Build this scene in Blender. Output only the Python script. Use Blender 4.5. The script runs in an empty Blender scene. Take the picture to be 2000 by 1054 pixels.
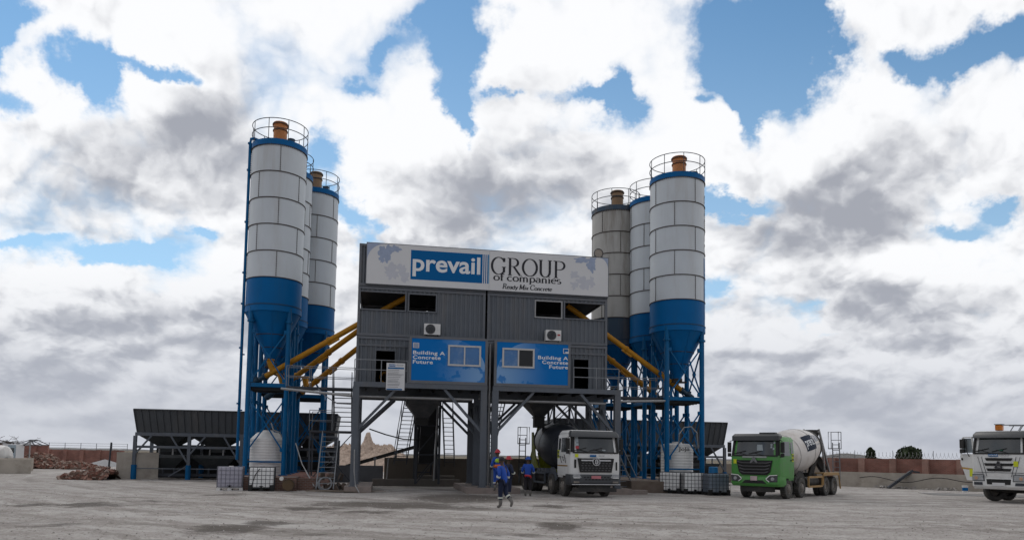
import bpy, bmesh, math, random
from mathutils import Vector, Matrix, Euler
random.seed(11)
R = math.radians
scene = bpy.context.scene
col = scene.collection

# ------------------------------------------------------------------ camera
cam_data = bpy.data.cameras.new("camera")
cam = bpy.data.objects.new("camera", cam_data)
col.objects.link(cam)
cam_data.sensor_width = 36.0
cam_data.lens = 36.0 * 1430.0 / 2000.0
cam_data.shift_y = (785.0 - 527.0) / 2000.0
cam_data.clip_end = 6000.0
PITCH, ROLL, EYE = R(4.2), 0.0165, 1.9
cam.matrix_world = (Matrix.Translation((0, 0, EYE)) @ Matrix.Rotation(math.pi / 2 + PITCH, 4, 'X')
                    @ Matrix.Rotation(ROLL, 4, 'Z'))
scene.camera = cam

# ------------------------------------------------------------------ light, sky, exposure
SUN_ELEV, SUN_AZ = R(58), R(-38)          # azimuth measured from +Y (view direction) towards +X
sun_data = bpy.data.lights.new("sun", 'SUN')
sun_data.energy = 0.6
sun_data.angle = R(14)
sun_data.color = (1.0, 0.955, 0.9)
sun = bpy.data.objects.new("sun", sun_data)
col.objects.link(sun)
sd = Vector((math.sin(SUN_AZ) * math.cos(SUN_ELEV), math.cos(SUN_AZ) * math.cos(SUN_ELEV), math.sin(SUN_ELEV)))
sun.rotation_euler = (-sd).to_track_quat('-Z', 'Y').to_euler()

scene.view_settings.view_transform = 'Standard'
scene.view_settings.look = 'None'
scene.view_settings.exposure = 0.0
scene.view_settings.gamma = 1.0

GAPS= [(-0.729,0.568,0.024,0.049,0.9),(-0.696,0.591,0.021,0.014,0.3),(-0.624,0.543,0.042,0.027,0.75),(-0.589,0.495,0.029,0.036,1.0),(-0.711,0.485,0.028,0.02,0.6),(-0.514,0.522,0.035,0.014,0.9),(-0.569,0.525,0.021,0.015,0.5),(-0.082,0.605,0.049,0.038,1.0),(-0.115,0.628,0.021,0.021,0.6),(-0.059,0.549,0.038,0.035,1.0),(-0.054,0.497,0.022,0.025,0.9),(-0.039,0.463,0.015,0.018,0.8),(-0.172,0.566,0.024,0.014,0.5),(-0.211,0.539,0.028,0.013,0.45),(0.08,0.515,0.034,0.014,0.9),(0.123,0.515,0.024,0.027,1.1),(0.341,0.601,0.07,0.043,1.4),(0.407,0.61,0.038,0.049,1.2),(0.311,0.533,0.049,0.031,1.2),(0.355,0.541,0.035,0.042,1.0),(0.327,0.477,0.018,0.035,1.0),(0.523,0.582,0.028,0.017,0.7),(0.61,0.576,0.063,0.021,0.9),(0.69,0.596,0.063,0.031,1.2),(0.711,0.562,0.035,0.028,0.8),(-0.007,0.501,0.01,0.014,0.5),(0.261,0.491,0.018,0.013,0.5),(-0.261,0.411,0.024,0.021,0.55),(-0.225,0.324,0.029,0.038,0.9),(-0.248,0.367,0.021,0.021,0.5),(-0.537,0.269,0.091,0.017,0.85),(-0.673,0.291,0.049,0.011,0.55),(-0.403,0.306,0.025,0.011,0.7),(0.282,0.351,0.049,0.018,0.9),(0.661,0.364,0.035,0.018,0.7),(0.603,0.331,0.042,0.014,0.6),(0.278,0.227,0.024,0.032,0.75),(0.415,0.194,0.042,0.011,0.3)]
SHADES= [(-0.356,0.544,0.063,0.056,0.35),(-0.335,0.484,0.042,0.035,0.3),(-0.437,0.423,0.084,0.038,0.6),(-0.442,0.371,0.077,0.038,0.6),(-0.365,0.417,0.063,0.049,0.4),(-0.612,0.347,0.119,0.029,0.6),(-0.686,0.378,0.056,0.031,0.35),(-0.539,0.319,0.077,0.02,0.5),(-0.076,0.334,0.105,0.035,0.6),(0.024,0.365,0.105,0.042,0.65),(0.081,0.41,0.063,0.035,0.4),(-0.105,0.355,0.042,0.021,0.3),(0.454,0.409,0.091,0.049,0.65),(0.425,0.349,0.091,0.035,0.85),(0.542,0.469,0.084,0.035,0.5),(0.381,0.305,0.077,0.028,0.55),(0.608,0.497,0.042,0.028,0.25),(0.537,0.232,0.126,0.025,0.65),(0.635,0.215,0.084,0.021,0.45),(0.521,0.174,0.112,0.022,0.55),(0.365,0.115,0.091,0.015,0.75),(0.295,0.11,0.056,0.013,0.3),(0.421,0.077,0.084,0.014,0.5),(0.455,0.042,0.14,0.017,0.5),(0.63,0.038,0.112,0.021,0.45),(0.338,0.189,0.042,0.021,0.35),(-0.545,0.171,0.154,0.024,0.5),(-0.412,0.198,0.077,0.028,0.45),(-0.62,0.123,0.105,0.018,0.55),(-0.472,0.119,0.091,0.015,0.45),(-0.667,0.201,0.063,0.021,0.3),(-0.411,0.155,0.063,0.014,0.3),(-0.56,0.061,0.154,0.015,0.4),(-0.386,0.574,0.294,0.049,-0.45),(-0.222,0.434,0.112,0.063,-0.5),(-0.129,0.443,0.063,0.077,-0.6),(0.174,0.553,0.112,0.077,-0.6),(0.174,0.478,0.084,0.042,-0.5),(0.398,0.482,0.049,0.049,-0.5),(0.499,0.514,0.098,0.021,-0.5),(0.553,0.308,0.084,0.021,-0.5),(-0.62,0.465,0.091,0.042,-0.5),(-0.504,0.326,0.063,0.015,-0.3),(-0.485,0.236,0.14,0.018,-0.35),(0.536,0.544,0.084,0.015,-0.4),(0.354,0.407,0.035,0.042,-0.4),(-0.6,0.131,0.042,0.01,-0.4),(0.422,0.13,0.084,0.011,-0.3),(0.637,0.28,0.084,0.017,-0.4)]

def build_world():
    w = bpy.data.worlds.new("World")
    scene.world = w
    w.use_nodes = True
    nt = w.node_tree
    nt.nodes.clear()
    N = nt.nodes.new
    L = nt.links.new

    def put(sock, v):
        if hasattr(v, 'is_linked') or isinstance(v, bpy.types.NodeSocket):
            L(v, sock)
        else:
            sock.default_value = v

    def M(op, a, b=None, c=None, clamp=False):
        n = N('ShaderNodeMath'); n.operation = op; n.use_clamp = clamp
        put(n.inputs[0], a)
        if b is not None: put(n.inputs[1], b)
        if c is not None: put(n.inputs[2], c)
        return n.outputs[0]

    def VM(op, a, b=None, c=None):
        n = N('ShaderNodeVectorMath'); n.operation = op
        put(n.inputs[0], a)
        if b is not None: put(n.inputs[1], b)
        if c is not None: put(n.inputs[2], c)
        return n.outputs['Value'] if op in ('DOT_PRODUCT', 'LENGTH') else n.outputs[0]

    def mixc(f, a, b):
        n = N('ShaderNodeMix'); n.data_type = 'RGBA'
        put(n.inputs[0], f); put(n.inputs[6], a); put(n.inputs[7], b)
        return n.outputs[2]

    def smooth(v, lo, hi):
        n = N('ShaderNodeMapRange'); n.interpolation_type = 'SMOOTHSTEP'
        put(n.inputs[0], v); n.inputs[1].default_value = lo; n.inputs[2].default_value = hi
        return n.outputs[0]

    def noise(vec, scale, detail, rough, lac=2.0, dist=0.0, typ='FBM'):
        n = N('ShaderNodeTexNoise'); n.noise_dimensions = '3D'
        n.noise_type = typ
        put(n.inputs['Vector'], vec)
        n.inputs['Scale'].default_value = scale
        n.inputs['Detail'].default_value = detail
        n.inputs['Roughness'].default_value = rough
        n.inputs['Lacunarity'].default_value = lac
        n.inputs['Distortion'].default_value = dist
        return n

    geo = N('ShaderNodeNewGeometry')
    dirn = VM('MULTIPLY', geo.outputs['Incoming'], (-1, -1, -1))
    sep = N('ShaderNodeSeparateXYZ'); L(dirn, sep.inputs[0])
    dx, dy, dz = sep.outputs
    ay = M('MAXIMUM', M('ABSOLUTE', dy), 0.05)
    a = M('DIVIDE', dx, ay)
    b = M('DIVIDE', dz, ay)
    # cloud layout lives on the plane of directions (x/y, z/y): a fixed place in the sky
    cmb = N('ShaderNodeCombineXYZ'); L(a, cmb.inputs[0]); L(b, cmb.inputs[1]); put(cmb.inputs[2], M('MULTIPLY', M('SIGN', dy), 3.0))
    p = cmb.outputs[0]
    # flatten the texture towards the horizon
    bb = M('MAXIMUM', b, 0.0)
    q = M('DIVIDE', -1.2, M('ADD', bb, 0.6))
    cm2 = N('ShaderNodeCombineXYZ')
    L(M('MULTIPLY', a, M('MULTIPLY_ADD', q, -0.34, 0.62)), cm2.inputs[0])
    L(q, cm2.inputs[1])
    put(cm2.inputs[2], M('MULTIPLY', M('SIGN', dy), 5.0))
    pt = cm2.outputs[0]

    wn = noise(pt, 5.0, 6, 0.62)
    wv = VM('SUBTRACT', wn.outputs['Color'], (0.5, 0.5, 0.5))
    pw = VM('MULTIPLY_ADD', wv, (0.26, 0.22, 0.0), p)
    wl = noise(pt, 3.0, 2, 0.5)
    pw2 = VM('MULTIPLY_ADD', VM('SUBTRACT', wl.outputs['Color'], (0.5, 0.5, 0.5)), (0.34, 0.20, 0.0), p)

    def field(lst, pos):
        acc = None
        for (cx, cy, rx, ry, wt) in lst:
            d = VM('MULTIPLY_ADD', pos, (1 / rx, 1 / ry, 0), (-cx / rx, -cy / ry, 0))
            g = M('POWER', 0.42, VM('DOT_PRODUCT', d, d))
            acc = M('MULTIPLY', g, wt) if acc is None else M('MULTIPLY_ADD', g, wt, acc)
        return acc

    gap = field(GAPS, pw)
    shd = field(SHADES, pw2)

    def voro(vec, scale, det):
        n = N('ShaderNodeTexVoronoi'); n.voronoi_dimensions = '2D'; n.feature = 'F1'
        L(vec, n.inputs['Vector'])
        n.inputs['Scale'].default_value = scale; n.inputs['Detail'].default_value = det
        n.inputs['Roughness'].default_value = 0.52; n.inputs['Lacunarity'].default_value = 2.3
        return n.outputs['Distance']
    ptw = VM('MULTIPLY_ADD', wv, (0.11, 0.11, 0.0), pt)
    puff = M('SUBTRACT', 0.62, voro(ptw, 5.5, 3.0))
    puffo = M('SUBTRACT', 0.62, voro(VM('ADD', ptw, (-0.01, 0.03, 0.0)), 5.5, 3.0))
    n1 = noise(pt, 3.2, 7, 0.56).outputs['Fac']
    n1s = noise(VM('ADD', pt, (-0.02, 0.06, 0.0)), 3.2, 3, 0.5).outputs['Fac']

    # density: cloud nearly everywhere, opened by the gaps
    dens = M('MULTIPLY_ADD', n1, 1.15, M('MULTIPLY_ADD', puff, 0.42, 0.13))
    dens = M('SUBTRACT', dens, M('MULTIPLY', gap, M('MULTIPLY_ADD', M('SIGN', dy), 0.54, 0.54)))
    dens = M('ADD', dens, M('MULTIPLY', smooth(b, 0.30, 0.02), 0.35))
    cover = smooth(dens, 0.02, 0.58)
    low = smooth(b, 0.62, 0.05)                     # duller, flatter cloud decks low down
    # relief: puffs fall off towards the light, so that flank is lit
    fine = M('SUBTRACT', 1.0, M('MULTIPLY', smooth(b, 0.16, 0.0), 0.7))
    rel = M('MULTIPLY', M('SUBTRACT', puff, puffo), M('MULTIPLY', fine, M('MULTIPLY_ADD', low, 0.55, 1.2)))
    rel = M('MULTIPLY', M('MULTIPLY_ADD', M('SUBTRACT', n1, n1s), 0.8, rel), M('MULTIPLY_ADD', low, -0.05, 1.0))
    shade = M('ADD', M('MULTIPLY', shd, 1.12), M('MULTIPLY_ADD', M('SUBTRACT', n1s, 0.5), 0.7, 0.22))
    shade = M('SUBTRACT', shade, rel)
    shade = M('ADD', shade, M('MULTIPLY', low, 0.24))
    # added grey over the unseen sky behind the viewer, to dim the foreground light
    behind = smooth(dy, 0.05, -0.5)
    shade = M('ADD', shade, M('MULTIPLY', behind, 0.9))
    edge = smooth(dens, 0.85, 0.35)
    shade = M('SUBTRACT', shade, M('MULTIPLY', edge, 0.25))
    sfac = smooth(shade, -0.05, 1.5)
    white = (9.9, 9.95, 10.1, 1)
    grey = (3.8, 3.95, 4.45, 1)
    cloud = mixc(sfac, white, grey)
    hz = smooth(b, 0.30, 0.0)
    cloud = mixc(M('MULTIPLY', hz, 0.72), cloud, (4.75, 5.0, 5.75, 1))

    sky = N('ShaderNodeTexSky')
    sky.sky_type = 'NISHITA'
    sky.sun_disc = False
    sky.sun_elevation = SUN_ELEV
    sky.sun_rotation = SUN_AZ
    sky.altitude = 1400
    sky.air_density = 1.0
    sky.dust_density = 0.6
    sky.ozone_density = 1.2
    blue = VM('MULTIPLY', sky.outputs[0], (1.02, 1.36, 1.36))
    blue = mixc(M('MULTIPLY', smooth(b, 0.72, 0.1), 0.5), blue, (5.4, 7.3, 9.0, 1))
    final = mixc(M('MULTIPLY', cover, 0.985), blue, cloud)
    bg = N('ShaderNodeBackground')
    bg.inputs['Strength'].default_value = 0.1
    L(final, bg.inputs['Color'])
    out = N('ShaderNodeOutputWorld')
    L(bg.outputs[0], out.inputs['Surface'])

build_world()

scene.cycles.max_bounces = 5
scene.cycles.diffuse_bounces = 3
scene.cycles.glossy_bounces = 3
scene.cycles.transmission_bounces = 3
scene.cycles.transparent_max_bounces = 6
scene.cycles.use_adaptive_sampling = True
scene.cycles.adaptive_threshold = 0.02
scene.cycles.caustics_reflective = False
scene.cycles.caustics_refractive = False

# ------------------------------------------------------------------ materials
MATS = {}

def pm(name, c, rough=0.55, metal=0.0, var=0.18, scale=1.5, dirt=None, bump=0.0, bscale=30.0, streak=False, spec=0.4):
    """painted / dusty surface: base colour with two scales of variation and an optional dirt layer"""
    if name in MATS:
        return MATS[name]
    m = bpy.data.materials.new(name)
    m.use_nodes = True
    nt = m.node_tree
    N, L = nt.nodes.new, nt.links.new
    bs = nt.nodes['Principled BSDF']
    bs.inputs['Metallic'].default_value = metal
    bs.inputs['Specular IOR Level'].default_value = spec
    tc = N('ShaderNodeTexCoord')
    vec = tc.outputs['Object']
    n1 = N('ShaderNodeTexNoise'); n1.inputs['Scale'].default_value = scale; n1.inputs['Detail'].default_value = 6
    n1.inputs['Roughness'].default_value = 0.65
    L(vec, n1.inputs['Vector'])
    mr = N('ShaderNodeMapRange'); mr.inputs[1].default_value = 0.25; mr.inputs[2].default_value = 0.75
    mr.inputs[3].default_value = 1 - var; mr.inputs[4].default_value = 1 + var
    L(n1.outputs['Fac'], mr.inputs[0])
    sc = N('ShaderNodeVectorMath'); sc.operation = 'SCALE'
    sc.inputs[0].default_value = c[:3]
    L(mr.outputs[0], sc.inputs['Scale'])
    outc = sc.outputs[0]
    if dirt:
        dc, amt, ds = dirt
        n2 = N('ShaderNodeTexNoise'); n2.inputs['Scale'].default_value = ds; n2.inputs['Detail'].default_value = 7
        n2.inputs['Roughness'].default_value = 0.7
        if streak:
            mp = N('ShaderNodeMapping'); mp.inputs['Scale'].default_value = (1, 1, 0.12)
            L(vec, mp.inputs['Vector']); L(mp.outputs[0], n2.inputs['Vector'])
        else:
            L(vec, n2.inputs['Vector'])
        m2 = N('ShaderNodeMapRange'); m2.interpolation_type = 'SMOOTHSTEP'
        m2.inputs[1].default_value = 0.45; m2.inputs[2].default_value = 0.75; m2.inputs[4].default_value = amt
        L(n2.outputs['Fac'], m2.inputs[0])
        mx = N('ShaderNodeMix'); mx.data_type = 'RGBA'
        L(m2.outputs[0], mx.inputs[0]); L(outc, mx.inputs[6]); mx.inputs[7].default_value = (*dc[:3], 1)
        outc = mx.outputs[2]
    L(outc, bs.inputs['Base Color'])
    m3 = N('ShaderNodeMapRange'); m3.inputs[3].default_value = max(0, rough - 0.1); m3.inputs[4].default_value = min(1, rough + 0.12)
    L(n1.outputs['Fac'], m3.inputs[0]); L(m3.outputs[0], bs.inputs['Roughness'])
    if bump:
        nb = N('ShaderNodeTexNoise'); nb.inputs['Scale'].default_value = bscale; nb.inputs['Detail'].default_value = 5
        L(vec, nb.inputs['Vector'])
        bp = N('ShaderNodeBump'); bp.inputs['Strength'].default_value = bump; bp.inputs['Distance'].default_value = 0.03
        L(nb.outputs['Fac'], bp.inputs['Height']); L(bp.outputs[0], bs.inputs['Normal'])
    MATS[name] = m
    return m

def brick_mat(name, c1, c2, mortar, sx=1.0):
    if name in MATS:
        return MATS[name]
    m = pm(name, c1, 0.9, var=0.3, scale=0.7)
    nt = m.node_tree
    N, L = nt.nodes.new, nt.links.new
    bs = nt.nodes['Principled BSDF']
    tc = N('ShaderNodeTexCoord')
    sp = N('ShaderNodeSeparateXYZ'); L(tc.outputs['Object'], sp.inputs[0])
    ad = N('ShaderNodeMath'); ad.operation = 'ADD'; L(sp.outputs[0], ad.inputs[0]); L(sp.outputs[1], ad.inputs[1])
    cb = N('ShaderNodeCombineXYZ'); L(ad.outputs[0], cb.inputs[0]); L(sp.outputs[2], cb.inputs[1])
    br = N('ShaderNodeTexBrick'); L(cb.outputs[0], br.inputs['Vector'])
    br.inputs['Scale'].default_value = 1.0
    br.inputs['Brick Width'].default_value = 0.23
    br.inputs['Row Height'].default_value = 0.085
    br.inputs['Mortar Size'].default_value = 0.012
    br.inputs['Color1'].default_value = (*c1, 1); br.inputs['Color2'].default_value = (*c2, 1)
    br.inputs['Mortar'].default_value = (*mortar, 1)
    n = N('ShaderNodeTexNoise'); n.inputs['Scale'].default_value = 0.9; n.inputs['Detail'].default_value = 6
    L(tc.outputs['Object'], n.inputs['Vector'])
    mr = N('ShaderNodeMapRange'); mr.inputs[1].default_value = 0.3; mr.inputs[2].default_value = 0.7
    mr.inputs[3].default_value = 0.72; mr.inputs[4].default_value = 1.25
    L(n.outputs['Fac'], mr.inputs[0])
    sc = N('ShaderNodeVectorMath'); sc.operation = 'SCALE'
    L(br.outputs['Color'], sc.inputs[0]); L(mr.outputs[0], sc.inputs['Scale'])
    L(sc.outputs[0], bs.inputs['Base Color'])
    return m

def glass_mat(name, c=(0.02, 0.028, 0.03), rough=0.06):
    m = pm(name, c, rough, var=0.05, spec=0.8)
    return m

GREY_D = (0.055, 0.062, 0.074)
M_STEEL = pm('grey_steel_paint', (0.092, 0.105, 0.125), 0.5, var=0.16, scale=1.2, dirt=((0.16, 0.145, 0.13), 0.35, 2.0), streak=True)
M_CONT = pm('container_paint', (0.105, 0.118, 0.136), 0.55, var=0.14, scale=0.8, dirt=((0.17, 0.155, 0.14), 0.45, 1.4), streak=True)
M_CONTF = pm('container_frame_paint', (0.115, 0.125, 0.142), 0.55, var=0.16, scale=1.4, dirt=((0.2, 0.17, 0.15), 0.4, 2.2))
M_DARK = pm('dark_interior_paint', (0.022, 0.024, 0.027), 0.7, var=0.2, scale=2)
M_BLACK = pm('black_rubber', (0.018, 0.018, 0.018), 0.75, var=0.25, scale=3)
M_BLUE = pm('silo_blue_paint', (0.0, 0.105, 0.30), 0.5, var=0.1, scale=0.6, dirt=((0.02, 0.09, 0.17), 0.4, 0.9), streak=True, spec=0.12)
M_BLUES = pm('tower_blue_paint', (0.0, 0.10, 0.255), 0.5, var=0.18, scale=1.4, dirt=((0.05, 0.08, 0.11), 0.4, 1.6), streak=True, spec=0.15)
M_SWHITE = pm('silo_white_paint', (0.53, 0.57, 0.605), 0.5, var=0.05, scale=0.5, dirt=((0.36, 0.33, 0.29), 0.42, 0.9), streak=True)
M_SDIRTY = pm('silo_stained_paint', (0.44, 0.43, 0.405), 0.6, var=0.08, scale=0.7, dirt=((0.16, 0.135, 0.105), 0.85, 0.85), streak=True)
M_BDIRTY = pm('silo_dusty_blue_paint', (0.03, 0.06, 0.10), 0.6, var=0.12, scale=0.7, dirt=((0.16, 0.13, 0.10), 0.8, 0.7), streak=True)
M_RUST = pm('rusty_flange', (0.05, 0.038, 0.03), 0.85, var=0.35, scale=6)
M_ORANGE = pm('filter_orange_paint', (0.50, 0.18, 0.05), 0.55, var=0.14, scale=2, dirt=((0.25, 0.13, 0.06), 0.5, 2.5))
M_TAN = pm('filter_tan_paint', (0.27, 0.165, 0.09), 0.6, var=0.16, scale=2, dirt=((0.2, 0.15, 0.1), 0.5, 2.5))
M_YELL = pm('screw_yellow_paint', (0.46, 0.21, 0.012), 0.5, var=0.16, scale=2, dirt=((0.24, 0.13, 0.04), 0.6, 2.2), spec=0.25)
M_GALV = pm('galvanised_steel', (0.30, 0.30, 0.30), 0.45, metal=0.5, var=0.15, scale=4)
M_RAILD = pm('dark_rail_steel', (0.04, 0.045, 0.055), 0.6, var=0.2, scale=4)
M_PLAST = pm('white_plastic', (0.68, 0.67, 0.65), 0.5, var=0.06, scale=1.2, dirt=((0.34, 0.31, 0.28), 0.5, 1.2), streak=True)
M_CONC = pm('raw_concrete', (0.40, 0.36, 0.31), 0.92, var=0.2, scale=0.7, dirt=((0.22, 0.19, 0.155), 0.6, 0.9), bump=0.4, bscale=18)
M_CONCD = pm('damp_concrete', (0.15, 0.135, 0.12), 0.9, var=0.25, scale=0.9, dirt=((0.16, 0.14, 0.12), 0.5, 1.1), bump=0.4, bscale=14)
M_BRICK = brick_mat('red_brick', (0.20, 0.085, 0.06), (0.155, 0.065, 0.05), (0.19, 0.15, 0.13))
M_SIGNW = pm('sign_white', (0.61, 0.61, 0.615), 0.4, var=0.03, scale=0.6)
M_LOGO = pm('sign_blue', (0.0, 0.105, 0.30), 0.5, var=0.03, scale=0.6, spec=0.12)
M_LOGOL = pm('sign_light_blue', (0.10, 0.32, 0.52), 0.4, var=0.03)
M_PRINT = pm('sign_map_blue', (0.30, 0.355, 0.48), 0.45, var=0.12, scale=3)
M_PRINTG = pm('sign_map_grey', (0.50, 0.51, 0.555), 0.45, var=0.05, scale=3)
M_INK = pm('sign_black', (0.014, 0.014, 0.02), 0.5, var=0.1)
M_INKW = pm('lettering_white', (0.72, 0.73, 0.74), 0.45, var=0.02)
M_INKG = pm('lettering_grey', (0.20, 0.205, 0.22), 0.5, var=0.05)

# ------------------------------------------------------------------ mesh builder
def rotm(ax, up=(0, 0, 1)):
    z = Vector(ax).normalized()
    u = Vector(up)
    if abs(z.dot(u.normalized())) > 0.995:
        u = Vector((0, 1, 0))
    x = u.cross(z).normalized()
    y = z.cross(x)
    return Matrix((x, y, z)).transposed()

class MB:
    def __init__(s):
        s.v = []; s.f = []; s.mi = []; s.cur = 0
    def add(s, vs, fs):
        o = len(s.v)
        s.v.extend(tuple(v) for v in vs)
        for f in fs:
            s.f.append(tuple(i + o for i in f)); s.mi.append(s.cur)
        return s
    def boxm(s, M, sx, sy, sz):
        vs = [M @ Vector((x * sx / 2, y * sy / 2, z * sz / 2)) for x in (-1, 1) for y in (-1, 1) for z in (-1, 1)]
        return s.add(vs, [(0, 1, 3, 2), (4, 6, 7, 5), (0, 4, 5, 1), (2, 3, 7, 6), (0, 2, 6, 4), (1, 5, 7, 3)])
    def box(s, lo, hi):
        c = [(a + b) / 2 for a, b in zip(lo, hi)]
        return s.boxm(Matrix.Translation(c), *[abs(b - a) for a, b in zip(lo, hi)])
    def bar(s, p, q, w, h=None, up=(0, 0, 1)):
        p, q = Vector(p), Vector(q)
        d = q - p
        M = Matrix.Translation((p + q) / 2) @ rotm(d, up).to_4x4()
        return s.boxm(M, w, h or w, d.length)
    def tube(s, p, q, r, r2=None, n=8, cap=True):
        p, q = Vector(p), Vector(q)
        r2 = r if r2 is None else r2
        m = rotm(q - p)
        vs = []
        for c, rr in ((p, r), (q, r2)):
            for k in range(n):
                a = 2 * math.pi * k / n
                vs.append(c + m @ Vector((math.cos(a) * rr, math.sin(a) * rr, 0)))
        fs = [(k, (k + 1) % n, n + (k + 1) % n, n + k) for k in range(n)]
        if cap:
            fs += [tuple(range(n - 1, -1, -1)), tuple(range(n, 2 * n))]
        return s.add(vs, fs)
    def path(s, pts, r, n=6, close=False):
        pts = [Vector(p) for p in pts]
        k = len(pts)
        vs = []
        for i, p in enumerate(pts):
            a = pts[i - 1] if (i or close) else p
            b = pts[(i + 1) % k] if (i < k - 1 or close) else p
            m = rotm(b - a)
            for j in range(n):
                t = 2 * math.pi * j / n
                vs.append(p + m @ Vector((math.cos(t) * r, math.sin(t) * r, 0)))
        fs = []
        for i in range(k if close else k - 1):
            i2 = (i + 1) % k
            for j in range(n):
                j2 = (j + 1) % n
                fs.append((i * n + j, i * n + j2, i2 * n + j2, i2 * n + j))
        if not close:
            fs += [tuple(range(n - 1, -1, -1)), tuple(range((k - 1) * n, k * n))]
        return s.add(vs, fs)
    def lathe(s, prof, M=None, n=32, a0=0.0, a1=2 * math.pi):
        M = M or Matrix()
        full = abs(a1 - a0 - 2 * math.pi) < 1e-6
        cnt = n if full else n + 1
        vs = []
        for (r, z) in prof:
            for k in range(cnt):
                a = a0 + (a1 - a0) * k / n
                vs.append(M @ Vector((r * math.cos(a), r * math.sin(a), z)))
        fs = []
        for i in range(len(prof) - 1):
            for k in range(n):
                k2 = (k + 1) % cnt
                fs.append((i * cnt + k, i * cnt + k2, (i + 1) * cnt + k2, (i + 1) * cnt + k))
        return s.add(vs, fs)
    def prism(s, poly, M, th):
        n = len(poly)
        vs = [M @ Vector((x, y, 0)) for x, y in poly] + [M @ Vector((x, y, th)) for x, y in poly]
        fs = [tuple(range(n - 1, -1, -1)), tuple(range(n, 2 * n))]
        fs += [(k, (k + 1) % n, n + (k + 1) % n, n + k) for k in range(n)]
        return s.add(vs, fs)
    def ring(s, c, r, rt, n=40, m=6):
        return s.path([(c[0] + r * math.cos(2 * math.pi * k / n), c[1] + r * math.sin(2 * math.pi * k / n), c[2]) for k in range(n)], rt, m, True)

def link_mesh(name, mb, mats, off=(0, 0, 0), smooth=35):
    me = bpy.data.meshes.new(name)
    ox, oy, oz = off
    me.from_pydata([(x - ox, y - oy, z - oz) for x, y, z in mb.v], [], mb.f)
    if not isinstance(mats, (list, tuple)):
        mats = [mats]
    for m in mats:
        me.materials.append(m)
    if len(mats) > 1:
        me.polygons.foreach_set('material_index', mb.mi)
    bm = bmesh.new(); bm.from_mesh(me)
    bmesh.ops.recalc_face_normals(bm, faces=bm.faces)
    bm.to_mesh(me); bm.free()
    if smooth:
        me.shade_smooth()
        me.set_sharp_from_angle(angle=R(smooth))
    o = bpy.data.objects.new(name, me)
    col.objects.link(o)
    return o

class T:
    """one thing: an Empty at its base that parents its parts; mesh coordinates are given relative to `frame`"""
    def __init__(s, name, label, cat, loc, rz=0.0, group=None, off=(0, 0, 0)):
        o = bpy.data.objects.new(name, None)
        o.empty_display_size = 0.3
        col.objects.link(o)
        o.location = loc; o.rotation_euler = (0, 0, rz)
        o['label'] = label; o['category'] = cat
        if group: o['group'] = group
        s.o = o; s.off = off
    def part(s, name, mb, mat, parent=None, label=None, smooth=35):
        o = link_mesh(name, mb, mat, s.off, smooth)
        o.parent = parent or s.o
        if label: o['label'] = label
        return o

def copy_tree(o, parent=None):
    c = o.copy(); col.objects.link(c)
    c.parent = parent
    for ch in list(o.children):
        copy_tree(ch, c)
    return c

# the plant's own frame: u along the front, v into the depth, z up
YAW = 0.174707
FO = Vector((-7.381, 36.0, 0.0))
UD = Vector((math.cos(YAW), math.sin(YAW), 0)); VD = Vector((-math.sin(YAW), math.cos(YAW), 0))
def W(u, v, z=0.0):
    return FO + UD * u + VD * v + Vector((0, 0, z))
def FT(name, label, cat, base, group=None):
    """a thing in the plant's frame, its Empty at (u, v, z) = base"""
    return T(name, label, cat, W(*base), YAW, group, base)
def mark(o, label=None, cat=None, group=None, kind=None):
    if label: o['label'] = label
    if cat: o['category'] = cat
    if group: o['group'] = group
    if kind: o['kind'] = kind
    return o
def solo(name, mb, mat, label, cat, group=None, frame='plant', smooth=35, kind=None):
    """a thing that is one mesh; origin at its base"""
    xs = [v[0] for v in mb.v]; ys = [v[1] for v in mb.v]; zs = [v[2] for v in mb.v]
    b = ((min(xs) + max(xs)) / 2, (min(ys) + max(ys)) / 2, min(zs))
    o = link_mesh(name, mb, mat, b, smooth)
    if frame == 'plant':
        o.location = W(*b); o.rotation_euler = (0, 0, YAW)
    else:
        o.location = b
    return mark(o, label, cat, group, kind)

# ------------------------------------------------------------------ lettering
def text_polys(body, size=1.0, bold=0.0, align='LEFT', spacing=1.0):
    cu = bpy.data.curves.new('lettering', 'FONT')
    cu.body = body; cu.size = size; cu.align_x = align; cu.offset = bold; cu.space_character = spacing
    cu.resolution_u = 4
    ob = bpy.data.objects.new('lettering', cu)
    col.objects.link(ob)
    dg = bpy.context.evaluated_depsgraph_get()
    me = bpy.data.meshes.new_from_object(ob.evaluated_get(dg))
    vs = [tuple(v.co[:2]) for v in me.vertices]; fs = [tuple(p.vertices) for p in me.polygons]
    bpy.data.objects.remove(ob); bpy.data.curves.remove(cu); bpy.data.meshes.remove(me)
    return vs, fs

def put_text(mb, body, fn, box=None, size=1.0, bold=0.0, align='LEFT', spacing=1.0, shear=0.0):
    """lettering mapped through fn(x, y) -> 3D; box = (x0, y0, x1, y1) stretches it to fit"""
    vs, fs = text_polys(body, size, bold, align, spacing)
    if not vs:
        return
    if box:
        x0 = min(v[0] for v in vs); x1 = max(v[0] for v in vs); y0 = min(v[1] for v in vs); y1 = max(v[1] for v in vs)
        vs = [(box[0] + (x - x0) / (x1 - x0) * (box[2] - box[0]), box[1] + (y - y0) / (y1 - y0) * (box[3] - box[1])) for x, y in vs]
    vs = [(x + shear * y, y) for x, y in vs]
    mb.add([fn(x, y) for x, y in vs], fs)

def arc(cx, cy, rx, ry, a0, a1, n=14):
    return [(cx + rx * math.cos(R(a0 + (a1 - a0) * k / n)), cy + ry * math.sin(R(a0 + (a1 - a0) * k / n))) for k in range(n + 1)]

def sf(x, y, w=0.13):       # a serif foot
    return [(x - w, y), (x + w, y)]
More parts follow.
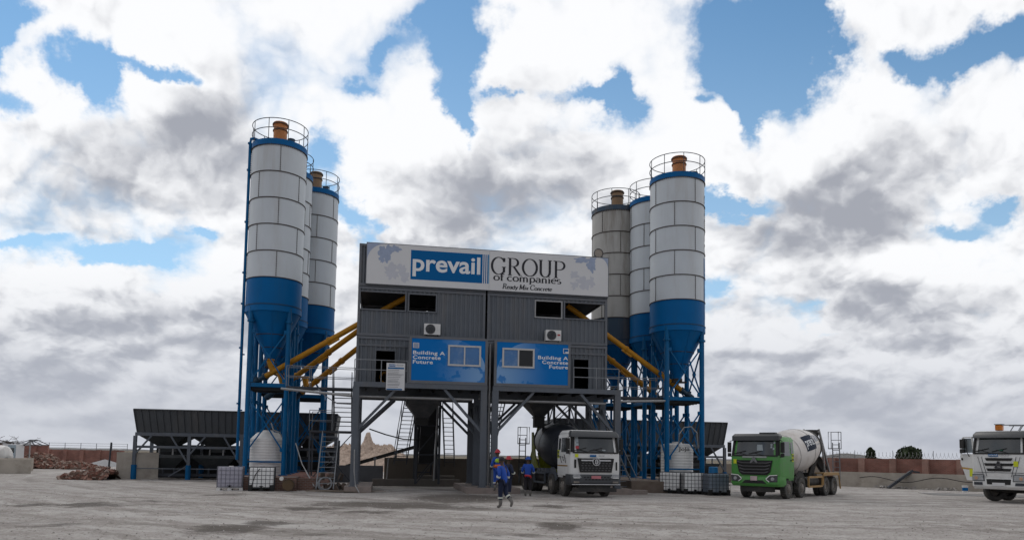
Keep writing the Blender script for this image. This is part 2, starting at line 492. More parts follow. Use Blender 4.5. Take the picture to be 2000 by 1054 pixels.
# serif letters as pen strokes: thick uprights, hairline horizontals; (advance, strokes)
SERIF = {
    'G': (1.0, [arc(.47, .5, .42, .5, 42, 318, 26), [(.80, .13), (.80, .44)], sf(.80, .44), [(.80, .74), (.80, .97)]]),
    'R': (.95, [[(.18, 0), (.18, 1)], [(.18, .98)] + arc(.40, .745, .28, .235, 90, -90) + [(.18, .51)], [(.42, .5), (.80, .02)], sf(.18, 0), sf(.10, .985, .08), sf(.84, .0, .1)]),
    'O': (1.0, [arc(.49, .5, .44, .5, 0, 360, 36)]),
    'U': (.98, [[(.18, .99), (.18, .32)] + arc(.47, .31, .29, .31, 180, 300, 12), arc(.47, .31, .29, .31, 300, 360, 6) + [(.76, .99)], sf(.18, .985), sf(.76, .985)]),
    'P': (.85, [[(.18, 0), (.18, 1)], [(.18, .98)] + arc(.40, .73, .32, .25, 90, -90) + [(.18, .48)], sf(.18, 0), sf(.10, .985, .08)]),
    'M': (1.1, [[(.16, 0), (.16, 1)], [(.16, .98), (.53, .1)], [(.53, .1), (.92, .98)], [(.92, 1), (.92, 0)], sf(.16, 0), sf(.92, 0)]),
    'C': (.95, [arc(.48, .5, .42, .5, 45, 315, 26), [(.78, .72), (.78, .95)]]),
    'o': (.62, [arc(.30, .24, .25, .24, 0, 360, 20)]),
    'f': (.40, [[(.17, 0), (.17, .6)] + arc(.31, .58, .14, .14, 180, 40, 8), [(.03, .46), (.36, .46)], sf(.17, 0, .1)]),
    'c': (.55, [arc(.29, .24, .24, .24, 50, 310, 16)]),
    'm': (.98, [[(.14, 0), (.14, .48)], [(.14, .34)] + arc(.30, .32, .17, .16, 150, 0, 8) + [(.47, 0)], [(.47, .34)] + arc(.63, .32, .17, .16, 150, 0, 8) + [(.80, 0)], sf(.14, 0, .09), sf(.47, 0, .09), sf(.80, 0, .09)]),
    'p': (.64, [[(.14, -.22), (.14, .48)], arc(.33, .24, .23, .24, 140, -140, 18), sf(.14, -.22, .1)]),
    'a': (.56, [[(.10, .40)] + arc(.26, .33, .18, .15, 140, 0, 8) + [(.44, .05), (.52, .02)], arc(.25, .13, .18, .13, 60, 330, 14)]),
    'n': (.66, [[(.14, 0), (.14, .48)], [(.14, .34)] + arc(.31, .32, .18, .16, 150, 0, 8) + [(.49, 0)], sf(.14, 0, .1), sf(.49, 0, .1)]),
    'i': (.32, [[(.15, 0), (.15, .47)], sf(.15, 0, .1), sf(.10, .46, .06), [(.15, .62), (.15, .70)]]),
    'e': (.56, [[(.06, .27), (.50, .27)], arc(.29, .24, .23, .24, 8, 312, 18)]),
    's': (.50, [arc(.24, .355, .16, .125, 40, 250, 10), arc(.24, .12, .18, .12, 90, -140, 10)]),
    'd': (.64, [[(.48, 0), (.48, .72)], arc(.29, .24, .23, .24, 40, 320, 18), sf(.50, 0, .08)]),
    'y': (.60, [[(.08, .47), (.29, .02)], [(.50, .47), (.24, -.14), (.10, -.2)], sf(.08, .47, .08), sf(.50, .47, .08)]),
    'x': (.60, [[(.08, .47), (.48, .0)], [(.48, .47), (.08, .0)]]),
    'r': (.46, [[(.14, 0), (.14, .48)], [(.14, .30), (.26, .45), (.40, .43)], sf(.14, 0, .1)]),
    't': (.38, [[(.16, .62), (.16, .08), (.24, .02), (.34, .06)], [(.03, .46), (.33, .46)]]),
    ' ': (.30, []),
}
def put_serif(mb, body, fn, x0, x1, y0, h, thick=0.13, thin=0.035, shear=0.0, lift=None):
    adv = sum(SERIF[c][0] for c in body)
    sx = (x1 - x0) / adv
    pen = 0.0
    k = 0
    for c in body:
        a, strokes = SERIF[c]
        for st in strokes:
            k += 1
            L_, R_ = [], []
            for i, p in enumerate(st):
                q0 = st[max(0, i - 1)]; q1 = st[min(len(st) - 1, i + 1)]
                tx, ty = q1[0] - q0[0], q1[1] - q0[1]
                l = math.hypot(tx, ty) or 1
                nx, ny = -ty / l, tx / l
                hw = math.sqrt((thick / 2 * nx) ** 2 + (thin / 2 * ny) ** 2)
                L_.append((p[0] + nx * hw, p[1] + ny * hw)); R_.append((p[0] - nx * hw, p[1] - ny * hw))
            vs = []
            for (x, y) in L_ + R_:
                vs.append(fn(x0 + (pen + x + shear * y) * sx, y0 + y * h, 0.0004 * (k % 7)))
            n = len(st)
            mb.add(vs, [(i, i + 1, n + i + 1, n + i) for i in range(n - 1)])
        pen += a

# ------------------------------------------------------------------ ground
STAINS = [(-7.0, 18.21, 0.95, 1.08, 1.0), (-6.48, 19.67, 0.83, 0.84, 0.8), (1.39, 20.32, 0.78, 1.2, 0.9), (-14.49, 25.28, 1.59, 1.39, 0.7), (-12.4, 32.64, 1.37, 1.55, 0.6), (-6.89, 25.07, 1.4, 1.14, 0.75), (-4.56, 27.75, 3.3, 2.53, 0.85), (-2.21, 32.81, 2.52, 3.56, 1.0), (-2.54, 26.85, 2.82, 1.57, 0.6), (-4.91, 23.91, 1.5, 1.04, 0.6), (1.64, 28.41, 0.99, 1.17, 0.7), (-11.39, 18.37, 1.03, 0.98, 0.5), (-16.15, 24.87, 1.22, 1.12, 0.6), (7.63, 28.69, 1.6, 1.2, 0.5), (0.43, 18.06, 0.76, 0.59, 0.5), (-4.5, 17.3, 0.6, 0.54, 0.5), (3.18, 32.03, 1.34, 1.12, 0.5), (-13.34, 27.59, 1.74, 1.11, 0.45), (9.43, 27.0, 1.13, 1.06, 0.35), (-0.56, 17.68, 0.87, 0.68, 0.4)]
import mathutils.noise as mn
def hgt(x, y):
    if y < 34:
        k = min(1.0, max(0.0, (34 - y) / 6.0))
        return k * (0.05 * mn.noise(Vector((x * 0.35, y * 0.35, 0))) + 0.035 * mn.noise(Vector((x * 1.1, y * 1.1, 4))) + 0.022 * mn.noise(Vector((x * 2.9, y * 2.3, 7))) + 0.016 * mn.noise(Vector((x * 6.5, y * 5.0, 9))))
    return 0.0

def build_ground():
    m = bpy.data.materials.new('dusty_yard_ground')
    m.use_nodes = True
    nt = m.node_tree
    N, L = nt.nodes.new, nt.links.new
    bs = nt.nodes['Principled BSDF']
    bs.inputs['Specular IOR Level'].default_value = 0.25
    tc = N('ShaderNodeTexCoord'); vec = tc.outputs['Object']
    def noise(scale, det, rough=0.6, sc=None):
        n = N('ShaderNodeTexNoise'); n.inputs['Scale'].default_value = scale; n.inputs['Detail'].default_value = det
        n.inputs['Roughness'].default_value = rough
        if sc:
            mp = N('ShaderNodeMapping'); mp.inputs['Scale'].default_value = sc
            L(vec, mp.inputs['Vector']); L(mp.outputs[0], n.inputs['Vector'])
        else:
            L(vec, n.inputs['Vector'])
        return n.outputs['Fac']
    def mr(v, lo, hi, a=0.0, b=1.0):
        n = N('ShaderNodeMapRange'); n.interpolation_type = 'SMOOTHSTEP'
        n.inputs[1].default_value = lo; n.inputs[2].default_value = hi; n.inputs[3].default_value = a; n.inputs[4].default_value = b
        L(v, n.inputs[0]); return n.outputs[0]
    def mx(f, a, b):
        n = N('ShaderNodeMix'); n.data_type = 'RGBA'
        L(f, n.inputs[0])
        for i, c in ((6, a), (7, b)):
            if isinstance(c, tuple): n.inputs[i].default_value = (*c, 1)
            else: L(c, n.inputs[i])
        return n.outputs[2]
    def mul(a, b):
        n = N('ShaderNodeMath'); n.operation = 'MULTIPLY'; L(a, n.inputs[0])
        if isinstance(b, float): n.inputs[1].default_value = b
        else: L(b, n.inputs[1])
        return n.outputs[0]
    def mxm(a, b):
        n = N('ShaderNodeMath'); n.operation = 'MAXIMUM'; L(a, n.inputs[0]); L(b, n.inputs[1]); return n.outputs[0]
    big = noise(0.16, 6, 0.62)
    mid = noise(0.9, 7, 0.68)
    fine = noise(9.0, 5, 0.7)
    grit = noise(34.0, 3, 0.7)
    c = mx(mr(big, 0.35, 0.65), (0.295, 0.268, 0.25), (0.385, 0.355, 0.335))
    c = mx(mr(mid, 0.40, 0.70), c, (0.49, 0.465, 0.44))
    c = mx(mul(mr(fine, 0.48, 0.66), 0.7), c, (0.17, 0.147, 0.128))
    c = mx(mul(mr(grit, 0.52, 0.7), 0.65), c, (0.50, 0.465, 0.435))
    # damp and oily stains: fixed places in the yard, ragged outlines
    wn = N('ShaderNodeTexNoise'); wn.inputs['Scale'].default_value = 0.55; wn.inputs['Detail'].default_value = 6
    wn.inputs['Roughness'].default_value = 0.7
    L(vec, wn.inputs['Vector'])
    sb = N('ShaderNodeVectorMath'); sb.operation = 'SUBTRACT'; L(wn.outputs['Color'], sb.inputs[0]); sb.inputs[1].default_value = (0.5, 0.5, 0.5)
    wp = N('ShaderNodeVectorMath'); wp.operation = 'MULTIPLY_ADD'; L(sb.outputs[0], wp.inputs[0]); wp.inputs[1].default_value = (1.5, 2.0, 0); L(vec, wp.inputs[2])
    acc = None
    for (x, y, rx, ry, wt) in STAINS:
        d = N('ShaderNodeVectorMath'); d.operation = 'MULTIPLY_ADD'
        L(wp.outputs[0], d.inputs[0]); d.inputs[1].default_value = (1 / rx, 1 / ry, 0); d.inputs[2].default_value = (-x / rx, -y / ry, 0)
        dt = N('ShaderNodeVectorMath'); dt.operation = 'DOT_PRODUCT'; L(d.outputs[0], dt.inputs[0]); L(d.outputs[0], dt.inputs[1])
        g = N('ShaderNodeMath'); g.operation = 'POWER'; g.inputs[0].default_value = 0.35; L(dt.outputs['Value'], g.inputs[1])
        g2 = mul(g.outputs[0], wt)
        acc = g2 if acc is None else mxm(acc, g2)
    # wheel tracks: arcs swept round a far turning centre
    sx = N('ShaderNodeVectorMath'); sx.operation = 'ADD'; L(wp.outputs[0], sx.inputs[0]); sx.inputs[1].default_value = (-14.0, -74.0, 0)
    sxy = N('ShaderNodeSeparateXYZ'); L(sx.outputs[0], sxy.inputs[0])
    ln = N('ShaderNodeVectorMath'); ln.operation = 'LENGTH'; L(sx.outputs[0], ln.inputs[0])
    an = N('ShaderNodeMath'); an.operation = 'ARCTAN2'; L(sxy.outputs[0], an.inputs[0]); L(sxy.outputs[1], an.inputs[1])
    cb = N('ShaderNodeCombineXYZ'); L(ln.outputs['Value'], cb.inputs[0]); L(an.outputs[0], cb.inputs[1])
    tn = N('ShaderNodeTexNoise'); tn.noise_dimensions = '2D'; tn.inputs['Scale'].default_value = 1.5; tn.inputs['Detail'].default_value = 5; tn.inputs['Roughness'].default_value = 0.6
    mpt = N('ShaderNodeMapping'); mpt.inputs['Scale'].default_value = (0.8, 1.3, 1); L(cb.outputs[0], mpt.inputs['Vector']); L(mpt.outputs[0], tn.inputs['Vector'])
    tracks = tn.outputs['Fac']
    c = mx(mul(mr(tracks, 0.54, 0.66), 0.5), c, (0.20, 0.178, 0.158))
    c = mx(mul(mr(tracks, 0.46, 0.36), 0.45), c, (0.55, 0.53, 0.51))
    streaks = mul(mr(noise(0.35, 6, 0.66, (0.35, 1.5, 1)), 0.55, 0.70), 0.55)
    rg = N('ShaderNodeMath'); rg.operation = 'MULTIPLY_ADD'; L(noise(2.2, 7, 0.75, (0.6, 1.4, 1)), rg.inputs[0]); rg.inputs[1].default_value = 1.5; rg.inputs[2].default_value = -0.75
    ra = N('ShaderNodeMath'); ra.operation = 'MULTIPLY_ADD'; L(acc, ra.inputs[0]); ra.inputs[1].default_value = 1.0; L(mul(rg.outputs[0], mr(acc, 0.02, 0.3)), ra.inputs[2])
    st = mxm(mr(ra.outputs[0], 0.22, 0.62), streaks)
    c = mx(mul(st, 0.85), c, (0.075, 0.062, 0.052))
    L(c, bs.inputs['Base Color'])
    L(mr(st, 0.0, 1.0, 0.95, 0.78), bs.inputs['Roughness'])
    # beyond the yard the ground turns to dry grassland
    ol = N('ShaderNodeVectorMath'); ol.operation = 'LENGTH'; L(vec, ol.inputs[0])
    c2 = mx(mr(ol.outputs['Value'], 95, 150), c, (0.15, 0.125, 0.09))
    L(c2, bs.inputs['Base Color'])
    h = N('ShaderNodeMath'); h.operation = 'MULTIPLY_ADD'; L(fine, h.inputs[0]); h.inputs[1].default_value = 0.5; L(mid, h.inputs[2])
    ht = N('ShaderNodeMath'); ht.operation = 'MULTIPLY_ADD'; L(tracks, ht.inputs[0]); ht.inputs[1].default_value = 0.8; L(h.outputs[0], ht.inputs[2]); h = ht
    h2 = N('ShaderNodeMath'); h2.operation = 'MULTIPLY_ADD'; L(grit, h2.inputs[0]); h2.inputs[1].default_value = 0.2; L(h.outputs[0], h2.inputs[2])
    bp = N('ShaderNodeBump'); bp.inputs['Strength'].default_value = 0.9; bp.inputs['Distance'].default_value = 0.16
    L(h2.outputs[0], bp.inputs['Height']); L(bp.outputs[0], bs.inputs['Normal'])
    # one sheet to the horizon, gently uneven close to the camera
    mb = MB()
    xs = [-3000, -600, -150, -60, -40] + [-26 + i * 0.2 for i in range(261)] + [40, 60, 150, 600, 3000]
    ys = [-400, -60, 4] + [10 + i * 0.14 for i in range(173)] + [36, 40, 60, 120, 400, 1200, 4000]
    vs = [(x, y, hgt(x, y) if abs(x) <= 26.1 and y > 9 else 0.0) for y in ys for x in xs]
    nx = len(xs)
    fs = [(j * nx + i, j * nx + i + 1, (j + 1) * nx + i + 1, (j + 1) * nx + i) for j in range(len(ys) - 1) for i in range(nx - 1)]
    mb.add(vs, fs)
    o = link_mesh('ground', mb, m, smooth=60)
    o['kind'] = 'structure'
    # loose stones
    rnd = random.Random(5)
    gm = MB()
    for k in range(9500):
        y = 10.5 + 24 * rnd.random() ** 1.6
        x = (rnd.random() - 0.5) * 1.45 * y
        r = rnd.choice((0.008, 0.010, 0.012, 0.014, 0.018, 0.026)) * (0.7 + 0.6 * rnd.random())
        gm.cur = rnd.choice((0, 0, 1, 1, 2))
        z = hgt(x, y)
        vs = []
        for (a, b, cc) in ((1, 0, 0), (-1, 0, 0), (0, 1, 0), (0, -1, 0), (0, 0, 1), (0, 0, -.4)):
            f = 0.7 + 0.6 * rnd.random()
            vs.append((x + a * r * f, y + b * r * f, z + 0.2 * r + cc * r * f * 0.55))
        gm.add(vs, [(0, 2, 4), (2, 1, 4), (1, 3, 4), (3, 0, 4), (2, 0, 5), (1, 2, 5), (3, 1, 5), (0, 3, 5)])
    g = link_mesh('loose_gravel', gm, [pm('pebble_grey', (0.27, 0.25, 0.235), 0.95, var=0.4, scale=3), pm('pebble_dark', (0.12, 0.105, 0.095), 0.95, var=0.4, scale=3), pm('pebble_pale', (0.46, 0.44, 0.42), 0.95, var=0.3, scale=3)], smooth=0)
    mark(g, 'loose grey pebbles scattered over the dusty yard', 'gravel', kind='stuff')

build_ground()

# ------------------------------------------------------------------ mixing plant: platforms, containers, cabins, sign
def corr(mb, u0, u1, z0, z1, v, period=0.25, depth=0.038, inward=1):
    """corrugated sheet facing -v"""
    prof = []
    k0 = int(math.floor(u0 / period)) - 1
    k1 = int(math.ceil(u1 / period)) + 1
    for k in range(k0, k1 + 1):
        b = k * period
        for du, dv in ((0.0, 0), (0.09, 0), (0.125, depth), (0.215, depth)):
            prof.append((b + du, v + dv * inward))
    # clip
    pts = []
    def at(u):
        for (a, va), (b, vb) in zip(prof, prof[1:]):
            if a <= u <= b:
                return va + (vb - va) * ((u - a) / (b - a) if b > a else 0)
        return v
    pts.append((u0, at(u0)))
    pts += [(a, b) for a, b in prof if u0 < a < u1]
    pts.append((u1, at(u1)))
    vs = [(a, b, z0) for a, b in pts] + [(a, b, z1) for a, b in pts]
    n = len(pts)
    mb.add(vs, [(i, i + 1, n + i + 1, n + i) for i in range(n - 1)])

def wall_with_holes(mb, u0, u1, z0, z1, v, holes):
    us = sorted({u0, u1} | {h[0] for h in holes} | {h[2] for h in holes})
    for a, b in zip(us, us[1:]):
        zs = [z0]
        for h in sorted(holes, key=lambda h: h[1]):
            if h[0] <= a + 1e-6 and h[2] >= b - 1e-6:
                zs += [h[1], h[3]]
        zs.append(z1)
        for k in range(0, len(zs), 2):
            if zs[k + 1] - zs[k] > 1e-3:
                corr(mb, a, b, zs[k], zs[k + 1], v)

VF, VB = 2.4, 7.3          # front and back planes of the containers

def container(name, label, u0, u1, z0, z1, holes=(), rails=(), back_gaps=(), doors=()):
    t = FT(name, label, 'container', ((u0 + u1) / 2, VF, z0), 'steel containers stacked on the platform')
    pw = 0.13
    wl = MB(); wall_with_holes(wl, u0 + pw, u1 - pw, z0 + 0.14, z1 - 0.14, VF + 0.04, list(holes) + list(doors))
    t.part('front_wall', wl, M_CONT, smooth=0)
    fr = MB()
    for u in (u0, u1 - pw):
        fr.box((u, VF, z0), (u + pw, VF + 0.15, z1))
        fr.box((u, VB - 0.15, z0), (u + pw, VB, z1))
    for z in (z0, z1 - 0.14):
        fr.box((u0 + pw, VF + 0.004, z), (u1 - pw, VF + 0.13, z + 0.14))
        fr.box((u0 + pw, VB - 0.13, z), (u1 - pw, VB - 0.004, z + 0.14))
    for u in (u0 + 0.01, u1 - 0.09):
        for z in (z0 + 0.01, z1 - 0.11):
            fr.box((u, VF + 0.15, z), (u + 0.08, VB - 0.15, z + 0.1))
    for z in rails:
        fr.box((u0 + pw, VF + 0.008, z), (u1 - pw, VF + 0.10, z + 0.10))
    for u in (u0, u1):
        for z in (z0, z1):
            s = 1 if u == u0 else -1
            fr.box((min(u - 0.004 * s, u + 0.18 * s), VF - 0.006, z - 0.0 if z == z0 else z - 0.13), (max(u - 0.004 * s, u + 0.18 * s), VF + 0.18, z + 0.13 if z == z0 else z - 0.0))
    t.part('frame', fr, M_CONTF, smooth=0)
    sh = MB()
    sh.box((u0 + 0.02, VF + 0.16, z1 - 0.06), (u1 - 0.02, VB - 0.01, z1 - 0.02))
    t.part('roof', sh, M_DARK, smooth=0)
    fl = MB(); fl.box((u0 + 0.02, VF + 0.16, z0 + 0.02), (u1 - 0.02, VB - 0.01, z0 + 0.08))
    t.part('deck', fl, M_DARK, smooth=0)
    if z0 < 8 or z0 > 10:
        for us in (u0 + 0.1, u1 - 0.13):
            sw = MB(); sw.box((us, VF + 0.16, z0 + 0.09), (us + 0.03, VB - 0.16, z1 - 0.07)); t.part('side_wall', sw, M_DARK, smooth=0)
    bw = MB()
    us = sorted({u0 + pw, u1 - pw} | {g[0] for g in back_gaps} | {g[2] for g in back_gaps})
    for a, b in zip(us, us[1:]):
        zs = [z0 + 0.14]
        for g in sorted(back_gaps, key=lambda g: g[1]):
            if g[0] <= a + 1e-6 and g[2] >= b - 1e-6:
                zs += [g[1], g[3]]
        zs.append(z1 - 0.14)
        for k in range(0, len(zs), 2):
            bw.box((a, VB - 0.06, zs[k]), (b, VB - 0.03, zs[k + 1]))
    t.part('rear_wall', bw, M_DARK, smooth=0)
    for h in holes:
        w = MB(); fw = 0.07
        a, b, c, d = h
        w.box((a - fw, VF - 0.01, b - fw), (a, VF + 0.11, d + fw)); w.box((c, VF - 0.01, b - fw), (c + fw, VF + 0.11, d + fw))
        w.box((a, VF - 0.007, b - fw), (c, VF + 0.107, b)); w.box((a, VF - 0.007, d), (c, VF + 0.107, d + fw))
        t.part('window_frame', w, M_GALV if a > 9 and a < 10 else M_CONTF, smooth=0)
    for h in doors:
        w = MB(); fw = 0.06
        a, b, c, d = h
        w.box((a - fw, VF - 0.012, b), (a, VF + 0.11, d + fw)); w.box((c, VF - 0.012, b), (c + fw, VF + 0.11, d + fw)); w.box((a, VF - 0.009, d), (c, VF + 0.107, d + fw))
        t.part('door_frame', w, M_CONTF, smooth=0)
    return t

UL0, UL1, UR0, UR1 = -0.46, 6.36, 6.48, 13.28
c1 = container('container_module', 'grey container with a dark doorway left of the left blue cabin', UL0, UL1, 5.47, 8.10, rails=(7.58,), doors=((0.58, 5.66, 1.56, 7.35),))
c2 = container('container_module', 'grey container with a dark doorway right of the right blue cabin', UR0, UR1, 5.47, 8.10, rails=(7.58,), doors=((11.37, 5.66, 12.21, 7.31),))
c3 = container('container_module', 'grey container with two dark window openings on its left end', UL0, UL1, 8.13, 10.76,
               holes=((-0.32, 9.57, 2.02, 10.47), (2.24, 9.58, 3.66, 10.46)),
               back_gaps=((-0.1, 9.85, 0.35, 9.93), (1.25, 9.85, 1.75, 10.15), (2.62, 9.95, 2.75, 10.2), (3.42, 10.25, 3.52, 10.55)))
c4 = container('container_module', 'grey container with two dark window openings on its right end', UR0, UR1, 8.13, 10.76,
               holes=((9.17, 9.60, 10.61, 10.46), (10.83, 9.60, 13.13, 10.46)),
               back_gaps=((11.5, 9.83, 11.65, 9.93), (12.0, 9.83, 12.2, 9.9), (12.55, 9.85, 13.1, 10.3)))
c5 = container('container_module', 'topmost left grey container behind the blue logo half of the sign', UL0, UL1, 10.79, 13.06)
c6 = container('container_module', 'topmost right grey container behind the lettered white half of the sign', UR0, UR1, 10.79, 13.06)
# yellow machine inside the left doorway
hb = MB()
hb.ring((0, 0, 0), 0.30, 0.07, 20, 6)
Mh = Matrix.Translation((1.12, 4.2, 6.1)) @ Matrix.Rotation(math.pi / 2, 4, 'X')
hb.v = [tuple(Mh @ Vector(v)) for v in hb.v]
hb.box((0.95, 4.3, 5.56), (1.3, 4.6, 5.83))
solo('machine_guard', hb, M_YELL, 'round yellow machine guard inside the dark left doorway', 'machine guard')

# ---- platforms
def hcol(mb, u, v, z0, z1, w=0.32, d=0.30, t=0.04):
    mb.box((u - w / 2, v - d / 2, z0), (u + w / 2, v - d / 2 + t, z1))
    mb.box((u - w / 2, v + d / 2 - t, z0), (u + w / 2, v + d / 2, z1))
    mb.box((u - 0.02, v - d / 2 + t, z0), (u + 0.02, v + d / 2 - t, z1))

def platform(label, u0, u1, cols, flip):
    t = FT('support_platform', label, 'platform', ((u0 + u1) / 2, 0, 0.0), 'steel platforms under the plant')
    dk = MB()
    dk.box((u0, 0, 5.2), (u1, 0.1, 5.45)); dk.box((u0, 7.1, 5.2), (u1, 7.2, 5.45))
    dk.box((u0, 0.1, 5.205), (u0 + 0.1, 7.1, 5.445)); dk.box((u1 - 0.1, 0.1, 5.205), (u1, 7.1, 5.445))
    for v in (2.75, 5.45):
        dk.box((u0 + 0.1, v, 4.95), (u1 - 0.1, v + 0.2, 5.44))
    t.part('deck_frame', dk, M_STEEL, smooth=0)
    pl = MB(); pl.box((u0 + 0.1, 0.1, 5.40), (u1 - 0.1, 2.36, 5.435)); pl.box((u0 + 0.1, 2.96, 5.38), (u1 - 0.1, 5.44, 5.43))
    for k in range(9):
        uu = u0 + 0.5 + k * (u1 - u0 - 1) / 8
        pl.box((uu, 0.12, 5.24), (uu + 0.08, 2.7, 5.395))
    t.part('deck_plate', pl, M_DARK, smooth=0)
    for u in cols:
        for v in (0.16, 2.85, 5.55):
            c = MB(); hcol(c, u, v, 0.34, 5.2 if v < 1 else 4.95)
            c.box((u - 0.22, v - 0.2, 0.30), (u + 0.22, v + 0.2, 0.34))
            t.part('column', c, M_STEEL, smooth=0)
    for v in (0.16, 2.85, 5.55):
        zt = 5.19 if v < 1 else 4.95
        for k, u in enumerate(cols):
            s = 1 if k == 0 else -1
            b = MB(); b.bar((u + 0.12 * s, v, 3.12), (u + 2.0 * s, v, zt), 0.13, 0.17, up=(0, 1, 0))
            b.box((u + 0.05 * s - 0.1, v - 0.03, 2.9), (u + 0.05 * s + 0.1, v + 0.03, 3.3))
            t.part('brace', b, M_STEEL, smooth=0)
    for u in cols:
        b = MB(); b.bar((u, 0.16, 2.2), (u, 2.85, 4.7), 0.09); b.bar((u, 2.85, 2.2), (u, 5.55, 4.7), 0.09)
        t.part('side_brace', b, M_STEEL, smooth=0)
    pi = MB(); pi.tube((u0 + 0.25, 0.42, 4.74), (u1 - 0.7, 0.42, 4.74), 0.07, n=10)
    t.part('water_pipe', pi, M_GALV)
    return t
platform('dark grey steel platform under the left half, open bay below it', -0.46, 6.22, (-0.32, 6.05), False)
platform('dark grey steel platform under the right half, above the mixer truck', 6.50, 13.30, (6.64, 13.14), True)

# pole in the slot between the two halves and conduits
pb = MB(); pb.tube((6.36, 0.25, 0.4), (6.36, 0.25, 7.6), 0.055)
solo('drain_pipe', pb, M_GALV, 'thin light grey pipe in the slot between the two blue cabins', 'pipe')

# ---- footings
for (u0, u1, v0, v1, z1, lb) in ((-0.74, 0.56, -0.12, 6.2, 0.30, 'pinkish concrete footing under the left row of columns'),
                                 (5.20, 7.95, -0.25, 6.2, 0.30, 'broad concrete footing under the middle columns'),
                                 (12.55, 13.9, -0.12, 6.2, 0.30, 'concrete footing under the right row of columns')):
    b = MB(); b.box((u0, v0, -0.1), (u1, v1, z1))
    solo('concrete_footing', b, pm('footing_concrete', (0.24, 0.20, 0.18), 0.92, var=0.22, scale=1.1, dirt=((0.12, 0.1, 0.09), 0.6, 1.4), bump=0.4), lb, 'footing', 'concrete footings', smooth=0)

# ---- blue control cabins
def cabin_mat(name, cu, cz, sgn):
    """printed sheet: deep blue with a pale globe and its land shapes; centre in the sheet's own coordinates"""
    m = pm(name, (0.0, 0.10, 0.31), 0.45, var=0.03, scale=0.5, spec=0.12)
    nt = m.node_tree
    N, L = nt.nodes.new, nt.links.new
    bs = nt.nodes['Principled BSDF']
    tc = N('ShaderNodeTexCoord')
    sp = N('ShaderNodeSeparateXYZ'); L(tc.outputs['Object'], sp.inputs[0])
    def M(op, a, b, c=None):
        n = N('ShaderNodeMath'); n.operation = op
        for i, x in enumerate((a, b, c)):
            if x is None: continue
            if isinstance(x, (int, float)): n.inputs[i].default_value = x
            else: L(x, n.inputs[i])
        return n.outputs[0]
    du = M('MULTIPLY', M('SUBTRACT', sp.outputs[0], cu), sgn)
    dz = M('SUBTRACT', sp.outputs[2], cz)
    rr = M('SQRT', M('ADD', M('MULTIPLY', du, du), M('MULTIPLY', dz, dz)), 0)
    inside = M('LESS_THAN', rr, 1.8)
    fade = N('ShaderNodeMapRange'); fade.interpolation_type = 'SMOOTHSTEP'
    fade.inputs[1].default_value = -1.2; fade.inputs[2].default_value = 1.9; L(du, fade.inputs[0])
    glob = M('MULTIPLY', inside, fade.outputs[0])
    n = N('ShaderNodeTexNoise'); n.inputs['Scale'].default_value = 1.35; n.inputs['Detail'].default_value = 5; n.inputs['Roughness'].default_value = 0.55
    mp = N('ShaderNodeMapping'); mp.inputs['Location'].default_value = (3.1 * sgn, 1.7, 0.45); mp.inputs['Scale'].default_value = (sgn, 1, 1)
    L(tc.outputs['Object'], mp.inputs['Vector']); L(mp.outputs[0], n.inputs['Vector'])
    land = N('ShaderNodeMapRange'); land.inputs[1].default_value = 0.53; land.inputs[2].default_value = 0.56; L(n.outputs['Fac'], land.inputs[0])
    k = M('MULTIPLY', glob, M('SUBTRACT', 1.0, M('MULTIPLY', land.outputs[0], 0.75)))
    mx = N('ShaderNodeMix'); mx.data_type = 'RGBA'
    L(k, mx.inputs[0]); mx.inputs[6].default_value = (0.0, 0.14, 0.44, 1); mx.inputs[7].default_value = (0.20, 0.36, 0.60, 1)
    L(mx.outputs[2], bs.inputs['Base Color'])
    return m

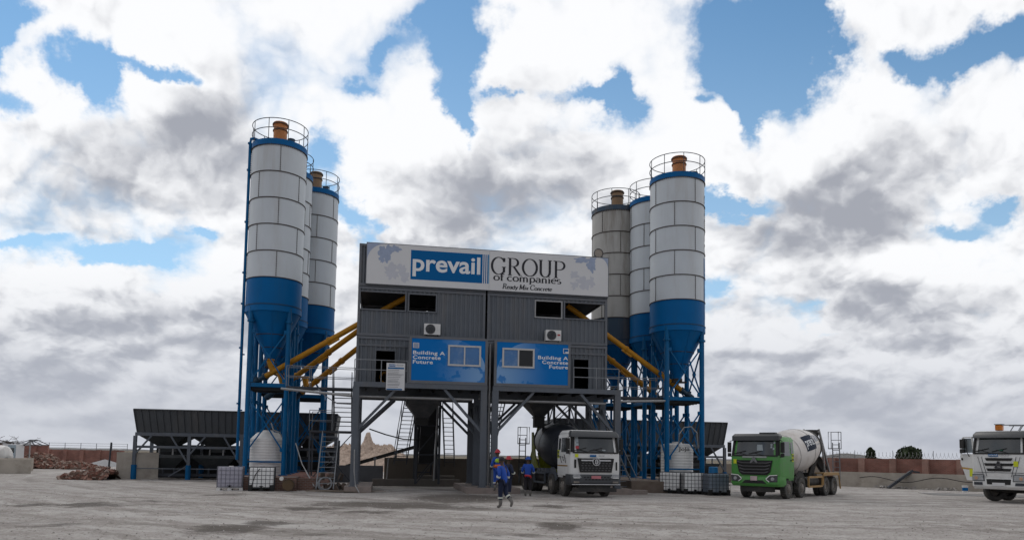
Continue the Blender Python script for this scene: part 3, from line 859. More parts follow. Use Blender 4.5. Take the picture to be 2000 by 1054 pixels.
def cabin(label, u0, u1, win, text_u, align, vent, gl, sgn):
    t = FT('control_cabin', label, 'control cabin', ((u0 + u1) / 2, 0, 5.46), 'blue control cabins')
    off = t.off
    bd = MB(); bd.box((u0 + 0.03, 0.06, 5.46), (u1 - 0.03, 2.36, 7.80))
    t.part('shell', bd, M_CONTF, smooth=0)
    fr = MB()
    pwid = 0.13
    fr.box((u0, -0.02, 5.455), (u0 + pwid, 0.058, 7.84)); fr.box((u1 - pwid, -0.02, 5.455), (u1, 0.058, 7.84))
    fr.box((u0 + pwid, -0.016, 5.455), (u1 - pwid, 0.056, 5.60)); fr.box((u0 + pwid, -0.016, 7.72), (u1 - pwid, 0.056, 7.84))
    t.part('frame', fr, M_CONTF, smooth=0)
    ps = MB(); ps.box((u0 + pwid, 0.0, 5.60), (u1 - pwid, 0.05, 7.72))
    t.part('printed_panel', ps, cabin_mat('cabin_print_left' if sgn > 0 else 'cabin_print_right', gl[0] - off[0], gl[1] - off[2], sgn), smooth=0)
    a, b, c, d = win
    wf = MB(); w = 0.09
    wf.box((a, -0.05, b), (a + w, -0.002, d)); wf.box((c - w, -0.05, b), (c, -0.002, d))
    wf.box((a + w, -0.047, b), (c - w, -0.002, b + w)); wf.box((a + w, -0.047, d - w), (c - w, -0.002, d))
    m = (a + c) / 2
    wf.box((m - 0.035, -0.045, b + w), (m + 0.035, -0.002, d - w))
    wo = t.part('window', wf, pm('window_frame_white', (0.50, 0.49, 0.48), 0.5, var=0.08, scale=3, dirt=((0.3, 0.27, 0.24), 0.5, 3)), smooth=0)
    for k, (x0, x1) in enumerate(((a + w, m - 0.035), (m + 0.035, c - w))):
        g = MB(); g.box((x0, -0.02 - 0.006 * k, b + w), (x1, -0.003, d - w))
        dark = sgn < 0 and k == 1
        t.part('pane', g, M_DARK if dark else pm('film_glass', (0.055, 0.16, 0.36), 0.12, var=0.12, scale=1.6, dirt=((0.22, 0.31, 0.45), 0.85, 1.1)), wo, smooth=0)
    vt = MB(); vu, vz = vent
    vt.box((vu - 0.15, -0.03, vz - 0.13), (vu + 0.15, -0.002, vz - 0.10)); vt.box((vu - 0.15, -0.03, vz + 0.10), (vu + 0.15, -0.002, vz + 0.13))
    vt.box((vu - 0.15, -0.03, vz - 0.10), (vu - 0.12, -0.002, vz + 0.10)); vt.box((vu + 0.12, -0.03, vz - 0.10), (vu + 0.15, -0.002, vz + 0.10))
    if sgn > 0:
        for k in range(3):
            vt.box((vu - 0.12, -0.024, vz - 0.07 + k * 0.06), (vu + 0.12, -0.004, vz - 0.045 + k * 0.06))
    else:
        vt.box((vu - 0.03, -0.024, vz - 0.1), (vu + 0.12, -0.004, vz - 0.03))
    t.part('vent', vt, M_SIGNW, smooth=0)
    tx = MB()
    for k, (ln, wd) in enumerate((('Building A', 1.60), ('Concrete', 1.38), ('Future', 1.0))):
        zb = 6.905 - k * 0.232
        x0 = text_u if align == 'LEFT' else text_u - wd
        put_text(tx, ln, lambda x, y: (x, -0.006, y), box=(x0, zb - (0.05 if k == 0 else 0), x0 + wd, zb + 0.19), bold=0.022, spacing=1.08)
    t.part('lettering', tx, M_INKW, smooth=0)
    return t
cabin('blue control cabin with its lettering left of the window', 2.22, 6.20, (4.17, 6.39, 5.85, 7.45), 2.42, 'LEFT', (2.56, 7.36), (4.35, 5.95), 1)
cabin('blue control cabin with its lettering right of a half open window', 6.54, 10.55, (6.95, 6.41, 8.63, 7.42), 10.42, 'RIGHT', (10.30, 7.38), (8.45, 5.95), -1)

# ---- the long sign
def sign():
    t = FT('billboard', 'long white and blue company sign along the top of the plant', 'sign', (6.6, 2.3, 10.9))
    z0, z1 = 10.90, 13.09
    for (a, b) in ((-0.06, 6.515), (6.525, 13.27)):
        p = MB(); p.box((a, 2.29, z0), (b, 2.34, z1))
        t.part('sign_panel', p, M_SIGNW, smooth=0)
    tr = MB()
    tr.box((-0.09, 2.283, z1), (13.30, 2.345, z1 + 0.03)); tr.box((-0.09, 2.283, z0 - 0.03), (13.30, 2.345, z0))
    tr.box((-0.09, 2.283, z0), (-0.06, 2.345, z1)); tr.box((13.27, 2.283, z0), (13.30, 2.345, z1))
    t.part('trim', tr, M_CONTF, smooth=0)
    V1 = 2.285
    lg = MB(); lg.box((2.26, V1, 11.25), (6.14, 2.2895, 12.85))
    t.part('logo_block', lg, M_LOGO, smooth=0)
    st = MB()
    for a in (6.19, 6.30, 6.41):
        st.box((a, V1, 11.25), (a + 0.05, 2.2895, 12.85))
    t.part('logo_stripes', st, M_LOGO, smooth=0)
    st = MB(); st.box((6.465, V1, 11.25), (6.50, 2.2895, 12.85))
    t.part('logo_edge', st, M_LOGOL, smooth=0)
    tx = MB()
    put_text(tx, 'prevail', lambda x, y: (x, V1 - 0.006, y), box=(2.36, 11.42, 6.02, 12.66), bold=0.02)
    t.part('lettering', tx, M_INKW, label='bold white word on the blue block', smooth=0)
    tx = MB()
    put_serif(tx, 'GROUP', lambda x, y, l: (x, 2.284 - l, y), 6.62, 10.85, 11.80, 0.95, 0.15, 0.04)
    put_serif(tx, 'of companies', lambda x, y, l: (x, 2.284 - l, y), 6.76, 10.58, 11.47, 0.50, 0.16, 0.075)
    put_serif(tx, 'Ready Mix Concrete', lambda x, y, l: (x, 2.284 - l, y), 7.25, 10.03, 11.03, 0.28, 0.21, 0.10, shear=0.2)
    t.part('lettering', tx, M_INK, label='black serif words on the white half', smooth=0)
    # printed globe corners and land shapes
    rnd = random.Random(3)
    def blob(cx, cz, rx, rz, seed, n=72, rough=0.42):
        out = []
        for k in range(n):
            a = 2 * math.pi * k / n
            f = 1 + rough * mn.noise(Vector((math.cos(a) * 1.3 + seed, math.sin(a) * 1.3, seed * 0.7))) * 1.6 + 0.55 * mn.noise(Vector((math.cos(a) * 2.4 + seed, math.sin(a) * 2.4, 2.0))) + 0.10 * (rnd.random() - 0.5)
            out.append((cx + rx * f * math.cos(a), max(10.93, min(13.07, cz + rz * f * math.sin(a)))))
        return out
    MX = Matrix(((1, 0, 0, 0), (0, 0, 1, 0), (0, 1, 0, 0), (0, 0, 0, 1)))
    def flat(polys, v):
        p = MB()
        for k, q in enumerate(polys):
            n = len(q)
            p.add([(x, v - 0.0003 * k, z) for x, z in q], [tuple(range(n))])
        return p
    lc = [(-0.055, 13.085)] + [(-0.055 + 0.02 + 1.15 * (1 - math.cos(R(a))), 13.085 - 1.05 * (1 - math.sin(R(a))) ) for a in range(90, -1, -9)]
    lc = [(-0.055, 13.085), (0.95, 13.085)] + [(-0.055 + 1.0 * (1 - math.sin(R(a))), 13.085 - 1.0 * (1 - math.cos(R(a)))) for a in range(8, 91, 8)] + [(-0.055, 12.1)]
    rc = [(13.26, 13.085), (12.75, 13.085)] + [(12.75 + 0.5 * math.sin(R(a)), 13.085 - 0.62 * (1 - math.cos(R(a)))) for a in range(10, 91, 10)]
    t.part('corner_print', flat([lc, rc], 2.2868), M_PRINT, smooth=0)
    for k, q in enumerate(((0.92, 12.62, 0.28, 0.40, 2.2), (0.72, 12.25, 0.12, 0.2, 7.7), (1.28, 12.85, 0.30, 0.2, 9.2), (11.75, 12.9, 0.38, 0.16, 4.1), (12.3, 12.62, 0.2, 0.34, 5.9), (12.42, 12.95, 0.16, 0.14, 8.3))):
        t.part('map_print', flat([blob(*q)], 2.2872 - 0.0003 * k), M_PRINT, smooth=0)
    for k, q in enumerate(((1.25, 11.55, 0.35, 0.38, 1.2), (1.8, 11.75, 0.2, 0.28, 3.3), (1.95, 11.4, 0.22, 0.25, 6.4), (11.9, 11.6, 0.42, 0.36, 2.9), (11.3, 12.0, 0.24, 0.2, 5.2), (11.3, 11.45, 0.2, 0.22, 8.8), (12.3, 11.7, 0.16, 0.3, 7.1))):
        t.part('map_print', flat([blob(*q)], 2.2872 - 0.0003 * k), M_PRINTG, smooth=0)
sign()

# ---- flood lamp at the right end of the sign
t = FT('flood_lamp', 'round flood lamp on the roof edge at the right end of the sign', 'lamp', (12.78, 2.5, 13.10))
s = MB(); s.tube((12.78, 2.55, 13.06), (12.78, 2.55, 13.2), 0.05); t.part('stand', s, M_RAILD)
s = MB(); s.lathe([(0.0, 0.25), (0.18, 0.24), (0.27, 0.05), (0.27, -0.03), (0.24, -0.03)], Matrix.Translation((12.78, 2.55, 13.42)) @ Matrix.Rotation(math.pi / 2 * -1, 4, 'X'), 24)
t.part('housing', s, M_RAILD)
s = MB(); s.lathe([(0.0, 0.0), (0.24, 0.0)], Matrix.Translation((12.78, 2.55, 13.42)) @ Matrix.Rotation(math.pi / 2 * -1, 4, 'X'), 24)
t.part('lens', s, pm('lamp_lens', (0.30, 0.26, 0.22), 0.3, var=0.2, scale=9))

# ---- air conditioners
def aircon(label, u, z, red):
    t = FT('air_conditioner', label, 'air conditioner', (u, 2.1, z), 'outdoor air conditioning units')
    v0, v1 = 2.02, 2.36
    c = MB(); c.box((u - 0.43, v0, z), (u + 0.43, v1, z + 0.58)); t.part('casing', c, M_PLAST, smooth=0)
    f = MB()
    Mx = Matrix.Translation((u - 0.1, v0 - 0.012, z + 0.29)) @ Matrix.Rotation(math.pi / 2, 4, 'X')
    for r in (0.25, 0.19, 0.13, 0.07):
        q = MB(); q.ring((0, 0, 0), r, 0.012, 24, 4); q.v = [tuple(Mx @ Vector(p)) for p in q.v]
        f.add(q.v, q.f)
    for k in range(6):
        a = k * math.pi / 3
        f.bar((u - 0.1, v0 - 0.012, z + 0.29), (u - 0.1 + 0.25 * math.cos(a), v0 - 0.012, z + 0.29 + 0.25 * math.sin(a)), 0.012)
    t.part('fan_guard', f, M_RAILD)
    f = MB(); f.lathe([(0, 0.004), (0.24, 0.004)], Matrix.Translation((u - 0.1, v0, z + 0.29)) @ Matrix.Rotation(math.pi / 2, 4, 'X'), 28); t.part('fan_opening', f, pm('fan_dark', (0.10, 0.10, 0.10), 0.6, var=0.3, scale=8))
    if red:
        b = MB(); b.box((u + 0.22, v0 - 0.005, z + 0.27), (u + 0.38, v0 - 0.001, z + 0.36)); t.part('badge', b, pm('badge_red', (0.35, 0.04, 0.04), 0.5), smooth=0)
    br = MB(); br.bar((u - 0.3, v0 + 0.05, z - 0.03), (u - 0.3, VF + 0.03, z - 0.03), 0.05); br.bar((u + 0.3, v0 + 0.05, z - 0.03), (u + 0.3, VF + 0.03, z - 0.03), 0.05)
    t.part('bracket', br, M_RAILD, smooth=0)
    cb = MB(); cb.path([(u - 0.2, v1 - 0.1, z - 0.02), (u - 0.3, 2.3, z - 0.25), (u - 0.32, 2.2, z - 0.34)], 0.015); t.part('hose', cb, M_BLACK)
aircon('white air conditioner on the grey wall above the left cabin', 3.48, 8.27, False)
aircon('white air conditioner with a red badge above the right cabin', 10.10, 8.24, True)

# ---- railing and notice board on the front edge of the platform
def railing(name, label, pts, group='safety railings', h=1.1, mat=None, frame='plant', posts=True, rr=0.022):
    mb = MB()
    for a, b in zip(pts, pts[1:]):
        a, b = Vector(a), Vector(b)
        for z in (h, h * 0.55):
            mb.tube(a + Vector((0, 0, z)), b + Vector((0, 0, z)), rr, n=6)
        n = max(1, int((b - a).length / 1.2))
        for k in range(n + 1):
            p = a.lerp(b, k / n)
            mb.tube(p, p + Vector((0, 0, h)), rr, n=6)
    return solo(name, mb, mat or M_RAILD, label, 'railing', group, frame)
M_RAILG = pm('grey_rail_steel', (0.20, 0.21, 0.225), 0.5, var=0.15, scale=4)
railing('safety_railing', 'thin grey railing in front of the left doorway', [(-0.42, 0.06, 5.45), (2.18, 0.06, 5.45)], mat=M_RAILG)
railing('safety_railing', 'thin grey railing in front of the right doorway', [(10.75, 0.06, 5.45), (13.2, 0.06, 5.45)], mat=M_RAILG)

t = FT('notice_board', 'white notice board with blue bars and printed lines hung on the railing', 'notice board', (1.58, -0.03, 5.08))
b = MB(); b.box((1.13, -0.05, 5.07), (2.04, -0.01, 6.42)); t.part('board', b, M_SIGNW, smooth=0)
b = MB(); b.box((1.20, -0.055, 6.13), (1.99, -0.0505, 6.20)); b.box((1.16, -0.055, 5.08), (1.92, -0.0505, 5.14)); b.box((1.25, -0.055, 6.24), (1.56, -0.0505, 6.36)); t.part('blue_bars', b, M_LOGO, smooth=0)
b = MB()
rl = random.Random(8)
z = 6.06
while z > 5.2:
    b.box((1.2, -0.054, z), (1.2 + 0.5 + 0.28 * rl.random(), -0.0505, z + 0.022)); z -= 0.05 if rl.random() < 0.45 else 0.085
t.part('printed_lines', b, M_INKG, smooth=0)
tx = MB(); put_text(tx, 'prevail', lambda x, y: (x, -0.0575, y), box=(1.27, 6.255, 1.54, 6.35), bold=0.02); t.part('lettering', tx, M_INKW, smooth=0)
tx = MB(); put_serif(tx, 'GROUP', lambda x, y, l: (x, -0.053 - l, y), 1.60, 1.97, 6.28, 0.07, 0.15, 0.05); t.part('lettering', tx, M_INKG, smooth=0)

# ---- hoppers under the mixers
def hopper(label, u, w, zt, zn, wn, zl, v=3.0):
    t = FT('discharge_hopper', label, 'hopper', (u, v, zl), 'discharge hoppers')
    body = MB(); 
    body.box((u - w / 2, v - 1.0, zt), (u + w / 2, v + 1.2, zt + 0.45))
    a, b = w / 2, wn / 2
    vs = [(u - a + 0.05, v - 0.9, zt - 0.003), (u + a - 0.05, v - 0.9, zt - 0.003), (u + a - 0.05, v + 0.9, zt - 0.003), (u - a + 0.05, v + 0.9, zt - 0.003),
          (u - b, v - b, zn), (u + b, v - b, zn), (u + b, v + b, zn), (u - b, v + b, zn)]
    body.add(vs, [(0, 1, 5, 4), (1, 2, 6, 5), (2, 3, 7, 6), (3, 0, 4, 7)])
    t.part('cone', body, pm('hopper_steel', (0.05, 0.053, 0.058), 0.6, var=0.25, scale=2, dirt=((0.12, 0.11, 0.1), 0.5, 2)), smooth=0)
    n = MB(); n.box((u - b, v - b, zl), (u + b, v + b, zn - 0.003)); n.box((u - b - 0.05, v - b - 0.05, zn - 0.1), (u + b + 0.05, v + b + 0.05, zn - 0.03))
    t.part('spout', n, M_BLACK, smooth=0)
hopper('dark discharge hopper hanging in the empty left bay', 3.1, 1.75, 4.55, 3.85, 0.66, 3.5)
hopper('dark discharge hopper above the black mixer drum', 9.55, 1.6, 4.75, 4.12, 0.55, 3.5)

# ------------------------------------------------------------------ cement silos
RS = 1.6
def make_silo():
    t = T('cement_silo', '', 'silo', (0, 0, 0), YAW, 'cement silos')
    ring_z = [18.27, 16.82, 15.38, 13.94, 12.50, 11.07]
    b = MB(); b.lathe([(RS, 18.27), (RS, 11.07)], n=48); t.part('barrel', b, M_SWHITE, smooth=60)
    b = MB(); b.lathe([(0.0, 18.80), (1.0, 18.72), (RS - 0.02, 18.60), (RS + 0.035, 18.60), (RS + 0.035, 18.28), (RS + 0.002, 18.275)], n=48); t.part('top_band', b, M_BLUE, smooth=40)
    b = MB(); b.lathe([(RS + 0.003, 11.06), (RS + 0.003, 9.62), (RS + 0.03, 9.615), (RS + 0.03, 9.28), (RS - 0.03, 9.27)], n=48); t.part('lower_band', b, M_BLUE, smooth=40)
    b = MB(); b.lathe([(RS - 0.03, 9.275), (0.30, 6.86), (0.26, 6.60)], n=48)
    for k in range(4):
        a = k * math.pi / 2 + 0.1
        b.bar(((RS - 0.06) * math.cos(a), (RS - 0.06) * math.sin(a), 9.24), (0.34 * math.cos(a), 0.34 * math.sin(a), 6.95), 0.05, 0.06)
    t.part('cone', b, M_BLUE, smooth=30)
    b = MB(); b.ring((0, 0, 8.12), 0.965, 0.022, 40); b.ring((0, 0, 7.45), 0.61, 0.02, 32); t.part('cone_hoop', b, M_RUST)
    for z in ring_z[1:]:
        b = MB(); b.lathe([(RS + 0.001, z - 0.022), (RS + 0.04, z - 0.02), (RS + 0.04, z + 0.02), (RS + 0.001, z + 0.022)], n=48)
        t.part('flange_ring', b, M_RUST, smooth=30)
    b = MB(); b.lathe([(RS + 0.004, 9.60), (RS + 0.05, 9.60), (RS + 0.05, 9.65), (RS + 0.004, 9.65)], n=48); t.part('flange_ring', b, pm('flange_dark_blue', (0.006, 0.04, 0.09), 0.6), smooth=30)
    sm = MB()
    for k, (z1, z0) in enumerate(zip(ring_z, ring_z[1:])):
        for q in range(4):
            a = q * math.pi / 2 + (k % 2) * math.pi / 4 + 0.18
            ca, sa = math.cos(a), math.sin(a)
            M = Matrix.Translation(((RS + 0.004) * ca, (RS + 0.004) * sa, 0)) @ Matrix.Rotation(a, 4, 'Z')
            sm.boxm(M @ Matrix.Translation((0, 0, (z0 + z1) / 2)), 0.010, 0.012, z1 - z0 - 0.08)
            n = 11
            for j in range(n):
                z = z0 + 0.1 + (z1 - z0 - 0.2) * j / (n - 1)
                sm.boxm(M @ Matrix.Translation((0.012, 0, z)), 0.030, 0.045, 0.045)
    nb = 84
    for q in range(nb):
        a = 2 * math.pi * q / nb
        sm.boxm(Matrix.Translation(((RS + 0.03) * math.cos(a), (RS + 0.03) * math.sin(a), 18.26)) @ Matrix.Rotation(a, 4, 'Z'), 0.05, 0.05, 0.07)
    t.part('bolted_seams', sm, M_RUST, smooth=0)
    # roof fittings
    b = MB()
    for z in (19.72, 19.2):
        b.ring((0, 0, z), RS + 0.03, 0.024, 48, 5)
    for q in range(9):
        a = 2 * math.pi * (q + 0.35) / 9
        b.tube(((RS + 0.03) * math.cos(a), (RS + 0.03) * math.sin(a), 18.55), ((RS + 0.03) * math.cos(a), (RS + 0.03) * math.sin(a), 19.72), 0.022, n=5)
    t.part('guard_rail', b, M_RAILD)
    f = MB(); f.lathe([(0.0, 19.98), (0.42, 19.96), (0.46, 19.9), (0.46, 19.82), (0.40, 19.80), (0.40, 19.56), (0.43, 19.54), (0.43, 19.48), (0.40, 19.46), (0.40, 18.66)], Matrix.Translation((0.02, -0.25, 0)), 24)
    fs = t.part('filter_stack', f, M_ORANGE)
    f = MB(); f.lathe([(0.465, 19.82), (0.475, 19.82), (0.475, 19.89), (0.465, 19.89)], Matrix.Translation((0.02, -0.25, 0)), 24); f.lathe([(0.435, 19.485), (0.445, 19.485), (0.445, 19.535), (0.435, 19.535)], Matrix.Translation((0.02, -0.25, 0)), 24)
    t.part('clamp_band', f, M_RUST, fs)
    f = MB(); f.tube((0.75, -0.75, 18.6), (0.75, -0.75, 18.88), 0.2, n=14); f.tube((0.75, -0.75, 18.88), (0.75, -0.75, 18.92), 0.23, n=14); t.part('hatch', f, M_BDIRTY)
    # fill pipe
    f = MB(); f.path([(-1.67, -0.25, 1.4), (-1.70, -0.25, 18.7), (-1.66, -0.25, 18.95), (-1.5, -0.2, 19.0), (-1.3, -0.2, 18.95), (-1.25, -0.2, 18.7)], 0.085, 10)
    for z in (4, 7, 9.4, 11.1, 13.9, 16.8, 18.3):
        f.box((-1.76, -0.29, z), (-1.5, -0.2, z + 0.07)); f.tube((-1.72, -0.25, z + 0.35), (-1.72, -0.25, z + 0.43), 0.12, n=10)
    t.part('fill_pipe', f, M_BLUES)
    # legs and bracing
    A = 1.07
    cs = [(-A, -A), (A, -A), (A, A), (-A, A)]
    for (x, y) in cs:
        b = MB(); b.tube((x, y, 0.66), (x, y, 9.5), 0.14, n=14); b.box((x - 0.24, y - 0.24, 0.62), (x + 0.24, y + 0.24, 0.66))
        b.tube((x, y, 8.70), (x, y, 8.80), 0.21, n=14)
        t.part('leg', b, M_BLUES)
    for k in range(4):
        (x0, y0), (x1, y1) = cs[k], cs[(k + 1) % 4]
        d = Vector((x1 - x0, y1 - y0, 0)).normalized() * 0.13
        b = MB(); b.bar((x0 + d.x, y0 + d.y, 5.36), (x1 - d.x, y1 - d.y, 5.36), 0.13, 0.2); t.part('tie_beam', b, M_BLUES, smooth=0)
        b = MB()
        b.bar((x0 + d.x, y0 + d.y, 5.6), (x1 - d.x, y1 - d.y, 8.2), 0.07); b.bar((x1 - d.x, y1 - d.y, 5.6), (x0 + d.x, y0 + d.y, 8.2), 0.07)
        b.boxm(Matrix.Translation(((x0 + x1) / 2, (y0 + y1) / 2, 6.9)), 0.16, 0.16, 0.16)
        for (xx, yy, s) in ((x0, y0, 1), (x1, y1, -1)):
            for z in (5.6, 8.2):
                b.boxm(Matrix.Translation((xx + d.x * s * 1.3, yy + d.y * s * 1.3, z)), 0.17, 0.17, 0.2)
        t.part('cross_brace', b, M_BLUES, smooth=0)
        mx, my = (x0 + x1) / 2, (y0 + y1) / 2
        b = MB()
        b.bar((x0 + d.x, y0 + d.y, 4.55), (x1 - d.x, y1 - d.y, 1.95), 0.075); 
        b.bar((x1 - d.x, y1 - d.y, 4.55), (x0 + d.x, y0 + d.y, 1.95), 0.07)
        for (xx, yy, s) in ((x0, y0, 1), (x1, y1, -1)):
            for z in (4.55, 1.95):
                b.boxm(Matrix.Translation((xx + d.x * s * 1.2, yy + d.y * s * 1.2, z)), 0.16, 0.16, 0.2)
        t.part('lower_brace', b, M_BLUES, smooth=0)
    n = MB(); n.box((-A - 0.05, -A + 0.2, 5.20), (A + 0.05, A + 0.3, 5.25))
    for k in range(5):
        n.box((-A, -0.85 + k * 0.45, 5.10), (A, -0.80 + k * 0.45, 5.197))
    t.part('service_deck', n, M_DARK, smooth=0)
    b = MB(); b.box((-A + 0.14, -A - 0.03, 1.28), (A - 0.14, -A + 0.03, 1.36)); t.part('low_rail', b, M_BLUES, smooth=0)
    # gate at the foot of the cone
    g = MB(); g.tube((0, 0, 6.45), (0, 0, 6.62), 0.30, n=16); g.box((-0.34, -0.22, 6.38), (0.5, 0.22, 6.45)); t.part('slide_gate', g, M_RUST)
    return t.o

proto = make_silo()
SILOS = [  # u, v, z scale, turn, label
    (-5.28, 6.18, 1.04, 0.0, 'frontmost silo of the left cluster, clean white over blue with an orange stack'),
    (-5.34, 10.32, 1.04, 0.35, 'middle silo of the left cluster, mostly hidden behind the front one'),
    (-3.89, 13.42, 1.04, 0.8, 'rear silo of the left cluster with a brown stack'),
    (18.12, 4.06, 1.0, 0.12, 'front right silo with a vertical word on its right edge'),
    (18.26, 8.07, 1.0, -0.2, 'middle silo of the right cluster, half hidden by the front one'),
    (16.30, 10.3, 1.0, 0.5, 'rear silo of the right cluster, white barrel heavily streaked with dirt'),
]
silos = []
KEEP = ('leg', 'tie_beam', 'cross_brace', 'lower_brace', 'service_deck', 'low_rail', 'fill_pipe', 'slide_gate', 'hatch')
for i, (u, v, zs, turn, lab) in enumerate(SILOS):
    o = proto if i == 0 else copy_tree(proto)
    silos.append(o)
    o.location = W(u, v, 0); o.scale = (0.945, 0.945, zs) if i < 3 else (1, 1, 1)
    o['label'] = lab
    for ch in o.children:
        st = ch.name.split('.')[0]
        if st in ('bolted_seams', 'guard_rail'):
            ch.rotation_euler = (0, 0, turn)
        if st == 'fill_pipe' and i > 2:
            ch.rotation_euler = (0, 0, -1.9)
        def swap(mat):
            ch.material_slots[0].link = 'OBJECT'; ch.material_slots[0].material = mat
        if i in (2, 4, 5) and st == 'filter_stack':
            swap(M_TAN)
        if i == 5 and st == 'barrel':
            swap(M_SDIRTY)
        if i == 5 and st in ('lower_band', 'top_band'):
            swap(M_BDIRTY)
# the front left silo keeps its inside braces off the near face: its tank shows through
# lettered banner wrapped round the right edge of the front right silo
def banner():
    root = silos[3]
    def cyl(a, r):
        return lambda s, z, l=0.0: ((r + l) * math.cos(a + s / RS), (r + l) * math.sin(a + s / RS), z)
    # direction of the visible right edge in the silo's own frame
    a0 = R(-21)
    mb = MB()
    f = cyl(a0, RS + 0.008)
    n = 10
    vs = [f(-0.55 + 1.5 * k / n, z) for z in (9.75, 13.7) for k in range(n + 1)]
    mb.add(vs, [(k, k + 1, n + 2 + k, n + 1 + k) for k in range(n)])
    t_ = link_mesh('banner', mb, M_LOGO, smooth=60); t_.parent = root
    mb = MB()
    f2 = cyl(a0, RS + 0.014)
    put_serif(mb, 'GROUP', lambda x, y, l: f2(-0.42 + 1.0 - y, x, l), 13.9, 17.6, 0.0, 1.0, 0.17, 0.05)
    t_ = link_mesh('lettering', mb, M_INK, smooth=0); t_.parent = root
    mb = MB()
    put_text(mb, 'prevail', lambda x, y: f2(-0.35 + 1.0 - y, x, 0.004), box=(10.1, 0, 13.5, 0.9), bold=0.02)
    t_ = link_mesh('lettering', mb, M_INKW, smooth=0); t_.parent = root
banner()

# ---- plinths
b = MB(); b.box((-7.1, 3.0, -0.1), (-2.3, 15.2, 0.62))
solo('brick_plinth', b, M_BRICK, 'low red brick plinth carrying the left silo cluster', 'plinth', smooth=0)
b = MB(); b.box((-5.9, 1.35, -0.1), (-3.15, 2.98, 0.66)); b.box((-3.14, 1.9, -0.1), (-2.2, 2.98, 0.6))
solo('brick_wall', b, brick_mat('dusty_brick', (0.15, 0.075, 0.055), (0.11, 0.06, 0.048), (0.16, 0.13, 0.115)), 'low brick wall behind the white water container', 'brick wall', smooth=0)
b = MB(); b.box((14.6, 2.0, -0.1), (20.2, 12.2, 0.64))
solo('concrete_plinth', b, pm('brown_plinth', (0.13, 0.10, 0.082), 0.9, var=0.25, scale=1.2, dirt=((0.2, 0.17, 0.14), 0.5, 1.2)), 'brown plinth carrying the right silo cluster', 'plinth', smooth=0)

# ---- screw conveyors
def screw(label, p, q, extra=0.0):
    p, q = Vector(p), Vector(q)
    d = (q - p).normalized()
    t = FT('screw_conveyor', label, 'screw conveyor', tuple(p), 'yellow screw conveyors')
    b = MB(); b.tube(p + d * 0.1, q, 0.155, n=16)
    L_ = (q - p).length
    k = 1.6
    while k < L_ - 0.5:
        b.tube(p + d * k, p + d * (k + 0.06), 0.20, n=16); b.tube(p + d * (k + 0.08), p + d * (k + 0.14), 0.20, n=16)
        k += 2.6
    t.part('tube', b, M_YELL)
    b = MB(); b.bar(p + d * (L_ * 0.45) - Vector((0, 0, 0.2)), p + d * (L_ * 0.45 + 0.7) - Vector((0, 0, 0.2)), 0.16, 0.12); t.part('inspection_hatch', b, M_YELL, smooth=0)
    b = MB(); b.tube(p + d * 0.55 + Vector((0, 0, 0.1)), p + d * 0.35 + Vector((0, 0, 0.78)), 0.17, 0.2, n=14); b.tube(p + d * 0.34 + Vector((0, 0, 0.78)), p + d * 0.34 + Vector((0, 0, 0.85)), 0.27, n=14)
    t.part('inlet', b, M_YELL)
    b = MB(); b.tube(p - d * 0.02, p + d * 0.1, 0.21, n=14); b.tube(p - d * 0.35, p - d * 0.03, 0.13, n=12); b.tube(p - d * 0.82, p - d * 0.36, 0.17, n=14)
    for s in range(5):
        b.tube(p - d * (0.75 - s * 0.08), p - d * (0.73 - s * 0.08), 0.19, n=14)
    b.box(tuple(p - d * 0.55 + Vector((-0.1, -0.1, 0.15))), tuple(p - d * 0.55 + Vector((0.1, 0.1, 0.27))))
    t.part('motor', b, pm('motor_blue', (0.02, 0.055, 0.09), 0.6, var=0.25, scale=5))
screw('uppermost yellow screw conveyor on the left, from the front left silo', (-5.62, 6.1, 6.1), (2.2, 3.7, 10.62))
screw('middle yellow screw conveyor on the left, just below the top one', (-5.3, 8.6, 5.55), (0.4, 5.0, 9.5))
screw('lowest yellow screw conveyor on the left, under the other two', (-4.0, 10.2, 5.6), (0.0, 5.5, 8.3))
screw('upper yellow screw conveyor on the right, from the front right silo', (18.55, 4.35, 5.95), (11.3, 3.8, 10.6))
screw('lower yellow screw conveyor on the right', (18.2, 7.6, 5.9), (13.1, 5.2, 8.65))

# ---- walkways, stairs, ladders
def walkway(label, lo, hi, rails):
    t = FT('walkway', label, 'walkway', ((lo[0] + hi[0]) / 2, lo[1], lo[2]), 'steel walkways')
    b = MB(); b.box(lo, hi); t.part('deck', b, M_RAILD, smooth=0)
    for (p, q) in rails:
        r = MB()
        p, q = Vector(p), Vector(q)
        for z in (0.55, 1.1):
            r.tube(p + Vector((0, 0, z)), q + Vector((0, 0, z)), 0.02, n=6)
        n = max(1, int((q - p).length / 1.1))
        for k in range(n + 1):
            a = p.lerp(q, k / n); r.tube(a, a + Vector((0, 0, 1.1)), 0.02, n=6)
        t.part('handrail', r, M_RAILG)
    return t
walkway('dark walkway between the left silos and the plant', (-4.1, 3.6, 5.30), (-0.47, 4.5, 5.42), [((-4.1, 3.62, 5.42), (-0.5, 3.62, 5.42)), ((-4.1, 4.48, 5.42), (-0.5, 4.48, 5.42))])
walkway('dark walkway between the plant and the right silos', (13.3, 3.4, 5.30), (17.0, 4.4, 5.42), [((13.35, 3.42, 5.42), (17.0, 3.42, 5.42)), ((13.35, 4.38, 5.42), (17.0, 4.38, 5.42))])
b = MB(); b.tube((-4.3, 3.3, 5.25), (-0.6, 1.6, 4.85), 0.07, n=8)
solo('overhead_pipe', b, M_GALV, 'grey pipe running from the left silos to the plant below the walkway', 'pipe')
b = MB(); b.tube((13.35, 1.5, 4.95), (17.0, 3.0, 5.2), 0.07, n=8)
solo('overhead_pipe', b, M_GALV, 'pale pipe running from the plant to the right silos', 'pipe')

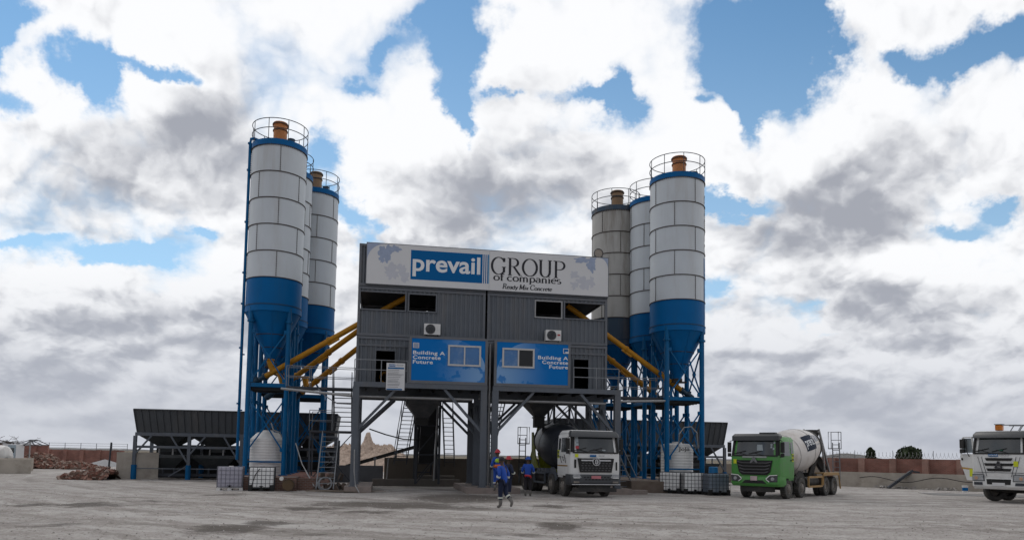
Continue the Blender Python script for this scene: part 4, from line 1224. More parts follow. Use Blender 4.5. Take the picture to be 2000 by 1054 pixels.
def ladder(name, label, cat, p, q, w, n, group, mat=M_RAILD, tread=0.2, rails=True, axis=(1, 0, 0), hand=0.9, r=0.04):
    """inclined stair or ladder from foot p to head q; axis = direction across"""
    p, q = Vector(p), Vector(q); ax = Vector(axis).normalized() * (w / 2)
    t = FT(name, label, cat, tuple(p), group)
    b = MB()
    for s in (-1, 1):
        b.bar(p + ax * s, q + ax * s, r, r * 2.4)
    t.part('stringers', b, mat, smooth=0)
    b = MB()
    for k in range(1, n):
        c = p.lerp(q, k / n)
        b.boxm(Matrix.Translation(c) @ Matrix.Rotation(math.atan2(ax.y, ax.x), 4, 'Z'), w - r, tread, 0.035)
    t.part('treads', b, mat, smooth=0)
    if rails:
        b = MB()
        for s in (-1, 1):
            b.tube(p + ax * s + Vector((0, 0, hand)), q + ax * s + Vector((0, 0, hand)), 0.022, n=6)
            for k in range(4):
                c = p.lerp(q, k / 3) + ax * s
                b.tube(c, c + Vector((0, 0, hand)), 0.02, n=6)
        t.part('handrail', b, mat)
    return t
ladder('steel_stair', 'upper flight of dark steel stairs beside the left plant column', 'stairs', (-1.15, 4.9, 3.15), (-1.15, 3.3, 5.35), 0.95, 9, 'steel stairs')
walkway('small dark landing beside the left plant column', (-2.9, 4.3, 3.02), (-0.55, 6.0, 3.12), [((-2.9, 4.32, 3.12), (-1.7, 4.32, 3.12)), ((-2.9, 5.98, 3.12), (-0.6, 5.98, 3.12))])
b = MB()
for (u, v) in ((-0.6, 4.35), (-2.85, 4.35), (-0.6, 5.95), (-2.85, 5.95)):
    b.bar((u, v, 0), (u, v, 3.01), 0.09)
b.bar((-2.8, 4.35, 2.9), (-0.65, 4.35, 0.4), 0.05); b.bar((-0.65, 4.35, 2.9), (-2.8, 4.35, 0.4), 0.05)
b.bar((-0.62, 4.35, 3.13), (-0.62, 4.35, 5.3), 0.06); b.bar((-1.72, 4.35, 3.13), (-1.72, 4.35, 5.3), 0.06)
solo('landing_frame', b, M_RAILD, 'dark braced frame under the landing by the left column', 'frame', smooth=0)
ladder('steel_ladder', 'grey ladder stair leaning from the yard up beside the left silos', 'ladder', (-1.75, 1.3, 0.1), (-1.72, 3.9, 3.05), 0.85, 11, 'steel stairs', M_RAILG, rails=False, r=0.05)
ladder('steel_stair', 'grey steel stairs to the right of the black mixer truck', 'stairs', (14.6, 2.6, 0.0), (13.55, 5.2, 3.9), 0.95, 13, 'steel stairs', M_RAILG)
ladder('steel_ladder', 'dark leaning ladder behind the left discharge hopper', 'ladder', (2.15, 8.9, 1.3), (2.65, 6.6, 5.1), 0.75, 16, 'steel stairs')
ladder('steel_ladder', 'dark leaning ladder right of the lattice tower in the left bay', 'ladder', (5.3, 10.2, 1.2), (4.9, 7.9, 4.4), 0.62, 12, 'steel stairs', hand=0.8)
ladder('steel_ladder', 'dark leaning ladder just right of the middle columns', 'ladder', (7.2, 8.2, 0.9), (7.75, 6.0, 5.0), 0.75, 18, 'steel stairs')

# lattice towers and inclined belt gantries rising behind the platform
def lattice(label, u0, u1, v0, v1, z0, z1, mat, group='lattice towers'):
    t = FT('lattice_tower', label, 'tower', ((u0 + u1) / 2, v0, z0), group)
    for (u, v) in ((u0, v0), (u1, v0), (u0, v1), (u1, v1)):
        b = MB(); b.bar((u, v, z0), (u, v, z1), 0.13); t.part('post', b, mat, smooth=0)
    b = MB()
    n = max(2, int((z1 - z0) / 1.3))
    for k in range(n):
        a, c = z0 + (z1 - z0) * k / n, z0 + (z1 - z0) * (k + 1) / n
        for v in (v0, v1):
            b.bar((u0, v, a), (u1, v, c), 0.06); b.bar((u0, v, c), (u1, v, c), 0.08)
        b.bar((u0, v0, c), (u0, v1, a), 0.06); b.bar((u1, v0, a), (u1, v1, c), 0.06)
    t.part('lattice', b, mat, smooth=0)
    return t
lattice('dark lattice tower behind the left hopper', 3.0, 4.35, 6.6, 8.6, 0.2, 5.3, M_RAILD)
lattice('dark lattice tower in the shade behind the right bay', 11.6, 13.0, 8.0, 9.6, 0.0, 5.3, M_RAILD)
t = FT('skip_hoist', 'dark skip hoist rails and bucket rising to the left mixer', 'skip hoist', (3.65, 8.8, 0.2))
b = MB()
for u in (3.2, 4.1):
    b.bar((u, 10.4, 0.2), (u, 5.9, 6.2), 0.12, 0.2)
for k in range(12):
    c = k / 11
    b.bar((3.2, 10.4 - 4.5 * c, 0.25 + 6 * c), (4.1, 10.4 - 4.5 * c, 0.25 + 6 * c), 0.07)
t.part('rails', b, M_RAILD, smooth=0)
b = MB(); b.box((3.25, 6.9, 3.0), (4.05, 7.9, 4.6)); b.box((3.15, 6.85, 4.6), (4.15, 7.95, 4.7)); t.part('bucket', b, M_DARK, smooth=0)
b = MB(); b.add([(3.25, 8.2, 1.4), (4.15, 8.2, 1.4), (4.15, 6.2, 5.2), (3.25, 6.2, 5.2), (3.25, 8.9, 1.4), (4.15, 8.9, 1.4), (4.15, 6.9, 5.2), (3.25, 6.9, 5.2)], [(0, 1, 2, 3), (7, 6, 5, 4), (0, 4, 5, 1), (3, 2, 6, 7), (0, 3, 7, 4), (1, 5, 6, 2)]); t.part('enclosure', b, M_DARK, smooth=0)
for lab, u, hz in (('vertical grey conduit hanging in front of the left bay', 3.95, 0.45), ('thin grey downpipe on the left bay concrete wall', 1.35, 0.2)):
    b = MB(); b.tube((u, 5.0 if hz > .3 else 9.6, hz), (u + 0.1, 4.6 if hz > .3 else 9.6, 4.6 if hz > .3 else 1.7), 0.045, n=8)
    solo('conduit', b, M_GALV, lab, 'pipe')
b = MB(); b.path([(0.35, 2.5, 3.2), (1.2, 3.5, 2.95), (2.2, 5.0, 2.75), (3.2, 6.4, 2.75)], 0.035, 6)
solo('slack_cable', b, M_BLACK, 'black cable sagging across the left bay', 'cable')
b = MB(); b.path([(-2.4, 3.4, 5.3), (-2.0, 3.3, 4.9), (-1.4, 3.3, 4.55), (-0.6, 2.9, 4.5)], 0.03, 6)
solo('slack_cable', b, M_RAILG, 'grey cable sagging below the left walkway', 'cable')

# ---- concrete work under the plant
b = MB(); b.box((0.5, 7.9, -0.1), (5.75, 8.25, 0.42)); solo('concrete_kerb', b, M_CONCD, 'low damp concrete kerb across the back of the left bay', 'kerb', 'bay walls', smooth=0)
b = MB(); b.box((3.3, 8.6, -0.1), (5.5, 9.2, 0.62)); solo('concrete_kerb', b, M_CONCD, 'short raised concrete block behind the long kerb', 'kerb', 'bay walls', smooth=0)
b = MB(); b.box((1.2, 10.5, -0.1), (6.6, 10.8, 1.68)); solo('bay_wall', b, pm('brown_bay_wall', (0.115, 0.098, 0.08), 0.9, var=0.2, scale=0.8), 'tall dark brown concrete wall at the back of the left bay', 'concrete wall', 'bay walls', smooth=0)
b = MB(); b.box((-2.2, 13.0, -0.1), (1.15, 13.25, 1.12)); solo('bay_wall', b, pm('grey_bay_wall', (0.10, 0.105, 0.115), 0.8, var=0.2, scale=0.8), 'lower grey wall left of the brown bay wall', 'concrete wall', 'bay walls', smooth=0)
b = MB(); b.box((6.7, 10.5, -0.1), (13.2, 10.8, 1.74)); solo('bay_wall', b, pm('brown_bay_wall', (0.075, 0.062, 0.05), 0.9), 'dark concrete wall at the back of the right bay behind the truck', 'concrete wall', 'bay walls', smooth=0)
b = MB(); b.box((13.9, 0.3, -0.05), (14.9, 0.9, 0.22)); solo('concrete_block', b, MATS['footing_concrete'], 'pinkish concrete block on the ground right of the white truck cab', 'concrete block', smooth=0)
# conveyor belt
t = FT('belt_conveyor', 'narrow belt conveyor rising past the sand heap', 'conveyor', (-1.4, 18, 0.6))
b = MB(); b.bar((-1.5, 19.0, 0.95), (4.4, 18.0, 2.75), 0.5, 0.24); t.part('belt_frame', b, M_BLACK, smooth=0)
for k in range(4):
    c = k / 3.5
    p = Vector((-1.0, 18.9, 1.05)).lerp(Vector((4.4, 18, 2.7)), c)
    b = MB(); b.bar((p.x, p.y, 0), (p.x, p.y, p.z), 0.1); b.tube((p.x, p.y - 0.35, p.z + 0.05), (p.x, p.y + 0.35, p.z + 0.05), 0.12, n=10)
    t.part('support', b, M_STEEL)

# ------------------------------------------------------------------ aggregate bins
def bins(label, u0, u1, v, zt, zm, ztlean, ends=(True, True), legs=(0, .5, 1), depth=3.6):
    """row of storage hoppers: flared sheet sides above a braced frame"""
    t = FT('aggregate_bin', label, 'storage bin', ((u0 + u1) / 2, v, 0), 'aggregate bins')
    f = MB()
    lean = 0.25
    vs = []
    fr = [(u0 + 0.12, v, zm), (u1 - 0.12, v, zm), (u1 + 0.1, v - lean, zt), (u0 - 0.1, v - lean, zt)]
    f.add(fr, [(0, 1, 2, 3)])
    n = int((u1 - u0) / 0.42)
    for k in range(n + 1):
        a = k / n
        p = Vector(fr[0]).lerp(Vector(fr[1]), a); q = Vector(fr[3]).lerp(Vector(fr[2]), a)
        f.bar(p - Vector((0, 0.04, 0)), q - Vector((0, 0.04, 0)), 0.06, 0.06, up=(1, 0, 0))
    f.bar(Vector(fr[3]) - Vector((0, 0.03, 0)), Vector(fr[2]) - Vector((0, 0.03, 0)), 0.09, 0.07)
    t.part('front_sheet', f, pm('bin_sheet', (0.058, 0.064, 0.07), 0.6, var=0.16, scale=0.9, dirt=((0.11, 0.10, 0.09), 0.5, 1.0), streak=True), smooth=0)
    sd = MB()
    for (a, s) in ((u0, -1), (u1, 1)):
        sd.add([(a - 0.12 * s, v, zm), (a - 0.12 * s, v + depth, zm), (a + 0.1 * s, v + depth + lean, zt), (a + 0.1 * s, v - lean, zt)], [(0, 1, 2, 3)])
    sd.add([(u0 + 0.12, v + depth, zm), (u1 - 0.12, v + depth, zm), (u1 + 0.1, v + depth + lean, zt), (u0 - 0.1, v + depth + lean, zt)], [(0, 1, 2, 3)])
    t.part('side_sheets', sd, MATS['bin_sheet'], smooth=0)
    b = MB(); b.box((u0, v - 0.06, zm - 0.22), (u1, v + 0.12, zm - 0.003)); b.box((u0, v + depth - 0.12, zm - 0.22), (u1, v + depth + 0.06, zm - 0.003))
    b.box((u0, v - 0.02, zm - 1.02), (u1, v + 0.1, zm - 0.86)); b.box((u0, v + depth - 0.1, zm - 1.02), (u1, v + depth, zm - 0.86))
    t.part('frame_beams', b, M_STEEL, smooth=0)
    ls = [u0 + (u1 - u0) * k for k in legs]
    for u in ls:
        for vv in (v - 0.07, v + depth - 0.1):
            b = MB(); b.box((u - 0.1, vv, 0.0), (u + 0.1, vv + 0.2, zm - 0.225)); lg = t.part('leg', b, M_STEEL, smooth=0)
            b = MB(); b.tube((u, vv + 0.1, 0.0), (u, vv + 0.1, 0.95), 0.17, n=14); t.part('blue_foot', b, M_BLUES, lg)
    br = MB()
    for a, c in zip(ls, ls[1:]):
        m = (a + c) / 2
        br.bar((a + 0.1, v - 0.03, zm - 1.35), (a + (c - a) * 0.3, v - 0.03, zm - 0.22), 0.1)
        br.bar((c - 0.1, v - 0.03, zm - 1.9), (a + (c - a) * 0.66, v - 0.03, zm - 0.22), 0.1)
        br.bar((c - 0.1, v - 0.03, 0.9), (c - 0.1 - 1.1, v - 0.03, 0.2), 0.07)
        br.box((a, v - 0.04, 0.68), (c, v + 0.02, 0.74))
    t.part('brace', br, M_STEEL, smooth=0)
    rk = MB(); rk.box((u0 + 0.3, v + depth + 0.07, 0.0), (u1 - 0.3, v + depth + 0.1, zm - 0.75)); t.part('dark_backing', rk, M_DARK, smooth=0)  # added dark sheet that blacks out the bright gaps behind the hoppers
    hm = pm('bin_hopper', (0.045, 0.052, 0.055), 0.65, var=0.2, scale=1.5, dirt=((0.11, 0.1, 0.09), 0.5, 1.5))
    nh = max(1, round((u1 - u0) / 2.9))
    for k in range(nh):
        a = u0 + (u1 - u0) * (k + 0.05) / nh; c = u0 + (u1 - u0) * (k + 0.95) / nh; m = (a + c) / 2
        h = MB(); h.add([(a, v + 0.15, zm - 0.2), (c, v + 0.15, zm - 0.2), (c, v + depth - 0.2, zm - 0.2), (a, v + depth - 0.2, zm - 0.2),
                         (m - 0.35, v + 1.3, zm - 1.0), (m + 0.35, v + 1.3, zm - 1.0), (m + 0.35, v + 2.2, zm - 1.0), (m - 0.35, v + 2.2, zm - 1.0)],
                        [(0, 1, 5, 4), (1, 2, 6, 5), (2, 3, 7, 6), (3, 0, 4, 7)])
        h.box((m - 0.4, v + 1.25, zm - 1.25), (m + 0.4, v + 2.25, zm - 1.003))
        t.part('hopper', h, hm, smooth=0)
        w = MB(); zz = zm - 1.45
        w.box((a + 0.05, v + 0.5, zz - 0.2), (c - 0.05, v + 2.6, zz))
        w.add([(a + 0.1, v + 0.55, zz - 0.203), (c - 0.1, v + 0.55, zz - 0.203), (c - 0.1, v + 2.5, zz - 0.203), (a + 0.1, v + 2.5, zz - 0.203),
               (m - 0.5, v + 1.2, zz - 0.95), (m + 0.5, v + 1.2, zz - 0.95), (m + 0.5, v + 1.9, zz - 0.95), (m - 0.5, v + 1.9, zz - 0.95)], [(0, 1, 5, 4), (1, 2, 6, 5), (2, 3, 7, 6), (3, 0, 4, 7), (4, 5, 6, 7)])
        t.part('weigh_hopper', w, hm, smooth=0)
        w = MB(); w.tube((m - 0.3, v + 0.8, zz + 0.0), (m - 0.3, v + 0.8, zz + 0.4), 0.06, n=8); w.tube((m + 0.6, v + 0.6, zz), (m + 0.6, v + 0.6, zz + 0.4), 0.06, n=8)
        t.part('gate_cylinder', w, M_GALV)
    bl = MB(); bl.box((u0 + 0.6, v + 0.9, 0.25), (u1 - 0.3, v + 2.1, 0.33)); bl.box((u0 + 0.6, v + 0.7, 0.2), (u1 - 0.3, v + 0.78, 0.38))
    k = u0 + 0.9
    while k < u1 - 0.5:
        bl.tube((k, v + 0.72, 0.33), (k - 0.02, v + 0.66, 0.75), 0.07, n=8); k += 0.72
    t.part('collecting_belt', bl, M_RAILD, smooth=0)
    return t
bins('dark grey row of aggregate bins left of the silos, one end in full view', -14.86, -2.1, 14.7, 4.55, 3.06, 0, legs=(0, .262, .52, .78, 1))
bins('dark grey row of aggregate bins behind the right silos and green truck', 13.6, 27.0, 16.0, 4.72, 3.03, 0, legs=(0, .25, .5, .75, 1))

# ------------------------------------------------------------------ water tanks and bulk containers
def water_tank(label, u, v, r, z0, z1, z2, writing):
    t = FT('water_tank', label, 'water tank', (u, v, z0), 'white plastic water tanks')
    pr = [(r, z0)]
    n = 13
    for k in range(n):
        a = z0 + (z1 - z0) * k / n; c = z0 + (z1 - z0) * (k + 1) / n
        pr += [(r, a + 0.015), (r, c - 0.03), (r - 0.012, c - 0.015)]
    pr += [(r, z1), (r * 0.9, z1 + (z2 - z1) * 0.25), (0.62 * r, z1 + (z2 - z1) * 0.9), (0.3, z2), (0.3, z2 + 0.05), (0, z2 + 0.06)]
    b = MB(); b.lathe(pr, Matrix.Translation((u, v, 0)), 40); t.part('shell', b, M_PLAST, smooth=50)
    b = MB(); b.tube((u, v, z2 + 0.05), (u, v, z2 + 0.1), 0.26, n=20); t.part('lid', b, M_PLAST)
    b = MB(); b.path([(u + 0.2, v - 0.3, z2 + 0.5), (u + 0.35, v - 0.5, z2 + 0.1), (u + 0.7, v - 0.5, z2 - 0.02), (u + r - 0.1, v - 0.45, z1 + 0.12)], 0.035, 8)
    t.part('filler_hose', b, M_GALV if not writing else M_BLACK)
    if writing:
        tx = MB()
        f = lambda x, y: (u + (r + 0.006) * math.sin(x / r), v - (r + 0.006) * math.cos(x / r), y)
        put_text(tx, 'JoJo', f, box=(-0.28, z1 - 0.42, 0.42, z1 - 0.14), bold=0.012, shear=0.0)
        t.part('lettering', tx, M_INK, smooth=0)
    return t
water_tank('white ribbed water tank with a domed top under the front left silo', -5.3, 6.15, 0.92, 0.62, 2.62, 3.02, False)
water_tank('white ribbed water tank with black lettering under the front right silo', 18.1, 4.05, 0.93, 0.64, 2.72, 2.80, True)
b = MB(); b.path([(17.75, 2.95, 2.6), (17.75, 2.9, 3.3), (18.05, 2.9, 3.7), (18.5, 2.9, 3.75), (18.85, 2.9, 3.4), (18.9, 2.9, 2.5)], 0.035, 8)
solo('filler_hose', b, M_GALV, 'pale hose arching over the lettered right water tank', 'hose')

def ibc(label, loc, rz, bottle, inner=None, cage=None, base_dark=True):
    t = T('bulk_container', label, 'liquid container', loc, rz, 'caged plastic liquid containers')
    b = MB(); b.box((-0.56, -0.47, 0.16), (0.56, 0.47, 1.14))
    # soften
    vb = t.part('bottle', b, bottle, smooth=0)
    bev = vb.modifiers.new('bevel', 'BEVEL'); bev.width = 0.07; bev.segments = 3
    b = MB(); b.tube((0, 0, 1.14), (0, 0, 1.19), 0.11, n=16); t.part('cap', b, M_RAILD if base_dark else M_PLAST)
    c = MB(); r = 0.011
    X, Y = 0.59, 0.50
    for z in (0.17, 0.37, 0.57, 0.77, 0.97, 1.15):
        c.path([(-X, -Y, z), (X, -Y, z), (X, Y, z), (-X, Y, z)], r if z < 1.1 else 0.016, 5, True)
    for k in range(7):
        x = -X + 2 * X * k / 6
        for y in (-Y, Y):
            c.tube((x, y, 0.14), (x, y, 1.16), r, n=5)
    for k in range(1, 6):
        y = -Y + 2 * Y * k / 6
        for x in (-X, X):
            c.tube((x, y, 0.14), (x, y, 1.16), r, n=5)
    t.part('cage', c, cage or M_GALV)
    p = MB()
    p.box((-0.6, -0.5, 0.11), (0.6, 0.5, 0.145))
    for x in (-0.52, 0, 0.52):
        p.box((x - 0.09, -0.5, 0.0), (x + 0.09, -0.3, 0.108)); p.box((x - 0.09, 0.3, 0.0), (x + 0.09, 0.5, 0.108)); p.box((x - 0.09, -0.1, 0.0), (x + 0.09, 0.1, 0.108))
    p.box((-0.6, -0.505, -0.0), (0.6, -0.44, 0.02))
    if base_dark:
        p.box((-0.6, -0.515, 0.146), (-0.4, -0.42, 0.30)); p.box((0.4, -0.515, 0.146), (0.6, -0.42, 0.30))
    t.part('pallet', p, M_BLACK if base_dark else M_PLAST, smooth=0)
    v = MB(); v.tube((0.0, -0.49, 0.22), (0.0, -0.60, 0.22), 0.05, n=10); v.bar((-0.1, -0.6, 0.24), (0.1, -0.6, 0.24), 0.03)
    t.part('tap', v, M_BLACK)
    return t
IW = pm('container_white', (0.86, 0.86, 0.85), 0.45, var=0.05, scale=1, dirt=((0.40, 0.37, 0.33), 0.5, 1.5))
IG = pm('container_lilac_grey', (0.40, 0.39, 0.46), 0.5, var=0.08, scale=1, dirt=((0.22, 0.2, 0.2), 0.5, 1.5))
IB = pm('container_blue_grey', (0.20, 0.24, 0.30), 0.5, var=0.2, scale=1.2, dirt=((0.42, 0.41, 0.39), 0.8, 1.0))
ibc('lilac grey caged container standing left of the white one', (-13.86, 36.45, 0), R(16), IG, base_dark=False, cage=pm('cage_grey', (0.17, 0.17, 0.20), 0.5, metal=0.3))
ibc('white caged container with a dark hose across it, near the left silo legs', (-12.30, 36.45, 0), R(14), IW, cage=M_RAILD)
b = MB(); b.path([(-12.25, 35.93, 1.1), (-12.45, 35.88, 0.8), (-12.55, 35.88, 0.5), (-12.62, 35.86, 0.2)], 0.018, 6)
solo('hose', b, M_BLACK, 'thin dark hose hanging down the front of the white caged container', 'hose', frame='world')
ibc('white caged container, left of the pair under the right silo', (9.0, 41.1, 0), R(-28), IW, cage=M_RAILD)
ibc('white caged container, right of the pair under the right silo', (9.95, 40.45, 0), R(6), IW, cage=M_RAILD)
ibc('half empty caged container with blue grey liquid right of the white pair', (11.02, 39.55, 0), R(8), IB, cage=M_RAILD)
b = MB(); b.lathe([(0.0, 0.34), (0.2, 0.34), (0.24, 0.31), (0.26, 0.0), (0.0, 0.0)], Matrix.Translation((10.95, 39.75, 1.17)), 20)
solo('blue_tub', b, pm('tub_blue', (0.01, 0.14, 0.33), 0.5), 'upturned blue plastic tub on top of the half empty container', 'tub', frame='world')
# rusty drum, hoses, mixer drum and odds and ends by the left plinth
t = FT('steel_drum', 'rusty brown steel drum lying on its side by the brick wall', 'drum', (-3.45, 1.0, 0.0))
b = MB(); b.tube((-3.45, 0.75, 0.30), (-3.5, 1.28, 0.30), 0.29, n=28); t.part('barrel', b, pm('rust_drum', (0.115, 0.075, 0.04), 0.8, var=0.3, scale=3, dirt=((0.06, 0.045, 0.035), 0.7, 4)))
b = MB(); Mx = Matrix.Translation((-3.45, 0.745, 0.30)) @ Matrix.Rotation(math.pi / 2, 4, 'X'); q = MB(); q.ring((0, 0, 0), 0.285, 0.018, 28, 5); b.add([tuple(Mx @ Vector(p)) for p in q.v], q.f); t.part('rim', b, M_RUST)
b = MB(); b.tube((-3.78, 0.72, 0.62), (-3.78, 0.78, 0.62), 0.1, n=16); t.part('bung_cap', b, M_PLAST)
for lab, pts in (('pale hose leaning from a silo leg down to the brick wall', [(-3.6, 4.6, 2.4), (-3.1, 3.4, 1.3), (-2.6, 2.2, 0.66), (-2.3, 1.8, 0.2)]),
                 ('black hose looped on the ground by the left column', [(-0.9, 0.9, 0.9), (-1.1, 0.6, 0.4), (-0.95, 0.4, 0.05), (-0.3, 0.3, 0.03)]),
                 ('grey hose hanging down the front of the left column', [(-0.30, -0.06, 2.1), (-0.28, -0.1, 1.0), (-0.2, -0.14, 0.35), (0.0, -0.4, 0.03)])):
    b = MB(); b.path(pts, 0.03, 7); solo('hose', b, M_BLACK if 'black' in lab else M_GALV, lab, 'hose', 'loose hoses')
b = MB(); b.ring((0, 0, 0), 0.33, 0.03, 24, 6); b.ring((0.04, 0.02, 0.05), 0.31, 0.03, 24, 6)
Mx = Matrix.Translation((-1.75, 1.15, 0.36)) @ Matrix.Rotation(R(75), 4, 'X'); b.v = [tuple(Mx @ Vector(p)) for p in b.v]
solo('coiled_hose', b, M_RAILG, 'coiled hose leaning at the foot of the left ladder', 'hose')
rnd = random.Random(21)
b = MB()
for k in range(14):
    u = -2.6 + rnd.random() * 2.6; v = -0.1 + rnd.random() * 0.9; a = rnd.random() * 0.5 - 0.25
    L_ = 0.7 + rnd.random() * 1.2
    b.bar((u, v, 0.03 + 0.02 * k % 0.07), (u + L_ * math.cos(a), v + L_ * math.sin(a), 0.04 + 0.05 * rnd.random()), 0.10, 0.03)
solo('scrap_planks', b, pm('old_timber', (0.20, 0.165, 0.135), 0.9, var=0.3, scale=3), 'scattered old planks on the ground left of the left column', 'planks', smooth=0)
b = MB()
for k in range(26):
    u = -2.3 + rnd.random() * 1.9; v = 1.6 + rnd.random() * 1.8; r = 0.08 + 0.14 * rnd.random(); z = 0.62 if v > 3 else 0.08
    M = Matrix.Translation((u, v, z + 0.05)) @ Euler((rnd.random() * 3, rnd.random() * 3, rnd.random() * 3)).to_matrix().to_4x4()
    b.boxm(M, r * 2.2, r, r * 1.3)
solo('scrap_heap', b, pm('scrap_brown', (0.10, 0.075, 0.06), 0.9, var=0.4, scale=3), 'small heap of brown scrap behind the left ladder', 'scrap heap', smooth=0)

# ------------------------------------------------------------------ yard walls, rubble, far things (world frame)
def wall_run(name, label, p, q, z0, z1, th, mat, pillars=0, cat='wall', group=None, pz=0.0, pillar_mat=None):
    p, q = Vector((*p, 0)), Vector((*q, 0))
    d = q - p; L_ = d.length; rz = math.atan2(d.y, d.x)
    t = T(name, label, cat, p + Vector((0, 0, z0)), rz, group)
    b = MB(); b.box((0, 0, 0), (L_, th, z1 - z0)); t.part('panel', b, mat, smooth=0)
    n = pillars
    for k in range(n):
        x = L_ * (k + 0.5) / n
        b = MB(); b.box((x - 0.22, -0.32, 0), (x + 0.22, th + 0.1, z1 - z0 + pz)); t.part('pillar', b, pillar_mat or mat, smooth=0)
    return t
M_BRICKR = brick_mat('yard_brick', (0.30, 0.125, 0.095), (0.24, 0.10, 0.075), (0.24, 0.17, 0.145))
M_BRICKP = brick_mat('pillar_brick', (0.38, 0.20, 0.155), (0.32, 0.17, 0.13), (0.3, 0.23, 0.2))
# right boundary
wall_run('concrete_wall', 'long low raw concrete retaining wall behind the trucks on the right', (25.2, 57.4), (37.5, 45.2), -0.1, 1.12, 0.3, M_CONC)
wall_run('brick_wall', 'lower pillared red brick wall above the concrete wall on the right', (25.3, 60.4), (33.75, 53.0), 0.0, 2.18, 0.22, M_BRICKR, 5, 'brick wall', 'brick boundary walls', 0.02, M_BRICKP)
wall_run('brick_wall', 'taller section of red brick wall beside the open truck door', (34.0, 53.1), (40.5, 47.4), 0.0, 2.42, 0.22, M_BRICKR, 4, 'brick wall', 'brick boundary walls', 0.02, M_BRICKP)
b = MB()
b.add([(25.2, 57.8, 1.05), (37.5, 45.6, 1.05), (40.6, 47.3, 1.06), (25.4, 60.5, 1.06)], [(0, 1, 2, 3)])
o = link_mesh('terrace_ground', b, pm('terrace_soil', (0.17, 0.13, 0.10), 0.95, var=0.3, scale=1.2), smooth=0); o['kind'] = 'structure'
def razor(label, p, q, z):
    p, q = Vector((*p, z)), Vector((*q, z))
    t = T('razor_wire', label, 'razor wire', p, 0, 'razor wire coils')
    d = (q - p); L_ = d.length; u = d.normalized(); s = Vector((-u.y, u.x, 0))
    pts = []
    n = int(L_ / 0.26) * 12
    for k in range(n):
        a = 2 * math.pi * k / 12
        pts.append(u * (L_ * k / n) + s * (0.22 * math.cos(a)) + Vector((0, 0, 0.27 + 0.22 * math.sin(a))))
    b = MB(); b.path(pts, 0.009, 3); t.part('coil', b, M_GALV)
    m = max(2, int(L_ / 2.4))
    for k in range(m + 1):
        c = u * (L_ * k / m)
        b = MB(); b.tube(c, c + Vector((0, 0, 0.62)), 0.02, n=5); t.part('post', b, M_RAILD)
razor('coiled razor wire along the top of the lower right brick wall', (25.4, 60.5), (33.7, 53.1), 2.2)
razor('coiled razor wire on the taller brick wall by the truck door', (34.1, 53.2), (40.4, 47.5), 2.44)
wall_run('concrete_wall', 'brownish raw concrete wall between the aggregate bins and the green truck', (13.0, 64.5), (25.0, 58.2), -0.1, 1.55, 0.3, pm('brown_concrete', (0.25, 0.21, 0.17), 0.92, var=0.2, scale=0.7, bump=0.3))
# chute, stick, bucket, cables by the concrete wall
t = T('metal_chute', 'dark metal chute leaning on the concrete wall between the two trucks', 'chute', (27.5, 53.7, 0), 0)
b = MB(); b.bar((0, -0.1, 0.05), (1.75, -0.05, 1.28), 0.36, 0.12); b.bar((1.75, -0.05, 1.28), (2.3, 0.1, 1.2), 0.36, 0.1); t.part('trough', b, M_RAILD, smooth=0)
b = MB(); b.bar((0, -0.31, 0.1), (1.75, -0.25, 1.34), 0.04, 0.18); t.part('lip', b, M_RAILD, smooth=0)
b = MB()
rnd = random.Random(4)
for k in range(46):
    x = 27.2 + rnd.random() * 3.8; y = 54.4 - (x - 27.2) * 0.86 + rnd.random() * 0.5; r = 0.05 + 0.1 * rnd.random()
    M = Matrix.Translation((x, y, r * 0.4)) @ Euler((rnd.random() * 3, rnd.random() * 3, rnd.random() * 3)).to_matrix().to_4x4()
    b.boxm(M, r * 2, r * 1.5, r)
solo('stone_rubble', b, pm('pale_rubble', (0.30, 0.28, 0.26), 0.9, var=0.3, scale=2), 'scatter of pale broken stones at the foot of the leaning chute', 'rubble', frame='world', smooth=0, kind='stuff')
b = MB(); b.bar((30.2, 45.8, 0.0), (31.8, 47.6, 1.25), 0.05)
solo('timber_prop', b, pm('old_timber', (0.2, 0.165, 0.135), 0.9), 'thin timber prop leaning near the blue and white bucket', 'prop', frame='world', smooth=0)
t = T('paint_bucket', 'white bucket with a blue band standing left of the white truck', 'bucket', (29.95, 48.5, 0), 0)
b = MB(); b.lathe([(0.15, 0.0), (0.18, 0.42), (0.195, 0.42), (0.195, 0.46), (0, 0.46)], n=20); t.part('pail', b, M_PLAST)
b = MB(); b.lathe([(0.163, 0.12), (0.178, 0.33)], n=20); t.part('band', b, M_LOGO)
b = MB()
pts = []
for k in range(40):
    x = 26.2 + k * 0.26; y = 56.35 - (x - 25.2) * 0.992
    pts.append((x, y - 0.12, 0.72 + 0.16 * math.sin(k * 0.55) - 0.08 * math.sin(k * 0.21)))
b.path(pts, 0.028, 5)
solo('slack_cable', b, M_BLACK, 'black cable looping along the face of the right concrete wall', 'cable', frame='world')
b = MB(); b.box((25.5, 43.0, -0.02), (33.0, 46.2, 0.02))
Mx = Matrix.Translation((29, 44.6, 0)) @ Matrix.Rotation(R(-14), 4, 'Z') @ Matrix.Translation((-29, -44.6, 0)); b.v = [tuple(Mx @ Vector(p)) for p in b.v]
o = link_mesh('concrete_path', b, pm('slab_grey', (0.16, 0.155, 0.15), 0.85, var=0.15, scale=1), smooth=0); o['kind'] = 'structure'

